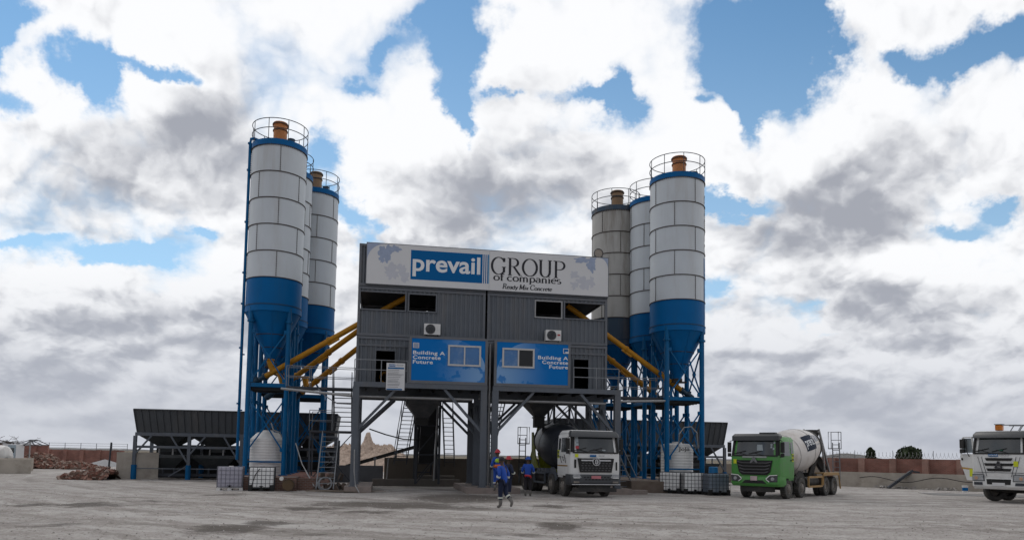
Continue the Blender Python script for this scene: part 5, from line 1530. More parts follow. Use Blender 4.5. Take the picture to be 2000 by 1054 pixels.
# left boundary
wall_run('brick_wall', 'far dark red brick wall with pillars beyond the brick heap', (-70, 95.0), (-52.2, 99.0), -0.1, 1.78, 0.25, M_BRICKR, 9, 'brick wall', 'brick boundary walls', 0.04)
wall_run('brick_wall', 'faint far brick wall right of the pillared one, behind the grey gravel cone', (-52.0, 108.0), (-44.0, 110.0), -0.1, 1.45, 0.25, pm('far_wall_grey', (0.22, 0.16, 0.14), 0.9), 2, 'brick wall', 'brick boundary walls')
wall_run('brick_wall', 'near dark brick wall behind the white tank and cabinet', (-56.0, 72.0), (-46.2, 73.2), -0.1, 2.2, 0.25, M_BRICKR, 4, 'brick wall', 'brick boundary walls', 0.04)
wall_run('concrete_wall', 'low raw concrete wall at the left edge in front of the white tank', (-40.5, 51.8), (-40.0, 61.6), -0.1, 1.08, 0.3, M_CONC)
wall_run('concrete_wall', 'low raw concrete wall running to the left edge of the yard', (-47.0, 47.6), (-36.0, 55.2), -0.1, 1.06, 0.3, M_CONC)
wall_run('concrete_wall', 'tall raw concrete wall against the left end of the aggregate bins', (-25.5, 47.5), (-23.3, 48.6), -0.1, 1.75, 0.3, M_CONC)
# wire fence on the far wall
t = T('wire_fence', 'thin post and wire fence on top of the far left brick wall', 'fence', (-63, 96.7, 1.7), math.atan2(4, 17.8))
for k in range(7):
    b = MB(); b.tube((k * 1.9, 0, 0), (k * 1.9, 0, 1.0), 0.04, n=5); t.part('post', b, M_RAILG)
b = MB()
for z in (0.35, 0.65, 0.95):
    b.tube((0, 0, z), (11.4, 0, z), 0.02, n=4)
t.part('wires', b, M_RAILG)

def brick_heap(label, c, rx, ry, h, n, seed, cols, prof):
    rnd = random.Random(seed)
    b = MB()
    # core mound
    q = 18
    vs = []; fs = []
    for j in range(q + 1):
        for i in range(q + 1):
            x = -1 + 2 * i / q; y = -1 + 2 * j / q
            z = max(0, prof(x, y)) * h * 0.86 - 0.05
            vs.append((c[0] + x * rx, c[1] + y * ry, z))
    for j in range(q):
        for i in range(q):
            a = j * (q + 1) + i; fs.append((a, a + 1, a + q + 2, a + q + 1))
    b.cur = 0
    b.add(vs, fs)
    for k in range(n):
        x = rnd.uniform(-1, 1); y = rnd.uniform(-1, 0.5)
        z = prof(x, y)
        if z <= 0.02 and rnd.random() < 0.8: continue
        b.cur = rnd.randrange(1, len(cols))
        M = (Matrix.Translation((c[0] + x * rx * 1.02, c[1] + y * ry * 1.02, max(0, z) * h * 0.9 + 0.03 + 0.08 * rnd.random())) @
             Euler((rnd.gauss(0, .5), rnd.gauss(0, .5), rnd.random() * 3.1)).to_matrix().to_4x4())
        s = rnd.choice((0.7, 1.0, 1.0, 1.5))
        b.boxm(M, 0.30 * s, 0.17 * s, 0.11 * s)
    return solo('brick_heap', b, cols, label, 'brick heap', 'heaps of broken brick', 'world', smooth=0)
HC = [pm('heap_dark', (0.075, 0.045, 0.035), 0.95, var=0.4, scale=4), pm('heap_red', (0.16, 0.07, 0.05), 0.9, var=0.3, scale=2), pm('heap_pink', (0.23, 0.125, 0.095), 0.9, var=0.3, scale=2), pm('heap_pale', (0.28, 0.21, 0.175), 0.9, var=0.3, scale=2), pm('heap_brown', (0.13, 0.08, 0.06), 0.9, var=0.3, scale=2)]
def profA(x, y):
    return (1 - y * y) ** 0.7 * (1.0 * math.exp(-((x + 0.35) / 0.42) ** 2) + 0.42 * math.exp(-((x - 0.45) / 0.3) ** 2)) - 0.10 + 0.08 * mn.noise(Vector((x * 4, y * 4, 1)))
brick_heap('large heap of broken red bricks in front of the far left wall', (-43.6, 70.5), 4.6, 2.4, 1.6, 1500, 2, HC, profA)
def profB(x, y):
    return (1 - y * y) ** 0.7 * (0.25 + 0.75 * min(1, max(0, (x + 0.9) / 1.5))) * (1 if x < .8 else 0.8) - 0.12 + 0.1 * mn.noise(Vector((x * 5, y * 4, 3)))
brick_heap('smaller reddish rubble heap against the tall concrete wall', (-26.7, 46.6), 1.5, 1.1, 0.72, 420, 6, HC, profB)
b = MB(); b.tube((-25.9, 47.3, 0), (-25.78, 47.3, 2.36), 0.06, n=8)
solo('steel_post', b, M_RAILD, 'lone dark post standing by the smaller rubble heap', 'post', frame='world')
b = MB(); b.box((-26.1, 46.0, 0.0), (-25.75, 46.3, 0.42)); b.box((-26.05, 46.05, 0.42), (-25.8, 46.25, 0.62))
solo('red_crate', b, pm('crate_red', (0.33, 0.05, 0.06), 0.7, var=0.3, scale=5), 'small red crate at the foot of the lone dark post', 'crate', frame='world', smooth=0)
# gravel cone, sand heap
def mound(name, label, cat, c, rx, ry, h, mat, seed, fn, q=46, group=None):
    vs = []; fs = []
    for j in range(q + 1):
        for i in range(q + 1):
            x = -1 + 2 * i / q; y = -1 + 2 * j / q
            vs.append((c[0] + x * rx, c[1] + y * ry, fn(x, y) * h - 0.05))
    for j in range(q):
        for i in range(q):
            a = j * (q + 1) + i; fs.append((a, a + 1, a + q + 2, a + q + 1))
    b = MB(); b.add(vs, fs)
    return solo(name, b, mat, label, cat, group, 'world', smooth=25)
mound('gravel_heap', 'pale grey cone of gravel beyond the rubble', 'gravel heap', (-45.3, 82), 2.6, 3, 0.85, pm('gravel_pale', (0.26, 0.26, 0.265), 0.95, var=0.2, scale=3, bump=0.3), 1, lambda x, y: max(0, 1 - math.hypot(x, y)) )
def sandf(x, y):
    k = max(0.0, 1 - abs(y) ** 1.6)
    base = (0.62 if x < 0.0 else 0.64 * (1 - max(0, x - 0.25) / 0.75)) if x > -0.98 else 0
    pk = 0.36 * math.exp(-((x + 0.18) / 0.085) ** 2) * math.exp(-(y / 0.22) ** 2)
    r = 0.07 * mn.noise(Vector((x * 7, y * 6, 2))) + 0.07 * mn.noise(Vector((x * 19, y * 15, 5))) + 0.045 * mn.noise(Vector((x * 42, y * 36, 9)))
    return max(0, k * (base + pk) + r * k)
mound('sand_heap', 'rough brown sand heap with a crumbling peak behind the left bay', 'sand heap', (-15.2, 83), 5.6, 5.5, 4.5, pm('sand_brown', (0.40, 0.31, 0.25), 0.95, var=0.35, scale=2.2, dirt=((0.19, 0.14, 0.11), 0.85, 1.6), bump=0.8, bscale=5), 1, sandf, 110)
mound('sand_heap', 'low pale sand heap seen through the left stairs', 'sand heap', (-25, 84), 7.0, 4, 1.6, MATS['sand_brown'], 1, lambda x, y: max(0, 1 - x * x - y * y) + 0.1 * mn.noise(Vector((x * 7, y * 7, 3))), 40)

# white tank, cabinet, shelter frame
t = T('tank_trailer', 'rounded white tank at the left edge behind the low wall', 'tank', (-42.4, 60, 0), 0)
b = MB(); M = Matrix.Translation((-2.2, 0, 1.25)) @ Matrix.Rotation(math.pi / 2, 4, 'Y'); b.lathe([(0, -2.6), (0.5, -2.55), (0.78, -2.35), (0.85, -2.0), (0.85, 3.0), (0.78, 3.35), (0.5, 3.6), (0, 3.7)], M, 28); t.part('vessel', b, M_PLAST)
for x in (1.7,):
    b = MB(); b.tube((x, -0.9, 0.45), (x, -0.6, 0.45), 0.45, n=20); w = t.part('wheel', b, M_BLACK)
b = MB(); b.path([(1.2, -0.75, 0.7), (1.4, -0.75, 1.0), (1.75, -0.75, 1.08), (2.1, -0.75, 0.95), (2.3, -0.75, 0.6)], 0.06, 6); t.part('mudguard', b, M_RAILD)
b = MB(); b.box((-3.5, -0.5, 0.3), (2.2, 0.5, 0.5)); t.part('chassis', b, M_RAILD, smooth=0)
t = T('portable_cabin', 'small white cabin with a pale blue door beside the white tank', 'cabin', (-44.75, 66, 0), R(4))
b = MB(); b.box((-0.55, -0.6, 0), (0.6, 0.6, 2.25)); t.part('body', b, M_SIGNW, smooth=0)
b = MB(); b.box((-0.1, -0.64, 0.2), (0.55, -0.603, 2.15)); d = t.part('door', b, pm('door_pale_blue', (0.30, 0.36, 0.40), 0.5), smooth=0)
b = MB(); b.box((0.0, -0.66, 1.0), (0.45, -0.643, 1.25)); t.part('sign_plate', b, M_SIGNW, d, smooth=0)
b = MB(); b.box((0.0, -0.655, 1.45), (0.45, -0.643, 1.9)); t.part('pane', b, glass_mat('dark_glass'), d, smooth=0)
t = T('shelter_frame', 'bare steel roof frame on a post by the far left wall', 'shelter frame', (-43.6, 66.5, 0), 0)
b = MB(); b.tube((0, 0, 0), (0, 0, 2.55), 0.06, n=8); t.part('post', b, M_GALV)
b = MB()
for a, c in (((-1.5, 0, 2.15), (0, 0, 2.65)), ((0, 0, 2.65), (1.1, 0, 2.2)), ((-1.5, 0, 2.12), (1.1, 0, 2.15)), ((-0.6, 0, 2.13), (0, 0, 2.6)), ((0.5, 0, 2.14), (0, 0, 2.6)), ((-1.5, 1, 2.15), (0, 1, 2.65)), ((0, 1, 2.65), (1.1, 1, 2.2)), ((0, 0, 2.65), (0, 1, 2.65)), ((-1.5, 0, 2.15), (-1.5, 1, 2.15)), ((1.1, 0, 2.2), (1.1, 1, 2.2))):
    b.tube(a, c, 0.035, n=5)
t.part('roof_frame', b, M_RAILD)

# ---- trees
M_BARK = pm('bark', (0.09, 0.07, 0.055), 0.95, var=0.3, scale=3)
def bare_tree(label, loc, h, spread, seed, leafy=0):
    t = T('bare_tree', label, 'tree', loc, 0, 'bare flat topped trees')
    rnd = random.Random(seed)
    tr = MB(); tr.tube((0, 0, 0), (0.15, 0, h * 0.5), 0.12, 0.08, n=7); t.part('trunk', tr, M_BARK)
    cr = MB()
    def grow(p, d, L_, r, lev):
        q = p + d * L_
        cr.tube(p, q, r, r * 0.65, n=4, cap=False)
        if lev == 0: return
        for k in range(rnd.choice((2, 3, 3))):
            nd = (d + Vector((rnd.gauss(0, .6), rnd.gauss(0, .6), rnd.gauss(0.0, .25)))).normalized()
            nd.z = nd.z * 0.45 + 0.06
            grow(q, nd.normalized(), L_ * rnd.uniform(.6, .85), r * 0.62, lev - 1)
    for k in range(7):
        a = k * 0.9
        grow(Vector((0.15, 0, h * 0.5)), Vector((math.cos(a) * spread, math.sin(a) * spread, 0.55)).normalized(), h * 0.3, 0.075, 4)
    t.part('crown', cr, pm('twigs', (0.07, 0.058, 0.05), 0.95, var=0.3, scale=4))
bare_tree('bare flat topped tree behind the white cabin', (-57.0, 84, 0), 3.6, 1.3, 3)
bare_tree('bare tree at the very left edge, mostly out of the frame', (-65.0, 86, 0), 4.9, 1.2, 9)
def leafy(label, loc, h, w, seed, name='round_tree'):
    t = T(name, label, 'tree', loc, 0, 'dark green trees on the horizon')
    rnd = random.Random(seed)
    tr = MB(); tr.tube((0, 0, 0), (0, 0, h * 0.6), 0.25, 0.12, n=7); t.part('trunk', tr, M_BARK)
    cr = MB()
    for k in range(1500):
        a = rnd.random() * 6.283; zz = rnd.random(); rr = math.sqrt(rnd.random()) * math.sqrt(max(0, 1 - (zz * 1.7 - 0.75) ** 2))
        lump = 1 + 0.28 * mn.noise(Vector((math.cos(a) * 2, math.sin(a) * 2, zz * 3 + seed)))
        c = Vector((math.cos(a) * rr * w * lump, math.sin(a) * rr * w * lump, h * (0.3 + 0.7 * zz * lump)))
        s = 0.22 + 0.25 * rnd.random()
        m = Euler((rnd.random() * 6, rnd.random() * 6, rnd.random() * 6)).to_matrix()
        cr.add([c + m @ Vector(v) * s for v in ((-1, -.6, 0), (1, -.5, 0), (0.8, .7, 0.1), (-.7, .6, 0))], [(0, 1, 2, 3)])
    t.part('crown', cr, pm('dark_foliage', (0.035, 0.05, 0.022), 0.8, var=0.5, scale=0.5), smooth=0)
leafy('broad dark green tree beyond the middle of the right brick wall', (81.5, 150, 0), 4.7, 2.2, 5)
leafy('small narrow dark tree left of the broad one beyond the brick wall', (73.5, 150, 0), 4.3, 0.75, 7, 'narrow_tree')
# hill on the right horizon and low bush country
b = MB()
def ridge(x0, x1, y, fn, n=90, depth=90):
    vs = []
    for k in range(n + 1):
        x = x0 + (x1 - x0) * k / n; z = fn((x - x0) / (x1 - x0))
        vs += [(x, y - depth, -1), (x, y - depth * 0.4, z * 0.55), (x, y, z), (x, y + depth, -1)]
    fs = []
    for k in range(n):
        for j in range(3):
            a = k * 4 + j; fs.append((a, a + 1, a + 5, a + 4))
    b.add(vs, fs)
ridge(300, 560, 900, lambda s: 12.0 * math.exp(-((s - 0.43) / 0.2) ** 2) + 1.2 * mn.noise(Vector((s * 14, 0, 0))) + 0.6 * mn.noise(Vector((s * 50, 0, 0))))
ridge(-1200, 1200, 1500, lambda s: 3.2 + 1.5 * mn.noise(Vector((s * 60, 2, 0))) + 1.0 * mn.noise(Vector((s * 200, 5, 0))), 300)
o = link_mesh('far_hills', b, pm('bush_hills', (0.11, 0.105, 0.10), 0.95, var=0.4, scale=0.05), smooth=40); o['kind'] = 'structure'

# ------------------------------------------------------------------ mixer trucks
M_TYRE = pm('tyre_rubber', (0.06, 0.058, 0.055), 0.85, var=0.3, scale=4, dirt=((0.17, 0.15, 0.13), 0.7, 3))
M_RIM = pm('dusty_rim', (0.20, 0.18, 0.16), 0.7, var=0.3, scale=5)
M_CHAS = pm('chassis_black', (0.03, 0.029, 0.028), 0.7, var=0.3, scale=3, dirt=((0.12, 0.105, 0.09), 0.6, 2.5))
M_CHROME = pm('chrome', (0.55, 0.55, 0.56), 0.2, metal=0.9, var=0.05)
M_LAMPG = pm('headlamp_glass', (0.30, 0.31, 0.32), 0.15, var=0.4, scale=14, spec=0.8)
M_DRL = pm('white_lamp_strip', (0.80, 0.80, 0.78), 0.3, var=0.02)
M_WSC = pm('windscreen_glass', (0.022, 0.028, 0.032), 0.04, var=0.2, scale=1.5, spec=0.75)
M_HIVIS = pm('hi_vis_yellow', (0.55, 0.60, 0.02), 0.6, var=0.05)
M_PLATER = pm('plate_red', (0.45, 0.16, 0.18), 0.5, var=0.1)
M_AMBER = pm('beacon_amber', (0.60, 0.18, 0.01), 0.3, var=0.1)
M_VISOR = pm('visor_grey', (0.045, 0.048, 0.052), 0.35, var=0.15, scale=2)

def rrect(hw, y0, y1, rf, rb, n=4):
    """rounded rectangle outline (x half width, y front to back), anticlockwise from the front left"""
    out = []
    for (cx, cy, a0, r) in ((-hw + rf, y0 + rf, 180, rf), (hw - rf, y0 + rf, 270, rf), (hw - rb, y1 - rb, 0, rb), (-hw + rb, y1 - rb, 90, rb)):
        for k in range(n + 1):
            a = R(a0 + 90 * k / n)
            out.append((cx + r * math.cos(a), cy + r * math.sin(a)))
    return out

def loft(mb, secs, cap=True):
    n = len(secs[0][1])
    vs = []
    for z, pts in secs:
        vs += [(x, y, z) for x, y in pts]
    fs = []
    for i in range(len(secs) - 1):
        for k in range(n):
            fs.append((i * n + k, i * n + (k + 1) % n, (i + 1) * n + (k + 1) % n, (i + 1) * n + k))
    if cap:
        fs += [tuple(range(n - 1, -1, -1)), tuple(range((len(secs) - 1) * n, len(secs) * n))]
    mb.add(vs, fs)

def add_wheel(t, x, y, dual, steer=0.0, r=0.52):
    s = 1 if x > 0 else -1
    M0 = Matrix.Translation((x, y, r)) @ Matrix.Rotation(steer, 4, 'Z') @ Matrix.Rotation(math.pi / 2 * s, 4, 'Y')
    b = MB()
    offs = (0.0, -0.33) if dual else (0.0,)
    for o in offs:
        b.lathe([(0.30, o - 0.13), (0.42, o - 0.145), (0.49, o - 0.14), (r, o - 0.10), (r - 0.012, o - 0.03), (r - 0.012, o + 0.03), (r, o + 0.10), (0.49, o + 0.14), (0.42, o + 0.145), (0.30, o + 0.13)], M0, 30)
        for k in range(30):
            a = 2 * math.pi * k / 30
            b.boxm(M0 @ Matrix.Rotation(a, 4, 'Z') @ Matrix.Translation((r - 0.008, 0, o)), 0.025, 0.05, 0.24)
    w = t.part('wheel', b, M_TYRE, smooth=40)
    b = MB()
    if dual:
        b.lathe([(0.30, 0.12), (0.27, 0.02), (0.20, -0.02), (0.17, 0.05), (0.11, 0.06), (0, 0.06)], M0, 24)
    else:
        b.lathe([(0.30, 0.12), (0.27, 0.06), (0.22, 0.10), (0.16, 0.16), (0.10, 0.19), (0, 0.19)], M0, 24)
    for k in range(10):
        a = 2 * math.pi * k / 10
        b.boxm(M0 @ Matrix.Rotation(a, 4, 'Z') @ Matrix.Translation((0.19, 0, 0.06 if dual else 0.14)), 0.035, 0.035, 0.05)
    t.part('rim', b, M_RIM, w, smooth=30)
    return w

def quadp(mb, pts):
    mb.add(pts, [tuple(range(len(pts)))])

def mixer_truck(label, loc, heading, style, body, drum_mat, axles, steer=0.0, full=True):
    t = T('mixer_truck', label, 'mixer truck', loc, -heading, 'concrete mixer trucks')
    G, D, Wt = style == 'green', style == 'dark', style == 'white'
    yf = -1.45
    # cab body: a lofted shell; the front leans back above the waist
    zw = 2.10 if not Wt else 2.22
    zt = 3.08 if not Wt else 3.18
    b = MB()
    loft(b, [(1.02, rrect(1.24, yf + 0.02, 0.55, 0.14, 0.06)), (1.30, rrect(1.25, yf, 0.55, 0.14, 0.06)), (zw, rrect(1.25, yf + 0.02, 0.55, 0.14, 0.06)),
             (zt - 0.12, rrect(1.20, yf + 0.20, 0.55, 0.14, 0.08)), (zt, rrect(1.12, yf + 0.30, 0.50, 0.14, 0.1))])
    b.box((-1.2, -0.12, 0.92), (1.2, 0.54, 1.018))
    t.part('cab', b, body, smooth=35)
    # lower front: bumper
    b = MB()
    low = 0.62 if not D else 0.58
    loft(b, [(low, rrect(1.20, yf + 0.04, yf + 0.75, 0.16, 0.05)), (low + 0.12, rrect(1.25, yf - 0.06, yf + 0.8, 0.18, 0.05)), (1.02, rrect(1.25, yf - 0.07, yf + 0.8, 0.18, 0.05)), (1.10, rrect(1.245, yf - 0.02, yf + 0.78, 0.16, 0.05))])
    if not D:
        b.box((-1.24, yf + 0.3, 0.7), (-1.05, -0.55, 1.05)); b.box((1.05, yf + 0.3, 0.7), (1.24, -0.55, 1.05))
    bump = t.part('bumper', b, body if not D else pm('bumper_dark', (0.05, 0.053, 0.058), 0.5, var=0.15, scale=3), smooth=35)
    # windscreen follows the lean
    def fy(z):
        return yf + 0.02 + 0.18 * (z - zw) / (zt - 0.12 - zw)
    z0, z1 = zw + 0.06, zt - 0.20
    b = MB()
    n = 8
    vs = []
    for z in (z0, z1):
        hw = 1.13 - 0.05 * (z - z0) / (z1 - z0)
        for k in range(n + 1):
            x = -hw + 2 * hw * k / n
            vs.append((x, fy(z) - 0.012 + 0.02 * (abs(x) / hw) ** 4, z))
    b.add(vs, [(k, k + 1, n + 2 + k, n + 1 + k) for k in range(n)])
    ws = t.part('windscreen', b, M_WSC, smooth=60)
    b = MB()
    e = 0.03
    for (x0, x1, za, zb) in ((-1.17, 1.17, z0 - 0.07, z0), (-1.13, 1.13, z1, z1 + 0.05)):
        quadp(b, [(x0, fy(za) - 0.022, za), (x1, fy(za) - 0.022, za), (x1, fy(zb) - 0.022, zb), (x0, fy(zb) - 0.022, zb)])
    for s in (-1, 1):
        quadp(b, [(s * 1.06, fy(z0) - 0.026, z0 - 0.02), (s * 1.17, fy(z0) - 0.012, z0 - 0.02), (s * 1.13, fy(z1) - 0.012, z1 + 0.02), (s * 1.02, fy(z1) - 0.026, z1 + 0.02)])
        quadp(b, [(s * 1.17, fy(z0) - 0.012, z0 - 0.02), (s * 1.235, fy(z0) + 0.06, z0 - 0.02), (s * 1.195, fy(z1) + 0.06, z1 + 0.02), (s * 1.13, fy(z1) - 0.012, z1 + 0.02)])
    t.part('seal', b, M_BLACK, ws, smooth=0)
    b = MB()
    for s in (-0.35, 0.45):
        b.bar((s, fy(z0) - 0.035, z0 - 0.02), (s - 0.55, fy(z0 + 0.12) - 0.035, z0 + 0.13), 0.025)
        b.bar((s - 0.75, fy(z0 + 0.05) - 0.038, z0 + 0.05), (s - 0.1, fy(z0 + 0.2) - 0.038, z0 + 0.2), 0.03)
    t.part('wiper', b, M_BLACK, ws, smooth=0)
    # things seen through or stuck on the glass
    b = MB()
    if G:
        for (x, z) in ((0.78, 2.62), (0.78, 2.5), (0.92, 2.72), (0.9, 2.42)):
            quadp(b, [(x, fy(z) - 0.02, z), (x + 0.09, fy(z) - 0.02, z), (x + 0.09, fy(z + .1) - 0.02, z + 0.1), (x, fy(z + .1) - 0.02, z + 0.1)])
        quadp(b, [(0.1, fy(2.4) - 0.018, 2.38), (0.42, fy(2.4) - 0.018, 2.38), (0.36, fy(2.68) - 0.018, 2.68), (0.1, fy(2.68) - 0.018, 2.68)])
        t.part('stickers', b, pm('sticker_grey', (0.30, 0.34, 0.36), 0.4), ws, smooth=0)
    if D:
        for (x, z, h) in ((-1.0, 2.6, .26), (-1.0, 2.45, .12), (0.35, 2.22, .06)):
            quadp(b, [(x, fy(z) - 0.02, z), (x + 0.16, fy(z) - 0.02, z), (x + 0.16, fy(z + h) - 0.02, z + h), (x, fy(z + h) - 0.02, z + h)])
        t.part('stickers', b, pm('sticker_grey', (0.30, 0.34, 0.36), 0.4), ws, smooth=0)
        b = MB(); quadp(b, [(-1.0, fy(2.3) - 0.021, 2.3), (-.83, fy(2.3) - 0.021, 2.3), (-.83, fy(2.43) - 0.021, 2.43), (-1.0, fy(2.43) - 0.021, 2.43)])
        t.part('sticker', b, pm('sticker_red', (0.35, 0.03, 0.04), 0.5), ws, smooth=0)
    if Wt:
        b = MB()
        for k in range(9):
            a = -0.5 + k * 0.14
            b.tube((0.1 + 0.0 * k, fy(2.35) - 0.016, 2.36), (0.1 + 0.10 * math.sin(a * 2), fy(2.35) - 0.016, 2.36 + 0.05), 0.03, n=6)
        t.part('dashboard_cap', b, pm('cap_green', (0.01, 0.10, 0.06), 0.7), ws)
    # sun visor
    b = MB()
    if G:
        loft(b, [(zt - 0.20, rrect(1.19, yf + 0.0, yf + 0.42, 0.1, 0.02)), (zt + 0.02, rrect(1.21, yf + 0.02, yf + 0.5, 0.12, 0.02)), (zt + 0.14, rrect(1.12, yf + 0.16, yf + 0.5, 0.1, 0.02))])
        b.box((0.2, yf + 0.14, zt + 0.10), (1.0, yf + 0.4, zt + 0.2))
    else:
        loft(b, [(zt - 0.22, rrect(1.21, yf - 0.02, yf + 0.46, 0.1, 0.02)), (zt - 0.05, rrect(1.21, yf + 0.06, yf + 0.5, 0.12, 0.02)), (zt + 0.08, rrect(1.13, yf + 0.22, yf + 0.55, 0.1, 0.02))])
    t.part('sun_visor', b, M_VISOR, smooth=35)
    if not G:
        b = MB(); loft(b, [(zt - 0.02, rrect(1.17, yf + 0.4, 0.52, 0.05, 0.08)), (zt + 0.12, rrect(1.06, yf + 0.5, 0.45, 0.05, 0.1))]); t.part('roof', b, body, smooth=35)
    # doors and side glass
    for s in (-1, 1):
        x = s * 1.252
        if Wt and s == -1:
            continue
        b = MB()
        quadp(b, [(x, -1.05, zw + 0.0), (x, 0.10, zw + 0.0), (x, 0.10, 1.15), (x, -1.0, 1.15)])
        d = t.part('door', b, body, smooth=0)
        gl = MB()
        xt = s * 1.218
        quadp(gl, [(s * 1.256, -1.05, zw + 0.04), (s * 1.256, -0.05, zw + 0.04), (xt, -0.05, zt - 0.24), (xt, -0.82, zt - 0.24)])
        t.part('side_glass', gl, M_WSC, d, smooth=0)
        gl = MB(); quadp(gl, [(s * 1.256, 0.08, zw + 0.15), (s * 1.256, 0.38, zw + 0.15), (xt, 0.36, zt - 0.26), (xt, 0.08, zt - 0.26)])
        t.part('quarter_glass', gl, M_WSC, smooth=0)
        h = MB(); h.box((x - 0.01, -0.02, 1.88), (x + 0.02 * s, 0.16, 1.94)); t.part('handle', h, M_BLACK, d, smooth=0)
        h = MB(); h.box((x - 0.008 * 1, 0.22, 1.85), (x + 0.006 * s, 0.46, 2.25)); t.part('hi_vis_plate', h, M_HIVIS, smooth=0)
        h = MB(); h.box((x, 0.26, 1.9), (x + 0.01 * s, 0.42, 2.02)); h.box((x, 0.26, 2.08), (x + 0.01 * s, 0.42, 2.2)); t.part('plate_marks', h, M_INK, smooth=0)
        if D or Wt:
            h = MB(); h.box((x - 0.004, -1.0, 1.46), (x + 0.004 * s, 0.5, 1.52)); t.part('stripe', h, pm('stripe_gold', (0.42, 0.24, 0.05), 0.5), smooth=0)
        if D:
            h = MB()
            for k in range(3):
                h.bar((x + 0.006 * s, -0.75 + k * 0.28, 1.62 + 0.1 * (k % 2)), (x + 0.006 * s, -0.55 + k * 0.28, 2.02 - 0.08 * k), 0.05, 0.006)
            h.bar((x + 0.006 * s, -0.8, 1.85), (x + 0.006 * s, 0.1, 1.95), 0.04, 0.006)
            t.part('door_graphic', h, M_INK, d, smooth=0)
        # mirrors
        m = MB()
        mo = -1.32
        m.box((s * 1.36 - 0.09, mo - 0.06, 2.28), (s * 1.36 + 0.09, mo + 0.06, 2.80)); m.box((s * 1.36 - 0.085, mo - 0.05, 2.06), (s * 1.36 + 0.085, mo + 0.05, 2.25))
        m.bar((s * 1.18, mo + 0.15, 2.9), (s * 1.36, mo, 2.84), 0.04); m.bar((s * 1.22, mo + 0.1, 2.05), (s * 1.36, mo, 2.1), 0.04)
        mm = t.part('mirror', m, M_BLACK, smooth=0)
        bv = mm.modifiers.new('bevel', 'BEVEL'); bv.width = 0.02; bv.segments = 2
    F = yf - 0.012
    def front_poly(pts, y=None):
        q = MB(); quadp(q, [(x, (F if y is None else y), z) for x, z in pts]); return q
    MF = Matrix(((1, 0, 0, 0), (0, 0, 1, 0), (0, 1, 0, 0), (0, 0, 0, 1)))
    def fprism(pts, y0, th):
        q = MB(); q.prism(pts, Matrix.Translation((0, y0, 0)) @ MF, th); return q
    if G:
        g = fprism([(-0.92, 1.90), (0.92, 1.90), (0.80, 1.32), (0.62, 1.18), (-0.62, 1.18), (-0.80, 1.32)], F - 0.03, 0.035); gr = t.part('grille', g, M_BLACK, smooth=0)
        b = MB()
        for k in range(4):
            z = 1.80 - 0.16 * k; w = 0.86 - 0.05 * k
            b.bar((-w, F - 0.045, z + 0.03), (-w * 0.72, F - 0.055, z - 0.03), 0.05, 0.07, up=(0, 1, 0)); b.bar((w, F - 0.045, z + 0.03), (w * 0.72, F - 0.055, z - 0.03), 0.05, 0.07, up=(0, 1, 0)); b.bar((-w * 0.72, F - 0.055, z - 0.03), (w * 0.72, F - 0.055, z - 0.03), 0.05, 0.07, up=(0, 1, 0))
        t.part('grille_bar', b, pm('grille_grey', (0.075, 0.073, 0.078), 0.4, var=0.1), gr, smooth=0)
        b = MB()
        for (p, q) in (((0, 2.06), (-0.17, 1.78)), ((0, 2.06), (0.17, 1.78)), ((-0.17, 1.78), (0, 1.9)), ((0.17, 1.78), (0, 1.9)), ((0, 2.06), (0, 1.9))):
            b.bar((p[0], F - 0.075, p[1]), (q[0], F - 0.075, q[1]), 0.05, 0.05, up=(0, 1, 0))
        t.part('emblem', b, pm('emblem_grey', (0.20, 0.2, 0.21), 0.3, metal=0.6), smooth=0)
        t.part('bonnet_strip', front_poly([(-0.62, 2.02), (0.62, 2.02), (0.62, 2.10), (-0.62, 2.10)], F - 0.005), pm('bonnet_strip', (0.32, 0.34, 0.33), 0.4), smooth=0)
        t.part('hi_vis_plate', front_poly([(-1.08, 1.72), (-0.92, 1.72), (-0.92, 1.94), (-1.08, 1.94)], F - 0.006), M_HIVIS, smooth=0)
        for s in (-1, 1):
            h = fprism([(s * 0.62, 0.98), (s * 0.80, 1.17), (s * 1.18, 1.20), (s * 1.16, 0.86), (s * 0.78, 0.84)], yf - 0.10, 0.05)
            hl = t.part('headlight', h, pm('headlamp_dark', (0.06, 0.062, 0.065), 0.2, var=0.4, scale=12), smooth=0)
            h = MB(); h.bar((s * 0.80, yf - 0.115, 1.16), (s * 1.17, yf - 0.115, 1.19), 0.035, 0.03, up=(0, 1, 0)); h.bar((s * 0.80, yf - 0.115, 1.16), (s * 0.62, yf - 0.115, 0.99), 0.035, 0.03, up=(0, 1, 0)); h.bar((s * 0.62, yf - 0.115, 0.98), (s * 0.78, yf - 0.115, 0.85), 0.03, 0.03, up=(0, 1, 0))
            t.part('light_strip', h, M_DRL, hl, smooth=0)
            h = MB(); h.tube((s * 0.95, yf - 0.10, 1.0), (s * 0.95, yf - 0.13, 1.0), 0.085, n=16); t.part('lamp', h, M_LAMPG, hl)
        t.part('number_plate', fprism([(-0.17, 0.90), (0.17, 0.90), (0.17, 1.12), (-0.17, 1.12)], yf - 0.11, 0.02), pm('plate_pink', (0.45, 0.36, 0.36), 0.5), smooth=0)
        t.part('bumper_intake', fprism([(-0.62, 0.76), (-0.45, 0.92), (0.45, 0.92), (0.62, 0.76)], yf - 0.082, 0.01), M_BLACK, smooth=0)
        b = MB(); b.box((-0.8, yf + 0.15, 0.34), (0.8, yf + 0.6, 0.60)); t.part('step_guard', b, M_CHAS, smooth=0)
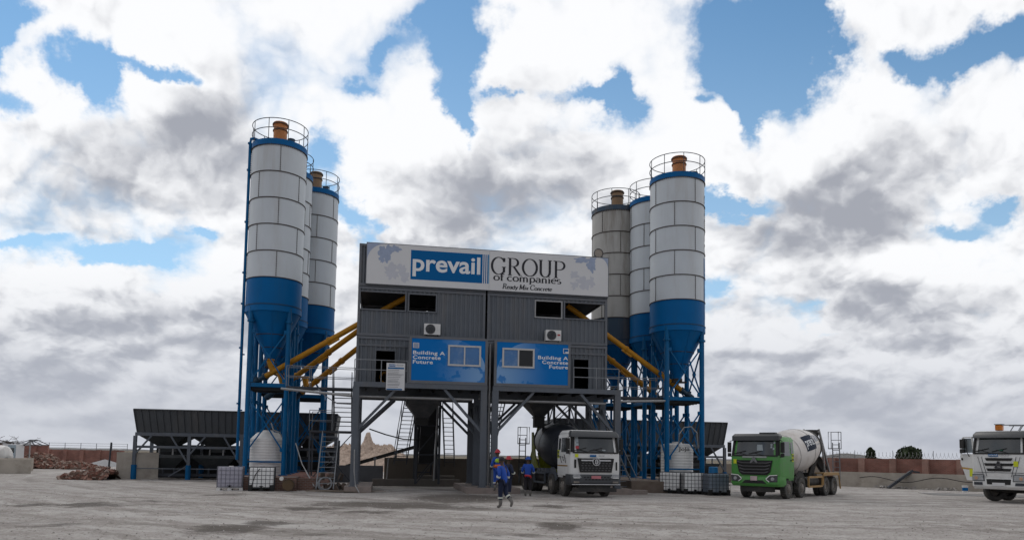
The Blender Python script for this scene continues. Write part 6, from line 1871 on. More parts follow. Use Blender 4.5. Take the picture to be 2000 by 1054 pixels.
        tx = MB(); put_text(tx, 'prevail', lambda x, y: (x, fy(2.87) - 0.08, y), box=(-0.42, 2.90, -0.1, 2.97), bold=0.02); put_text(tx, 'GROUP', lambda x, y: (x, fy(2.87) - 0.08, y), box=(-0.03, 2.90, 0.38, 2.97)); t.part('lettering', tx, pm('lettering_grey', (0.2, 0.2, 0.22), 0.5), smooth=0)
    if D:
        t.part('side_vent', fprism([(-1.08, 1.40), (-0.98, 1.40), (-0.98, 1.80), (-1.08, 1.80)], F - 0.004, 0.01), M_BLACK, smooth=0)
        t.part('side_vent', fprism([(1.02, 1.30), (1.10, 1.30), (1.10, 1.70), (1.02, 1.70)], F - 0.004, 0.01), M_BLACK, smooth=0)
        g = fprism([(-0.92, 1.86), (0.92, 1.86), (0.80, 1.20), (-0.80, 1.20)], F - 0.04, 0.045); gr = t.part('grille', g, M_BLACK, smooth=0)
        b = MB()
        for k in range(4):
            for j in range(9):
                b.box((-0.74 + j * 0.17 + 0.04 * (k % 2), F - 0.055, 1.27 + k * 0.11), (-0.64 + j * 0.17 + 0.04 * (k % 2), F - 0.042, 1.32 + k * 0.11))
        t.part('grille_mesh', b, pm('grille_grey', (0.075, 0.073, 0.078), 0.4), gr, smooth=0)
        b = MB(); b.box((-0.75, F - 0.07, 1.73), (-0.17, F - 0.045, 1.79)); b.box((0.17, F - 0.07, 1.73), (0.75, F - 0.045, 1.79)); t.part('chrome_bar', b, M_CHROME, gr, smooth=0)
        b = MB(); q = MB(); q.ring((0, 0, 0), 0.175, 0.028, 26, 6); Mx = Matrix.Translation((0, F - 0.075, 1.70)) @ Matrix.Rotation(math.pi / 2, 4, 'X'); b.add([tuple(Mx @ Vector(p)) for p in q.v], q.f)
        for (p, c) in (((-0.05, 1.6), (-0.05, 1.8)), ((-0.05, 1.8), (0.07, 1.7)), ((0.07, 1.7), (-0.05, 1.6)), ((0.0, 1.56), (0.1, 1.68)), ((0.0, 1.84), (0.1, 1.72))):
            b.bar((p[0], F - 0.08, p[1]), (c[0], F - 0.08, c[1]), 0.035, 0.03, up=(0, 1, 0))
        t.part('emblem', b, M_CHROME)
        t.part('hi_vis_plate', front_poly([(-1.05, 1.90), (-0.88, 1.90), (-0.88, 2.06), (-1.05, 2.06)], F - 0.01), M_HIVIS, smooth=0)
        b = MB(); b.box((-0.3, F - 0.016, 1.93), (0.02, F - 0.010, 2.02)); t.part('logo_block', b, M_LOGO, smooth=0)
        tx = MB(); put_text(tx, 'GROUP', lambda x, y: (x, F - 0.014, y), box=(0.16, 1.95, 0.44, 2.01)); t.part('lettering', tx, M_INKG, smooth=0)
        for s in (-1, 1):
            hl = t.part('headlight', fprism([(s * 1.16, 0.98), (s * 1.16, 1.10), (s * 0.84, 1.10), (s * 0.74, 0.96), (s * 0.80, 0.92), (s * 1.12, 0.92)], yf - 0.10, 0.05), M_LAMPG, smooth=0)
            h = MB(); h.box((min(s * 0.84, s * 1.14), yf - 0.112, 0.925), (max(s * 0.84, s * 1.14), yf - 0.101, 0.955)); t.part('light_strip', h, M_DRL, hl, smooth=0)
            t.part('fog_lamp', fprism([(s * 0.85, 0.70), (s * 1.12, 0.70), (s * 1.12, 0.78), (s * 0.85, 0.78)], yf - 0.10, 0.03), M_RIM, smooth=0)
        b = MB()
        for j in range(8):
            b.box((-0.62 + j * 0.17, yf - 0.085, 0.95), (-0.52 + j * 0.17, yf - 0.072, 1.0)); b.box((-0.55 + j * 0.17, yf - 0.085, 0.84), (-0.45 + j * 0.17, yf - 0.072, 0.89))
        t.part('bumper_mesh', b, M_BLACK, smooth=0)
        t.part('number_plate', fprism([(-0.24, 0.90), (0.24, 0.90), (0.24, 1.04), (-0.24, 1.04)], yf - 0.10, 0.02), M_PLATER, smooth=0)
        b = MB(); b.tube((-1.22, yf - 0.11, 0.63), (1.22, yf - 0.11, 0.63), 0.022, n=8); t.part('chrome_bar', b, M_CHROME)
        b = MB(); b.box((-1.1, yf + 0.05, 0.28), (1.1, yf + 0.2, 0.46)); b.box((-0.8, yf + 0.1, 0.46), (0.8, yf + 0.5, 0.60)); t.part('underrun_guard', b, M_CHAS, smooth=0)
    if Wt:
        for (z, w) in ((1.98, 0.62), (1.74, 0.66), (1.50, 0.56)):
            t.part('grille', fprism([(-w, z + 0.06), (w, z + 0.06), (w * 0.9, z - 0.06), (-w * 0.9, z - 0.06)], F - 0.012, 0.02), M_BLACK, smooth=0)
        b = MB()
        for (p, q) in (((0, 1.88), (-0.15, 1.58)), ((0, 1.88), (0.15, 1.58)), ((-0.15, 1.58), (0.15, 1.58)), ((0, 1.88), (0, 1.68))):
            b.bar((p[0], F - 0.04, p[1]), (q[0], F - 0.04, q[1]), 0.07, 0.05, up=(0, 1, 0))
        t.part('emblem', b, pm('emblem_dark', (0.07, 0.07, 0.075), 0.3, metal=0.6), smooth=0)
        b = MB()
        for s in (-1, 1):
            b.bar((s * 0.78, F - 0.002, 2.1), (s * 0.55, F - 0.002, 1.2), 0.02, 0.01, up=(0, 1, 0)); b.bar((s * 0.95, F - 0.002, 2.1), (s * 0.72, F - 0.002, 1.3), 0.015, 0.01, up=(0, 1, 0))
        b.bar((-1.2, F - 0.002, 1.38), (1.2, F - 0.002, 1.38), 0.015, 0.01, up=(0, 1, 0))
        t.part('panel_gap', b, M_RAILD, smooth=0)
        t.part('hi_vis_plate', front_poly([(0.66, 1.66), (0.86, 1.66), (0.86, 1.90), (0.66, 1.90)], F - 0.01), M_HIVIS, smooth=0)
        b = MB(); b.box((-0.46, F - 0.014, 2.11), (-0.02, F - 0.010, 2.22)); t.part('logo_block', b, M_LOGO, smooth=0)
        tx = MB(); put_text(tx, 'prevail', lambda x, y: (x, F - 0.018, y), box=(-0.43, 2.125, -0.05, 2.21), bold=0.02); t.part('lettering', tx, M_INKW, smooth=0)
        tx = MB(); put_text(tx, 'GROUP', lambda x, y: (x, F - 0.014, y), box=(0.05, 2.13, 0.5, 2.21)); t.part('lettering', tx, M_INKG, smooth=0)
        t.part('bumper_intake', fprism([(-0.52, 0.84), (-0.55, 1.08), (0.55, 1.08), (0.52, 0.84)], yf - 0.085, 0.012), M_BLACK, smooth=0)
        t.part('number_plate', fprism([(-0.28, 0.78), (0.28, 0.78), (0.28, 0.92), (-0.28, 0.92)], yf - 0.11, 0.02), M_SIGNW, smooth=0)
        for s in (-1, 1):
            t.part('lamp_surround', fprism([(s * 0.62, 0.98), (s * 0.66, 1.30), (s * 1.19, 1.30), (s * 1.19, 0.98)], yf - 0.085, 0.012), M_RAILD, smooth=0)
            hl = t.part('headlight', fprism([(s * 0.66, 1.01), (s * 0.70, 1.27), (s * 1.17, 1.27), (s * 1.17, 1.01)], yf - 0.11, 0.04), M_LAMPG, smooth=0)
            h = MB(); h.tube((s * 1.0, yf - 0.11, 1.12), (s * 1.0, yf - 0.13, 1.12), 0.08, n=14); t.part('lamp', h, pm('lamp_warm', (0.5, 0.30, 0.2), 0.2), hl)
            t.part('fog_lamp', fprism([(s * 0.72, 0.80), (s * 1.12, 0.80), (s * 1.12, 0.93), (s * 0.74, 0.93)], yf - 0.09, 0.02), M_RAILD, smooth=0)
        # beacon and roof rack, open door
        b = MB(); b.box((-0.32, -0.98, zt + 0.13), (0.0, -0.72, zt + 0.40)); bc = t.part('beacon', b, M_AMBER, smooth=0)
        bv = bc.modifiers.new('bevel', 'BEVEL'); bv.width = 0.04; bv.segments = 2
        b = MB(); b.box((-0.34, -1.0, zt + 0.40), (0.02, -0.7, zt + 0.43)); t.part('beacon_cap', b, M_RAILD, bc, smooth=0)
        b = MB()
        for y in (-0.95, -0.1):
            b.tube((0.0, y, zt + 0.38), (1.1, y, zt + 0.36), 0.025, n=6)
            for x in (0.35, 0.75):
                b.tube((x, y, zt + 0.06), (x + 0.2, y, zt + 0.37), 0.022, n=6)
        t.part('roof_rack', b, M_RAILG)
        # door opened on the near side: hinged at the front pillar
        ang = R(60)
        hx, hy = -1.25, yf + 0.28
        def dp(s, z, o=0.0):
            return (hx - s * math.sin(ang) - o * math.cos(ang), hy + s * math.cos(ang) - o * math.sin(ang), z)
        b = MB()
        outl = [(0.0, 1.42), (0.0, zw), (0.12, zt - 0.14), (0.78, zt - 0.14), (0.98, zt - 0.3), (1.0, 1.75), (0.86, 1.55), (0.55, 0.98), (0.12, 0.98)]
        n = len(outl)
        hole = [(0.06, zw + 0.06), (0.16, zt - 0.22), (0.74, zt - 0.22), (0.9, zt - 0.34), (0.92, zw + 0.06)]
        lower = [(0.0, 1.3), (0.0, zw), (1.0, zw), (1.0, 1.75), (0.86, 1.55), (0.55, 0.98), (0.12, 0.98)]
        m = len(lower)
        b.add([dp(s, z, 0.0) for s, z in lower] + [dp(s, z, -0.06) for s, z in lower], [tuple(range(m)), tuple(range(2 * m - 1, m - 1, -1))] + [(k, (k + 1) % m, m + (k + 1) % m, m + k) for k in range(m)])
        for (p, q) in zip([(0.02, zw), (0.14, zt - 0.17), (0.76, zt - 0.17), (0.96, zt - 0.32)], [(0.14, zt - 0.17), (0.76, zt - 0.17), (0.96, zt - 0.32), (0.97, zw)]):
            b.bar(dp(*p, o=-0.03), dp(*q, o=-0.03), 0.07, 0.05)
        dr = t.part('door', b, body, label='cab door standing open', smooth=0)
        b = MB(); b.add([dp(s, z, -0.03) for s, z in hole], [tuple(range(5))]); t.part('side_glass', b, pm('pale_glass', (0.22, 0.25, 0.27), 0.08, var=0.1, spec=0.8), dr, smooth=0)
        b = MB(); q = [(0.05, 1.46), (0.9, 1.52), (0.94, 1.60), (0.05, 1.54)]; b.add([dp(s, z, 0.004) for s, z in q], [(0, 1, 2, 3)]); t.part('stripe', b, MATS['stripe_gold'], dr, smooth=0)
        b = MB(); q = [(0.08, 1.16), (0.34, 1.16), (0.34, 1.52), (0.08, 1.52)]; b.add([dp(s, z, 0.006) for s, z in q], [(0, 1, 2, 3)]); t.part('hi_vis_plate', b, M_HIVIS, dr, smooth=0)
        b = MB(); c = dp(0.85, 1.98, 0.008); b.tube(c, dp(0.85, 1.98, 0.03), 0.06, n=12); t.part('handle', b, M_BLACK, dr)
        b = MB()
        for (s, z0_, z1_) in ((0.72, 2.5, 2.92), (0.72, 2.26, 2.44)):
            vs = [dp(s - 0.14, z0_, 0.03), dp(s + 0.16, z0_, 0.03), dp(s + 0.16, z1_, 0.03), dp(s - 0.14, z1_, 0.03)]
            ws_ = [dp(s - 0.14, z0_, 0.12), dp(s + 0.16, z0_, 0.12), dp(s + 0.16, z1_, 0.12), dp(s - 0.14, z1_, 0.12)]
            b.add(vs + ws_, [(0, 1, 2, 3), (7, 6, 5, 4)] + [(k, (k + 1) % 4, 4 + (k + 1) % 4, 4 + k) for k in range(4)])
        b.path([dp(0.6, 2.95, 0.06), dp(0.45, 2.9, 0.06), dp(0.42, 2.3, 0.06), dp(0.3, 2.1, 0.03)], 0.02, 5)
        t.part('mirror', b, M_BLACK, dr, smooth=0)
    # chassis
    rear = axles[-1] + 1.1
    b = MB()
    for s in (-0.42, 0.42):
        b.box((s - 0.05, -0.9, 0.72), (s + 0.05, rear, 1.02))
    for y in list(axles):
        b.tube((-1.0, y, 0.52), (1.0, y, 0.52), 0.10, n=10)
    for k in range(7):
        y = 0.2 + k * (rear - 0.4) / 6
        b.box((-0.37, y, 0.78), (0.37, y + 0.1, 0.95))
    t.part('chassis', b, M_CHAS, smooth=0)
    for i, y in enumerate(axles):
        dual = i >= 2
        for s in (-1, 1):
            add_wheel(t, s * (1.03 if not dual else 1.07), y, dual, steer if i == 0 else (steer * 0.6 if i == 1 else 0))
    arch = MATS['grey_steel_paint'] if D else M_CHAS
    for i, y in enumerate(axles):
        for s in (-1, 1):
            b = MB()
            pts = [(y + 0.64 * math.cos(R(a)), 0.52 + 0.66 * math.sin(R(a))) for a in range(20 if i else 35, 161 if i else 120, 14)]
            for (ya, za), (yb, zb) in zip(pts, pts[1:]):
                b.bar(((s * 1.05), ya, za), (s * 1.05, yb, zb), 0.42, 0.03, up=(1, 0, 0))
            if i < 2:
                t.part('mudguard', b, body if (i == 0 and not D) else arch, smooth=0)
    # step tank frame and rear guard, gold on the green truck
    gm = pm('guard_gold', (0.36, 0.22, 0.085), 0.6, var=0.2, scale=3, dirt=((0.2, 0.14, 0.09), 0.5, 3)) if G else arch
    for s in (-1, 1):
        b = MB()
        y0, y1 = axles[1] + 0.85, axles[2] - 0.72
        for (p, q) in (((y0, 0.55), (y1, 0.55)), ((y0, 1.05), (y1, 1.05)), ((y0, 0.55), (y0, 1.05)), ((y1, 0.55), (y1, 1.05))):
            b.bar((s * 1.2, p[0], p[1]), (s * 1.2, q[0], q[1]), 0.07, 0.1)
        t.part('side_guard', b, gm, smooth=0)
        b = MB(); b.tube((s * 0.85, y0 + 0.1, 0.8), (s * 0.85, y1 - 0.1, 0.8), 0.25, n=16); t.part('air_tank', b, M_CHAS)
        b = MB()
        y0, y1 = axles[2] - 0.62, axles[3] + 0.66
        b.box((min(s * 0.78, s * 1.27), y0, 1.22), (max(s * 0.78, s * 1.27), y1, 1.28)); b.bar((s * 1.24, y0, 1.22), (s * 1.24, y0 - 0.02, 0.6), 0.06); b.bar((s * 1.24, y1, 1.22), (s * 1.24, y1 + 0.28, 0.35), 0.07, 0.05)
        b.box((min(s * 1.22, s * 1.28), y0, 1.12), (max(s * 1.22, s * 1.28), y1, 1.22))
        t.part('rear_mudguard', b, gm, smooth=0)
    # drum on its pedestals
    A = Vector((0, 0.95, 2.02)); B = Vector((0, 6.55, 2.85))
    if D: B = Vector((0, 6.2, 2.92))
    ax = (B - A).normalized(); L_ = (B - A).length
    Md = Matrix.Translation(A) @ rotm(ax, (1, 0, 0)).to_4x4()
    pr = [(0.0, 0.0), (0.55, 0.02), (0.78, 0.12), (0.86, 0.30), (1.08, 1.05), (1.19, 1.75), (1.22, 2.4), (1.19, 3.0), (1.11, 3.75), (0.94, 4.55), (0.62, 5.25), (0.50, 5.55), (0.0, 5.56)]
    b = MB(); b.lathe(pr, Md, 40); dm = t.part('drum', b, drum_mat, smooth=50)
    b = MB()
    for (z, r) in ((1.05, 1.086), (2.95, 1.197)):
        b.lathe([(r, z - 0.012), (r + 0.008, z - 0.01), (r + 0.008, z + 0.01), (r, z + 0.012)], Md, 40)
    t.part('weld_ring', b, pm('weld_grey', (0.26, 0.25, 0.24), 0.6) if G else M_BLACK, dm)
    b = MB(); b.lathe([(0.80, 4.72), (0.92, 4.72), (0.92, 4.90), (0.74, 4.90)], Md, 40); t.part('drum_ring', b, M_CHAS, dm)
    b = MB(); b.lathe([(0.45, -0.22), (0.45, 0.02)], Md, 20); b.box((-0.5, 0.62, 1.05), (0.5, 0.98, 2.2)); t.part('drive_gearbox', b, M_CHAS, smooth=30)
    b = MB()
    for s in (-1, 1):
        b.bar((s * 0.45, 5.1, 1.03), (s * 0.62, 5.45, 2.15), 0.16, 0.3); b.tube((s * 0.55, 5.3, 2.12), (s * 0.55, 5.6, 2.18), 0.16, n=14)
    b.bar((-0.62, 5.45, 2.0), (0.62, 5.45, 2.0), 0.18); b.box((-0.5, 4.9, 1.02), (0.5, 6.1, 1.25))
    t.part('rear_pedestal', b, M_CHAS if not D else pm('pedestal_lime', (0.22, 0.24, 0.01), 0.6, var=0.2, scale=2, dirt=((0.1, 0.1, 0.03), 0.5, 2)), smooth=0)
    # water tank behind the cab
    b = MB(); b.tube((-0.9, 0.78, 2.3), (0.9, 0.78, 2.3), 0.26, n=18); t.part('water_tank', b, M_PLAST if not G else M_SIGNW)
    # hopper, chute, ladder
    b = MB(); hp = B + Vector((0, 0.1, 0))
    b.lathe([(0.40, 0.88), (0.42, 0.80), (0.26, 0.25), (0.24, 0.1)], Matrix.Translation((0, hp.y + 0.22, hp.z - 0.02)), 16)
    t.part('charge_hopper', b, M_CHAS if not D else M_BLACK)
    b = MB()
    for s in (-1, 1):
        b.bar((s * 0.7, rear - 0.2, 1.1), (s * 0.42, hp.y + 0.1, 3.75), 0.09); b.bar((s * 0.62, rear - 0.9, 1.1), (s * 0.6, hp.y + 0.1, 3.0), 0.08)
    b.bar((-0.5, hp.y + 0.1, 3.6), (0.5, hp.y + 0.1, 3.6), 0.08)
    t.part('hopper_frame', b, MATS['guard_gold'] if False else (MATS['pedestal_lime'] if D else M_GALV), smooth=0)
    b = MB()
    cs = []
    for k in range(7):
        a = R(180 * k / 6)
        cs.append((0.32 * math.cos(a), -0.32 * math.sin(a)))
    p0, p1 = Vector((0, hp.y + 0.25, 2.55)), Vector((0.5, hp.y + 1.25, 1.25))
    mm = rotm(p1 - p0, (1, 0, 0))
    vs = [p0 + mm @ Vector((x, y, 0)) for x, y in cs] + [p1 + mm @ Vector((x, y, 0)) for x, y in cs]
    b.add(vs, [(k, k + 1, 8 + k, 7 + k) for k in range(6)])
    t.part('chute', b, MATS['pedestal_lime'] if D else M_CHAS, smooth=60)
    b = MB(); lx = -1.0 if D else 0.98; ly = rear + 0.05
    for s in (-0.19, 0.19):
        b.tube((lx + s, ly, 0.75), (lx + s, ly - 0.05, 3.0), 0.03, n=6)
    for k in range(7):
        b.tube((lx - 0.19, ly - 0.01, 0.9 + 0.33 * k), (lx + 0.19, ly - 0.01, 0.9 + 0.33 * k), 0.022, n=6)
    b.box((lx - 0.3, ly - 0.5, 2.62), (lx + 0.3, ly + 0.02, 2.67))
    for s in (-0.28, 0.28):
        b.path([(lx + s, ly, 2.65), (lx + s, ly, 3.62), (lx + s, ly - 0.5, 3.62), (lx + s, ly - 0.5, 2.65)], 0.022, 6)
    b.tube((lx - 0.28, ly, 3.62), (lx + 0.28, ly, 3.62), 0.022, n=6); b.tube((lx - 0.28, ly, 3.15), (lx + 0.28, ly, 3.15), 0.02, n=6)
    t.part('ladder', b, M_RAILD if D else M_RAILG)
    if D:
        b = MB(); b.box((-0.55, 4.9, 1.25), (0.55, 5.9, 1.9)); t.part('subframe', b, MATS['pedestal_lime'], smooth=0)
        b = MB()
        for s in (-1, 1):
            b.add([(s * 0.95, 4.6, 1.1), (s * 0.95, 6.0, 1.1), (s * 0.75, 6.75, 3.3), (s * 0.75, 6.45, 3.3), (s * 0.95, 5.3, 1.9),
                   (s * 0.89, 4.6, 1.1), (s * 0.89, 6.0, 1.1), (s * 0.69, 6.75, 3.3), (s * 0.69, 6.45, 3.3), (s * 0.89, 5.3, 1.9)],
                  [(0, 1, 2, 3, 4), (9, 8, 7, 6, 5)] + [(k, (k + 1) % 5, 5 + (k + 1) % 5, 5 + k) for k in range(5)])
        t.part('rear_plate', b, MATS['pedestal_lime'], smooth=0)
        b = MB()
        for k in range(5):
            b.box((-1.24, axles[1] + 0.5 + k * 0.35, 1.05), (-0.8, axles[1] + 0.75 + k * 0.35, 1.3))
        t.part('equipment_box', b, MATS['grey_steel_paint'], smooth=0)
    # lettered plate on the drum
    if G:
        import bisect
        zs = [p[1] for p in pr[1:]]; rs = [p[0] for p in pr[1:]]
        def rad(z):
            i = max(1, min(len(zs) - 1, bisect.bisect(zs, z)))
            return rs[i - 1] + (rs[i] - rs[i - 1]) * (z - zs[i - 1]) / (zs[i] - zs[i - 1])
        def on(z, h, l=0.0):
            # h: height round the drum above its waist, on the +x side
            r = rad(z) + 0.012 + l
            a = h / 1.2
            u = Vector((math.cos(a), 0, 0)); 
            up = Vector((0, -ax.z, ax.y))
            return A + ax * z + Vector((1, 0, 0)) * (r * math.cos(a)) + up * (r * math.sin(a))
        b = MB()
        nx, ny = 12, 5
        vs = [on(1.75 + 1.5 * i / nx, 0.12 + 0.86 * j / ny) for j in range(ny + 1) for i in range(nx + 1)]
        b.add(vs, [(j * (nx + 1) + i, j * (nx + 1) + i + 1, (j + 1) * (nx + 1) + i + 1, (j + 1) * (nx + 1) + i) for j in range(ny) for i in range(nx)])
        t.part('logo_block', b, pm('drum_logo_navy', (0.006, 0.014, 0.035), 0.6, spec=0.1), dm, smooth=60)
        tx = MB(); put_text(tx, 'prevail', lambda x, y: on(x, y, 0.008), box=(1.86, 0.22, 3.15, 0.84), bold=0.012); t.part('lettering', tx, M_INKW, dm, smooth=0)
        tx = MB(); put_text(tx, 'GROUP', lambda x, y: on(x, y, 0.004), box=(3.35, 0.48, 4.45, 0.92)); put_text(tx, 'of companies', lambda x, y: on(x, y, 0.004), box=(3.4, 0.22, 4.4, 0.38)); t.part('lettering', tx, pm('drum_ink_grey', (0.20, 0.24, 0.31), 0.5), dm, smooth=0)
    return t

M_GREEN = pm('truck_green', (0.065, 0.25, 0.05), 0.4, var=0.1, scale=1.5, dirt=((0.13, 0.17, 0.11), 0.65, 1.9))
M_TWHITE = pm('truck_white', (0.66, 0.66, 0.65), 0.35, var=0.05, scale=1.5, dirt=((0.40, 0.38, 0.35), 0.45, 1.5))
M_DRUMW = pm('drum_pale', (0.62, 0.585, 0.555), 0.55, var=0.05, scale=1, dirt=((0.34, 0.27, 0.20), 0.6, 0.8))
M_DRUMB = pm('drum_black', (0.022, 0.026, 0.034), 0.4, var=0.3, scale=1.2, dirt=((0.06, 0.06, 0.065), 0.5, 1.5))
mixer_truck('green mixer truck with a pale drum, parked right of the plant', (13.05, 37.6, 0), R(41), 'green', M_GREEN, M_DRUMW, (0, 1.85, 5.55, 6.90))
mixer_truck('white cabbed mixer truck with a black drum under the plant', (3.64, 36.25, 0), R(-15), 'dark', M_TWHITE, M_DRUMB, (0, 1.85, 5.3, 6.65))
wt = mixer_truck('white truck at the right edge with its cab door open and an amber beacon', (25.25, 37.05, 0), R(54), 'white', M_TWHITE, M_DRUMW, (0.55, 2.05, 5.4, 6.75), steer=R(-40))
wt.o.scale = (0.98, 1.05, 1.08)

# ------------------------------------------------------------------ people
def skin_mesh(name, chains, mat, levels=1, root=0):
    """chains: list of [(x, y, z, r), ...] sharing joints by position; grown with a Skin modifier"""
    verts, rad, idx, edges = [], [], {}, []
    for ch in chains:
        prev = None
        for (x, y, z, r) in ch:
            key = (round(x, 4), round(y, 4), round(z, 4))
            if key not in idx:
                idx[key] = len(verts); verts.append((x, y, z)); rad.append(r)
            i = idx[key]
            if prev is not None and prev != i:
                edges.append((prev, i))
            prev = i
    me = bpy.data.meshes.new(name)
    me.from_pydata(verts, edges, [])
    o = bpy.data.objects.new(name, me)
    col.objects.link(o)
    sk = o.modifiers.new('skin', 'SKIN')
    for i, r in enumerate(rad):
        me.skin_vertices[0].data[i].radius = (r, r)
        me.skin_vertices[0].data[i].use_root = (i == root)
    sk.use_smooth_shade = True
    if levels:
        ss = o.modifiers.new('subsurf', 'SUBSURF'); ss.levels = levels; ss.render_levels = levels
    dg = bpy.context.evaluated_depsgraph_get()
    m2 = bpy.data.meshes.new_from_object(o.evaluated_get(dg))
    bpy.data.objects.remove(o); bpy.data.meshes.remove(me)
    m2.materials.clear(); m2.materials.append(mat)
    m2.shade_smooth()
    ob = bpy.data.objects.new(name, m2)
    col.objects.link(ob)
    return ob

def V(*a): return Vector(a)
SKIN = pm('skin_dark', (0.075, 0.042, 0.028), 0.6, var=0.1)
M_OVER = pm('overall_blue', (0.016, 0.065, 0.33), 0.85, var=0.2, scale=5)
M_NAVY = pm('trouser_navy', (0.012, 0.018, 0.045), 0.9, var=0.2, scale=5)
M_BOOT = pm('gumboot_grey', (0.14, 0.13, 0.12), 0.75, var=0.25, scale=6)
M_REFL = pm('reflective_band', (0.55, 0.57, 0.50), 0.4, var=0.05)
M_REDH = pm('helmet_red', (0.38, 0.02, 0.035), 0.35, var=0.05)
M_BLUEH = pm('helmet_blue', (0.012, 0.07, 0.33), 0.35, var=0.05)
M_LIME = pm('vest_lime', (0.36, 0.55, 0.03), 0.7, var=0.1)
M_VORA = pm('vest_orange', (0.60, 0.13, 0.03), 0.7, var=0.1)
M_CAPD = pm('cap_dark', (0.02, 0.018, 0.022), 0.8)

def person(label, loc, facing, pose, hat, jacket, trousers, boots, extras=(), bands=True):
    """pose: joints in the person's frame, x to their right, y the way they face, z up"""
    t = T('person', label, 'person', (loc[0], loc[1], loc[2] - 0.025), facing, 'workers in the yard')
    t.o.scale = (1.07, 1.07, 1.07)
    P = dict(hipz=0.93, lean=0.0)
    P.update(pose)
    hip = V(0, 0, P['hipz']); lean = P['lean']
    chest = hip + V(0, lean * 0.6, 0.33); neck = hip + V(0, lean, 0.54); head = neck + V(0, 0.03 + lean * 0.2, 0.17)
    ch = [[(*hip, .13), (*(hip + V(0, lean * .3, .16)), .125), (*chest, .15), (*neck, .06), (*(neck + V(0, .01, .07)), .055), (*(head + V(0, 0.01, -0.05)), .075), (*head, .098), (*(head + V(0, -0.01, 0.07)), .075)],
          [(*(head + V(0, 0.01, -0.05)), .075), (*(head + V(0, 0.095, -0.045)), .02)]]
    jk = [[(*(hip + V(0, 0, -.12)), .165), (*hip, .168), (*(hip + V(0, lean * .3, .16)), .155), (*chest, .172), (*(neck + V(0, -.005, -.02)), .085)]]
    tr = []
    feet = []
    for s, key in ((-1, 'l'), (1, 'r')):
        sh = neck + V(s * .17, 0, -.075); el, wr = V(*P['el_' + key]), V(*P['wr_' + key])
        kn, an = V(*P['kn_' + key]), V(*P['an_' + key])
        d = (wr - el).normalized(); hand = wr + d * .09
        ch.append([(*chest, .15), (*sh, .06), (*el, .045), (*wr, .032), (*(wr + d * .05), .036)])
        sd = d.cross(V(0, 1, 0.01)).normalized()
        for k in range(4):
            o = sd * (0.028 - k * 0.0185); ln = (0.075, 0.085, 0.08, 0.062)[k]
            ch.append([(*(wr + d * .05), .036), (*(wr + d * .095 + o), .010), (*(wr + d * (.095 + ln * .55) + o * 1.05 + V(0, .012, 0)), .009), (*(wr + d * (.095 + ln) + o + V(0, .03, 0)), .008)])
        ch.append([(*(wr + d * .05), .036), (*(wr + d * .06 + sd * .05 + V(0, .015, 0)), .011), (*(wr + d * .10 + sd * .06 + V(0, .03, 0)), .009)])
        jk.append([(*chest, .172), (*sh, .085), (*el, .066), (*(wr - d * .02), .052)])
        hp = hip + V(s * .09, 0, -.03)
        ch.append([(*hip, .13), (*hp, .085), (*kn, .058), (*an, .042), (*(an + P['toe_' + key]), .034) if isinstance(P.get('toe_' + key), Vector) else (*(an + V(0, .14, -.06)), .034)])
        tr.append([(*(hip + V(0, 0, 0.02)), .14), (*hp, .115), (*kn.lerp(hp, .5), .10), (*kn, .085), (*kn.lerp(an, .62), .07)])
        toe = P.get('toe_' + key) or V(0, .17, -.055)
        bt = skin_mesh('boot', [[(*kn.lerp(an, .42), .078), (*kn.lerp(an, .75), .066), (*an, .06), (*(an + toe * .5 + V(0, 0, -.005)), .05), (*(an + toe), .043)]], boots)
        bt.parent = t.o
        wbnd = MB(); c = kn.lerp(an, .36); dd = (an - kn).normalized(); wbnd.tube(c - dd * .025, c + dd * .025, .094, n=16)
        if bands: t.part('ankle_band', wbnd, M_REFL)
        ab = MB(); e2 = el.lerp(wr, .35); dd = (wr - el).normalized(); ab.tube(e2 - dd * .03, e2 + dd * .03, .072, n=14); t.part('arm_band', ab, M_REFL)
    bd = skin_mesh('body', ch, SKIN); bd.parent = t.o
    j = skin_mesh('jacket', jk, jacket); j.parent = t.o
    tt = skin_mesh('trousers', tr, trousers); tt.parent = t.o
    # face
    f = MB()
    for s in (-1, 1):
        f.tube(head + V(s * .034, .088, .0), head + V(s * .034, .098, .0), .012, n=8)
    f.tube(head + V(-.028, .086, -.075), head + V(.028, .086, -.075), .009, n=6)
    t.part('face_features', f, M_CAPD)
    f = MB()
    for s in (-1, 1):
        f.tube(head + V(s * .088, -.005, -.02), head + V(s * .108, -.005, -.02), .03, .022, n=10)
    t.part('ear', f, SKIN)
    hm = MB()
    Mh = Matrix.Translation(head + V(0, -.005, .03))
    if hat is M_CAPD:
        hm.lathe([(0.0, .105), (.05, .10), (.09, .06), (.108, 0.0), (.106, -.04)], Mh, 20); hm.box(tuple(head + V(-.06, .08, .025)), tuple(head + V(.06, .17, .04)))
        t.part('cap', hm, hat)
    else:
        hm.lathe([(0.0, .135), (.06, .125), (.105, .075), (.125, .01), (.145, .0), (.145, -.012), (.12, -.008)], Mh, 24); hm.box(tuple(head + V(-.07, .10, .018)), tuple(head + V(.07, .19, .032))); hm.box(tuple(head + V(-.012, -.1, .13)), tuple(head + V(.012, .08, .175)))
        t.part('helmet', hm, hat)
    for (nm, chains, mat) in extras:
        e = skin_mesh(nm, chains, mat); e.parent = t.o
    return t

walkp = (-0.22, 27.4)
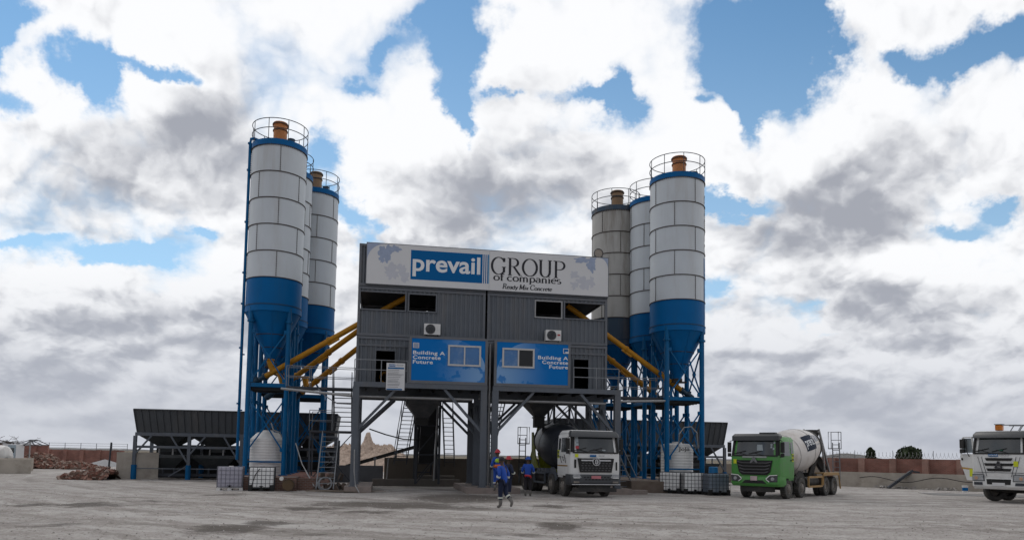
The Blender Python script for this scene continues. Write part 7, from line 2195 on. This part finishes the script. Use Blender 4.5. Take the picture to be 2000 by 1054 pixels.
# mid stride, seen from behind and the side: moving away to the left
person('worker in blue jacket and navy trousers striding across the yard in rubber boots', (-0.28, 27.35, hgt(-0.28, 27.35) + 0.0), R(50),
       dict(el_l=(-.23, -.02, 1.18), wr_l=(-.21, .10, .96), el_r=(.24, -.05, 1.18), wr_r=(.22, .05, .95), hipz=0.95,
            kn_l=(-.08, .05, .52), an_l=(-.08, .03, .11), kn_r=(.08, -.06, .52), an_r=(.08, -.36, .24), toe_r=V(0, .07, -.17), lean=0.05),
       M_CAPD, M_OVER, M_NAVY, M_BOOT)
person('worker in blue jacket and blue helmet standing at the black truck, holding red gloves', (0.83, 35.5, 0), R(-8),
       dict(el_l=(-.27, -.02, 1.15), wr_l=(-.19, .16, .99), el_r=(.27, -.02, 1.15), wr_r=(.19, .16, .99),
            kn_l=(-.10, .03, .50), an_l=(-.11, 0, .09), kn_r=(.10, .03, .50), an_r=(.11, 0, .09)),
       M_BLUEH, M_OVER, M_CAPD, M_BOOT,
       extras=[('gloves', [[(-.14, -.17, .92, .06), (.0, -.19, .95, .055), (.14, -.17, .91, .06), (.16, -.16, .82, .04)]], M_REDH)], bands=False)
person('worker with red helmet, lime and orange vest half hidden by the middle column', (-0.62, 34.2, 0.30), R(20),
       dict(el_l=(-.27, .0, 1.13), wr_l=(-.22, .18, 1.0), el_r=(.27, -.02, 1.13), wr_r=(.25, .12, .96),
            kn_l=(-.09, .04, .50), an_l=(-.10, 0, .09), kn_r=(.09, .02, .50), an_r=(.10, -.02, .09)),
       M_REDH, M_OVER, M_OVER, M_BOOT,
       extras=[('vest', [[(0, 0, 1.19, .205), (0, 0, 1.33, .215), (0, 0, 1.43, .15)]], M_LIME), ('vest_panel', [[(0, -.005, 0.96, .205), (0, -.005, 1.08, .212), (0, -.005, 1.17, .205)]], M_VORA)])
person('worker with red helmet seen behind the striding man', (-0.12, 33.4, 0), R(-50),
       dict(el_l=(-.28, .0, 1.13), wr_l=(-.24, .18, 1.0), el_r=(.28, .0, 1.13), wr_r=(.24, .2, 1.02),
            kn_l=(-.09, .04, .50), an_l=(-.10, 0, .09), kn_r=(.09, .02, .50), an_r=(.10, -.02, .09)),
       M_REDH, M_NAVY, M_NAVY, M_BOOT, bands=False)
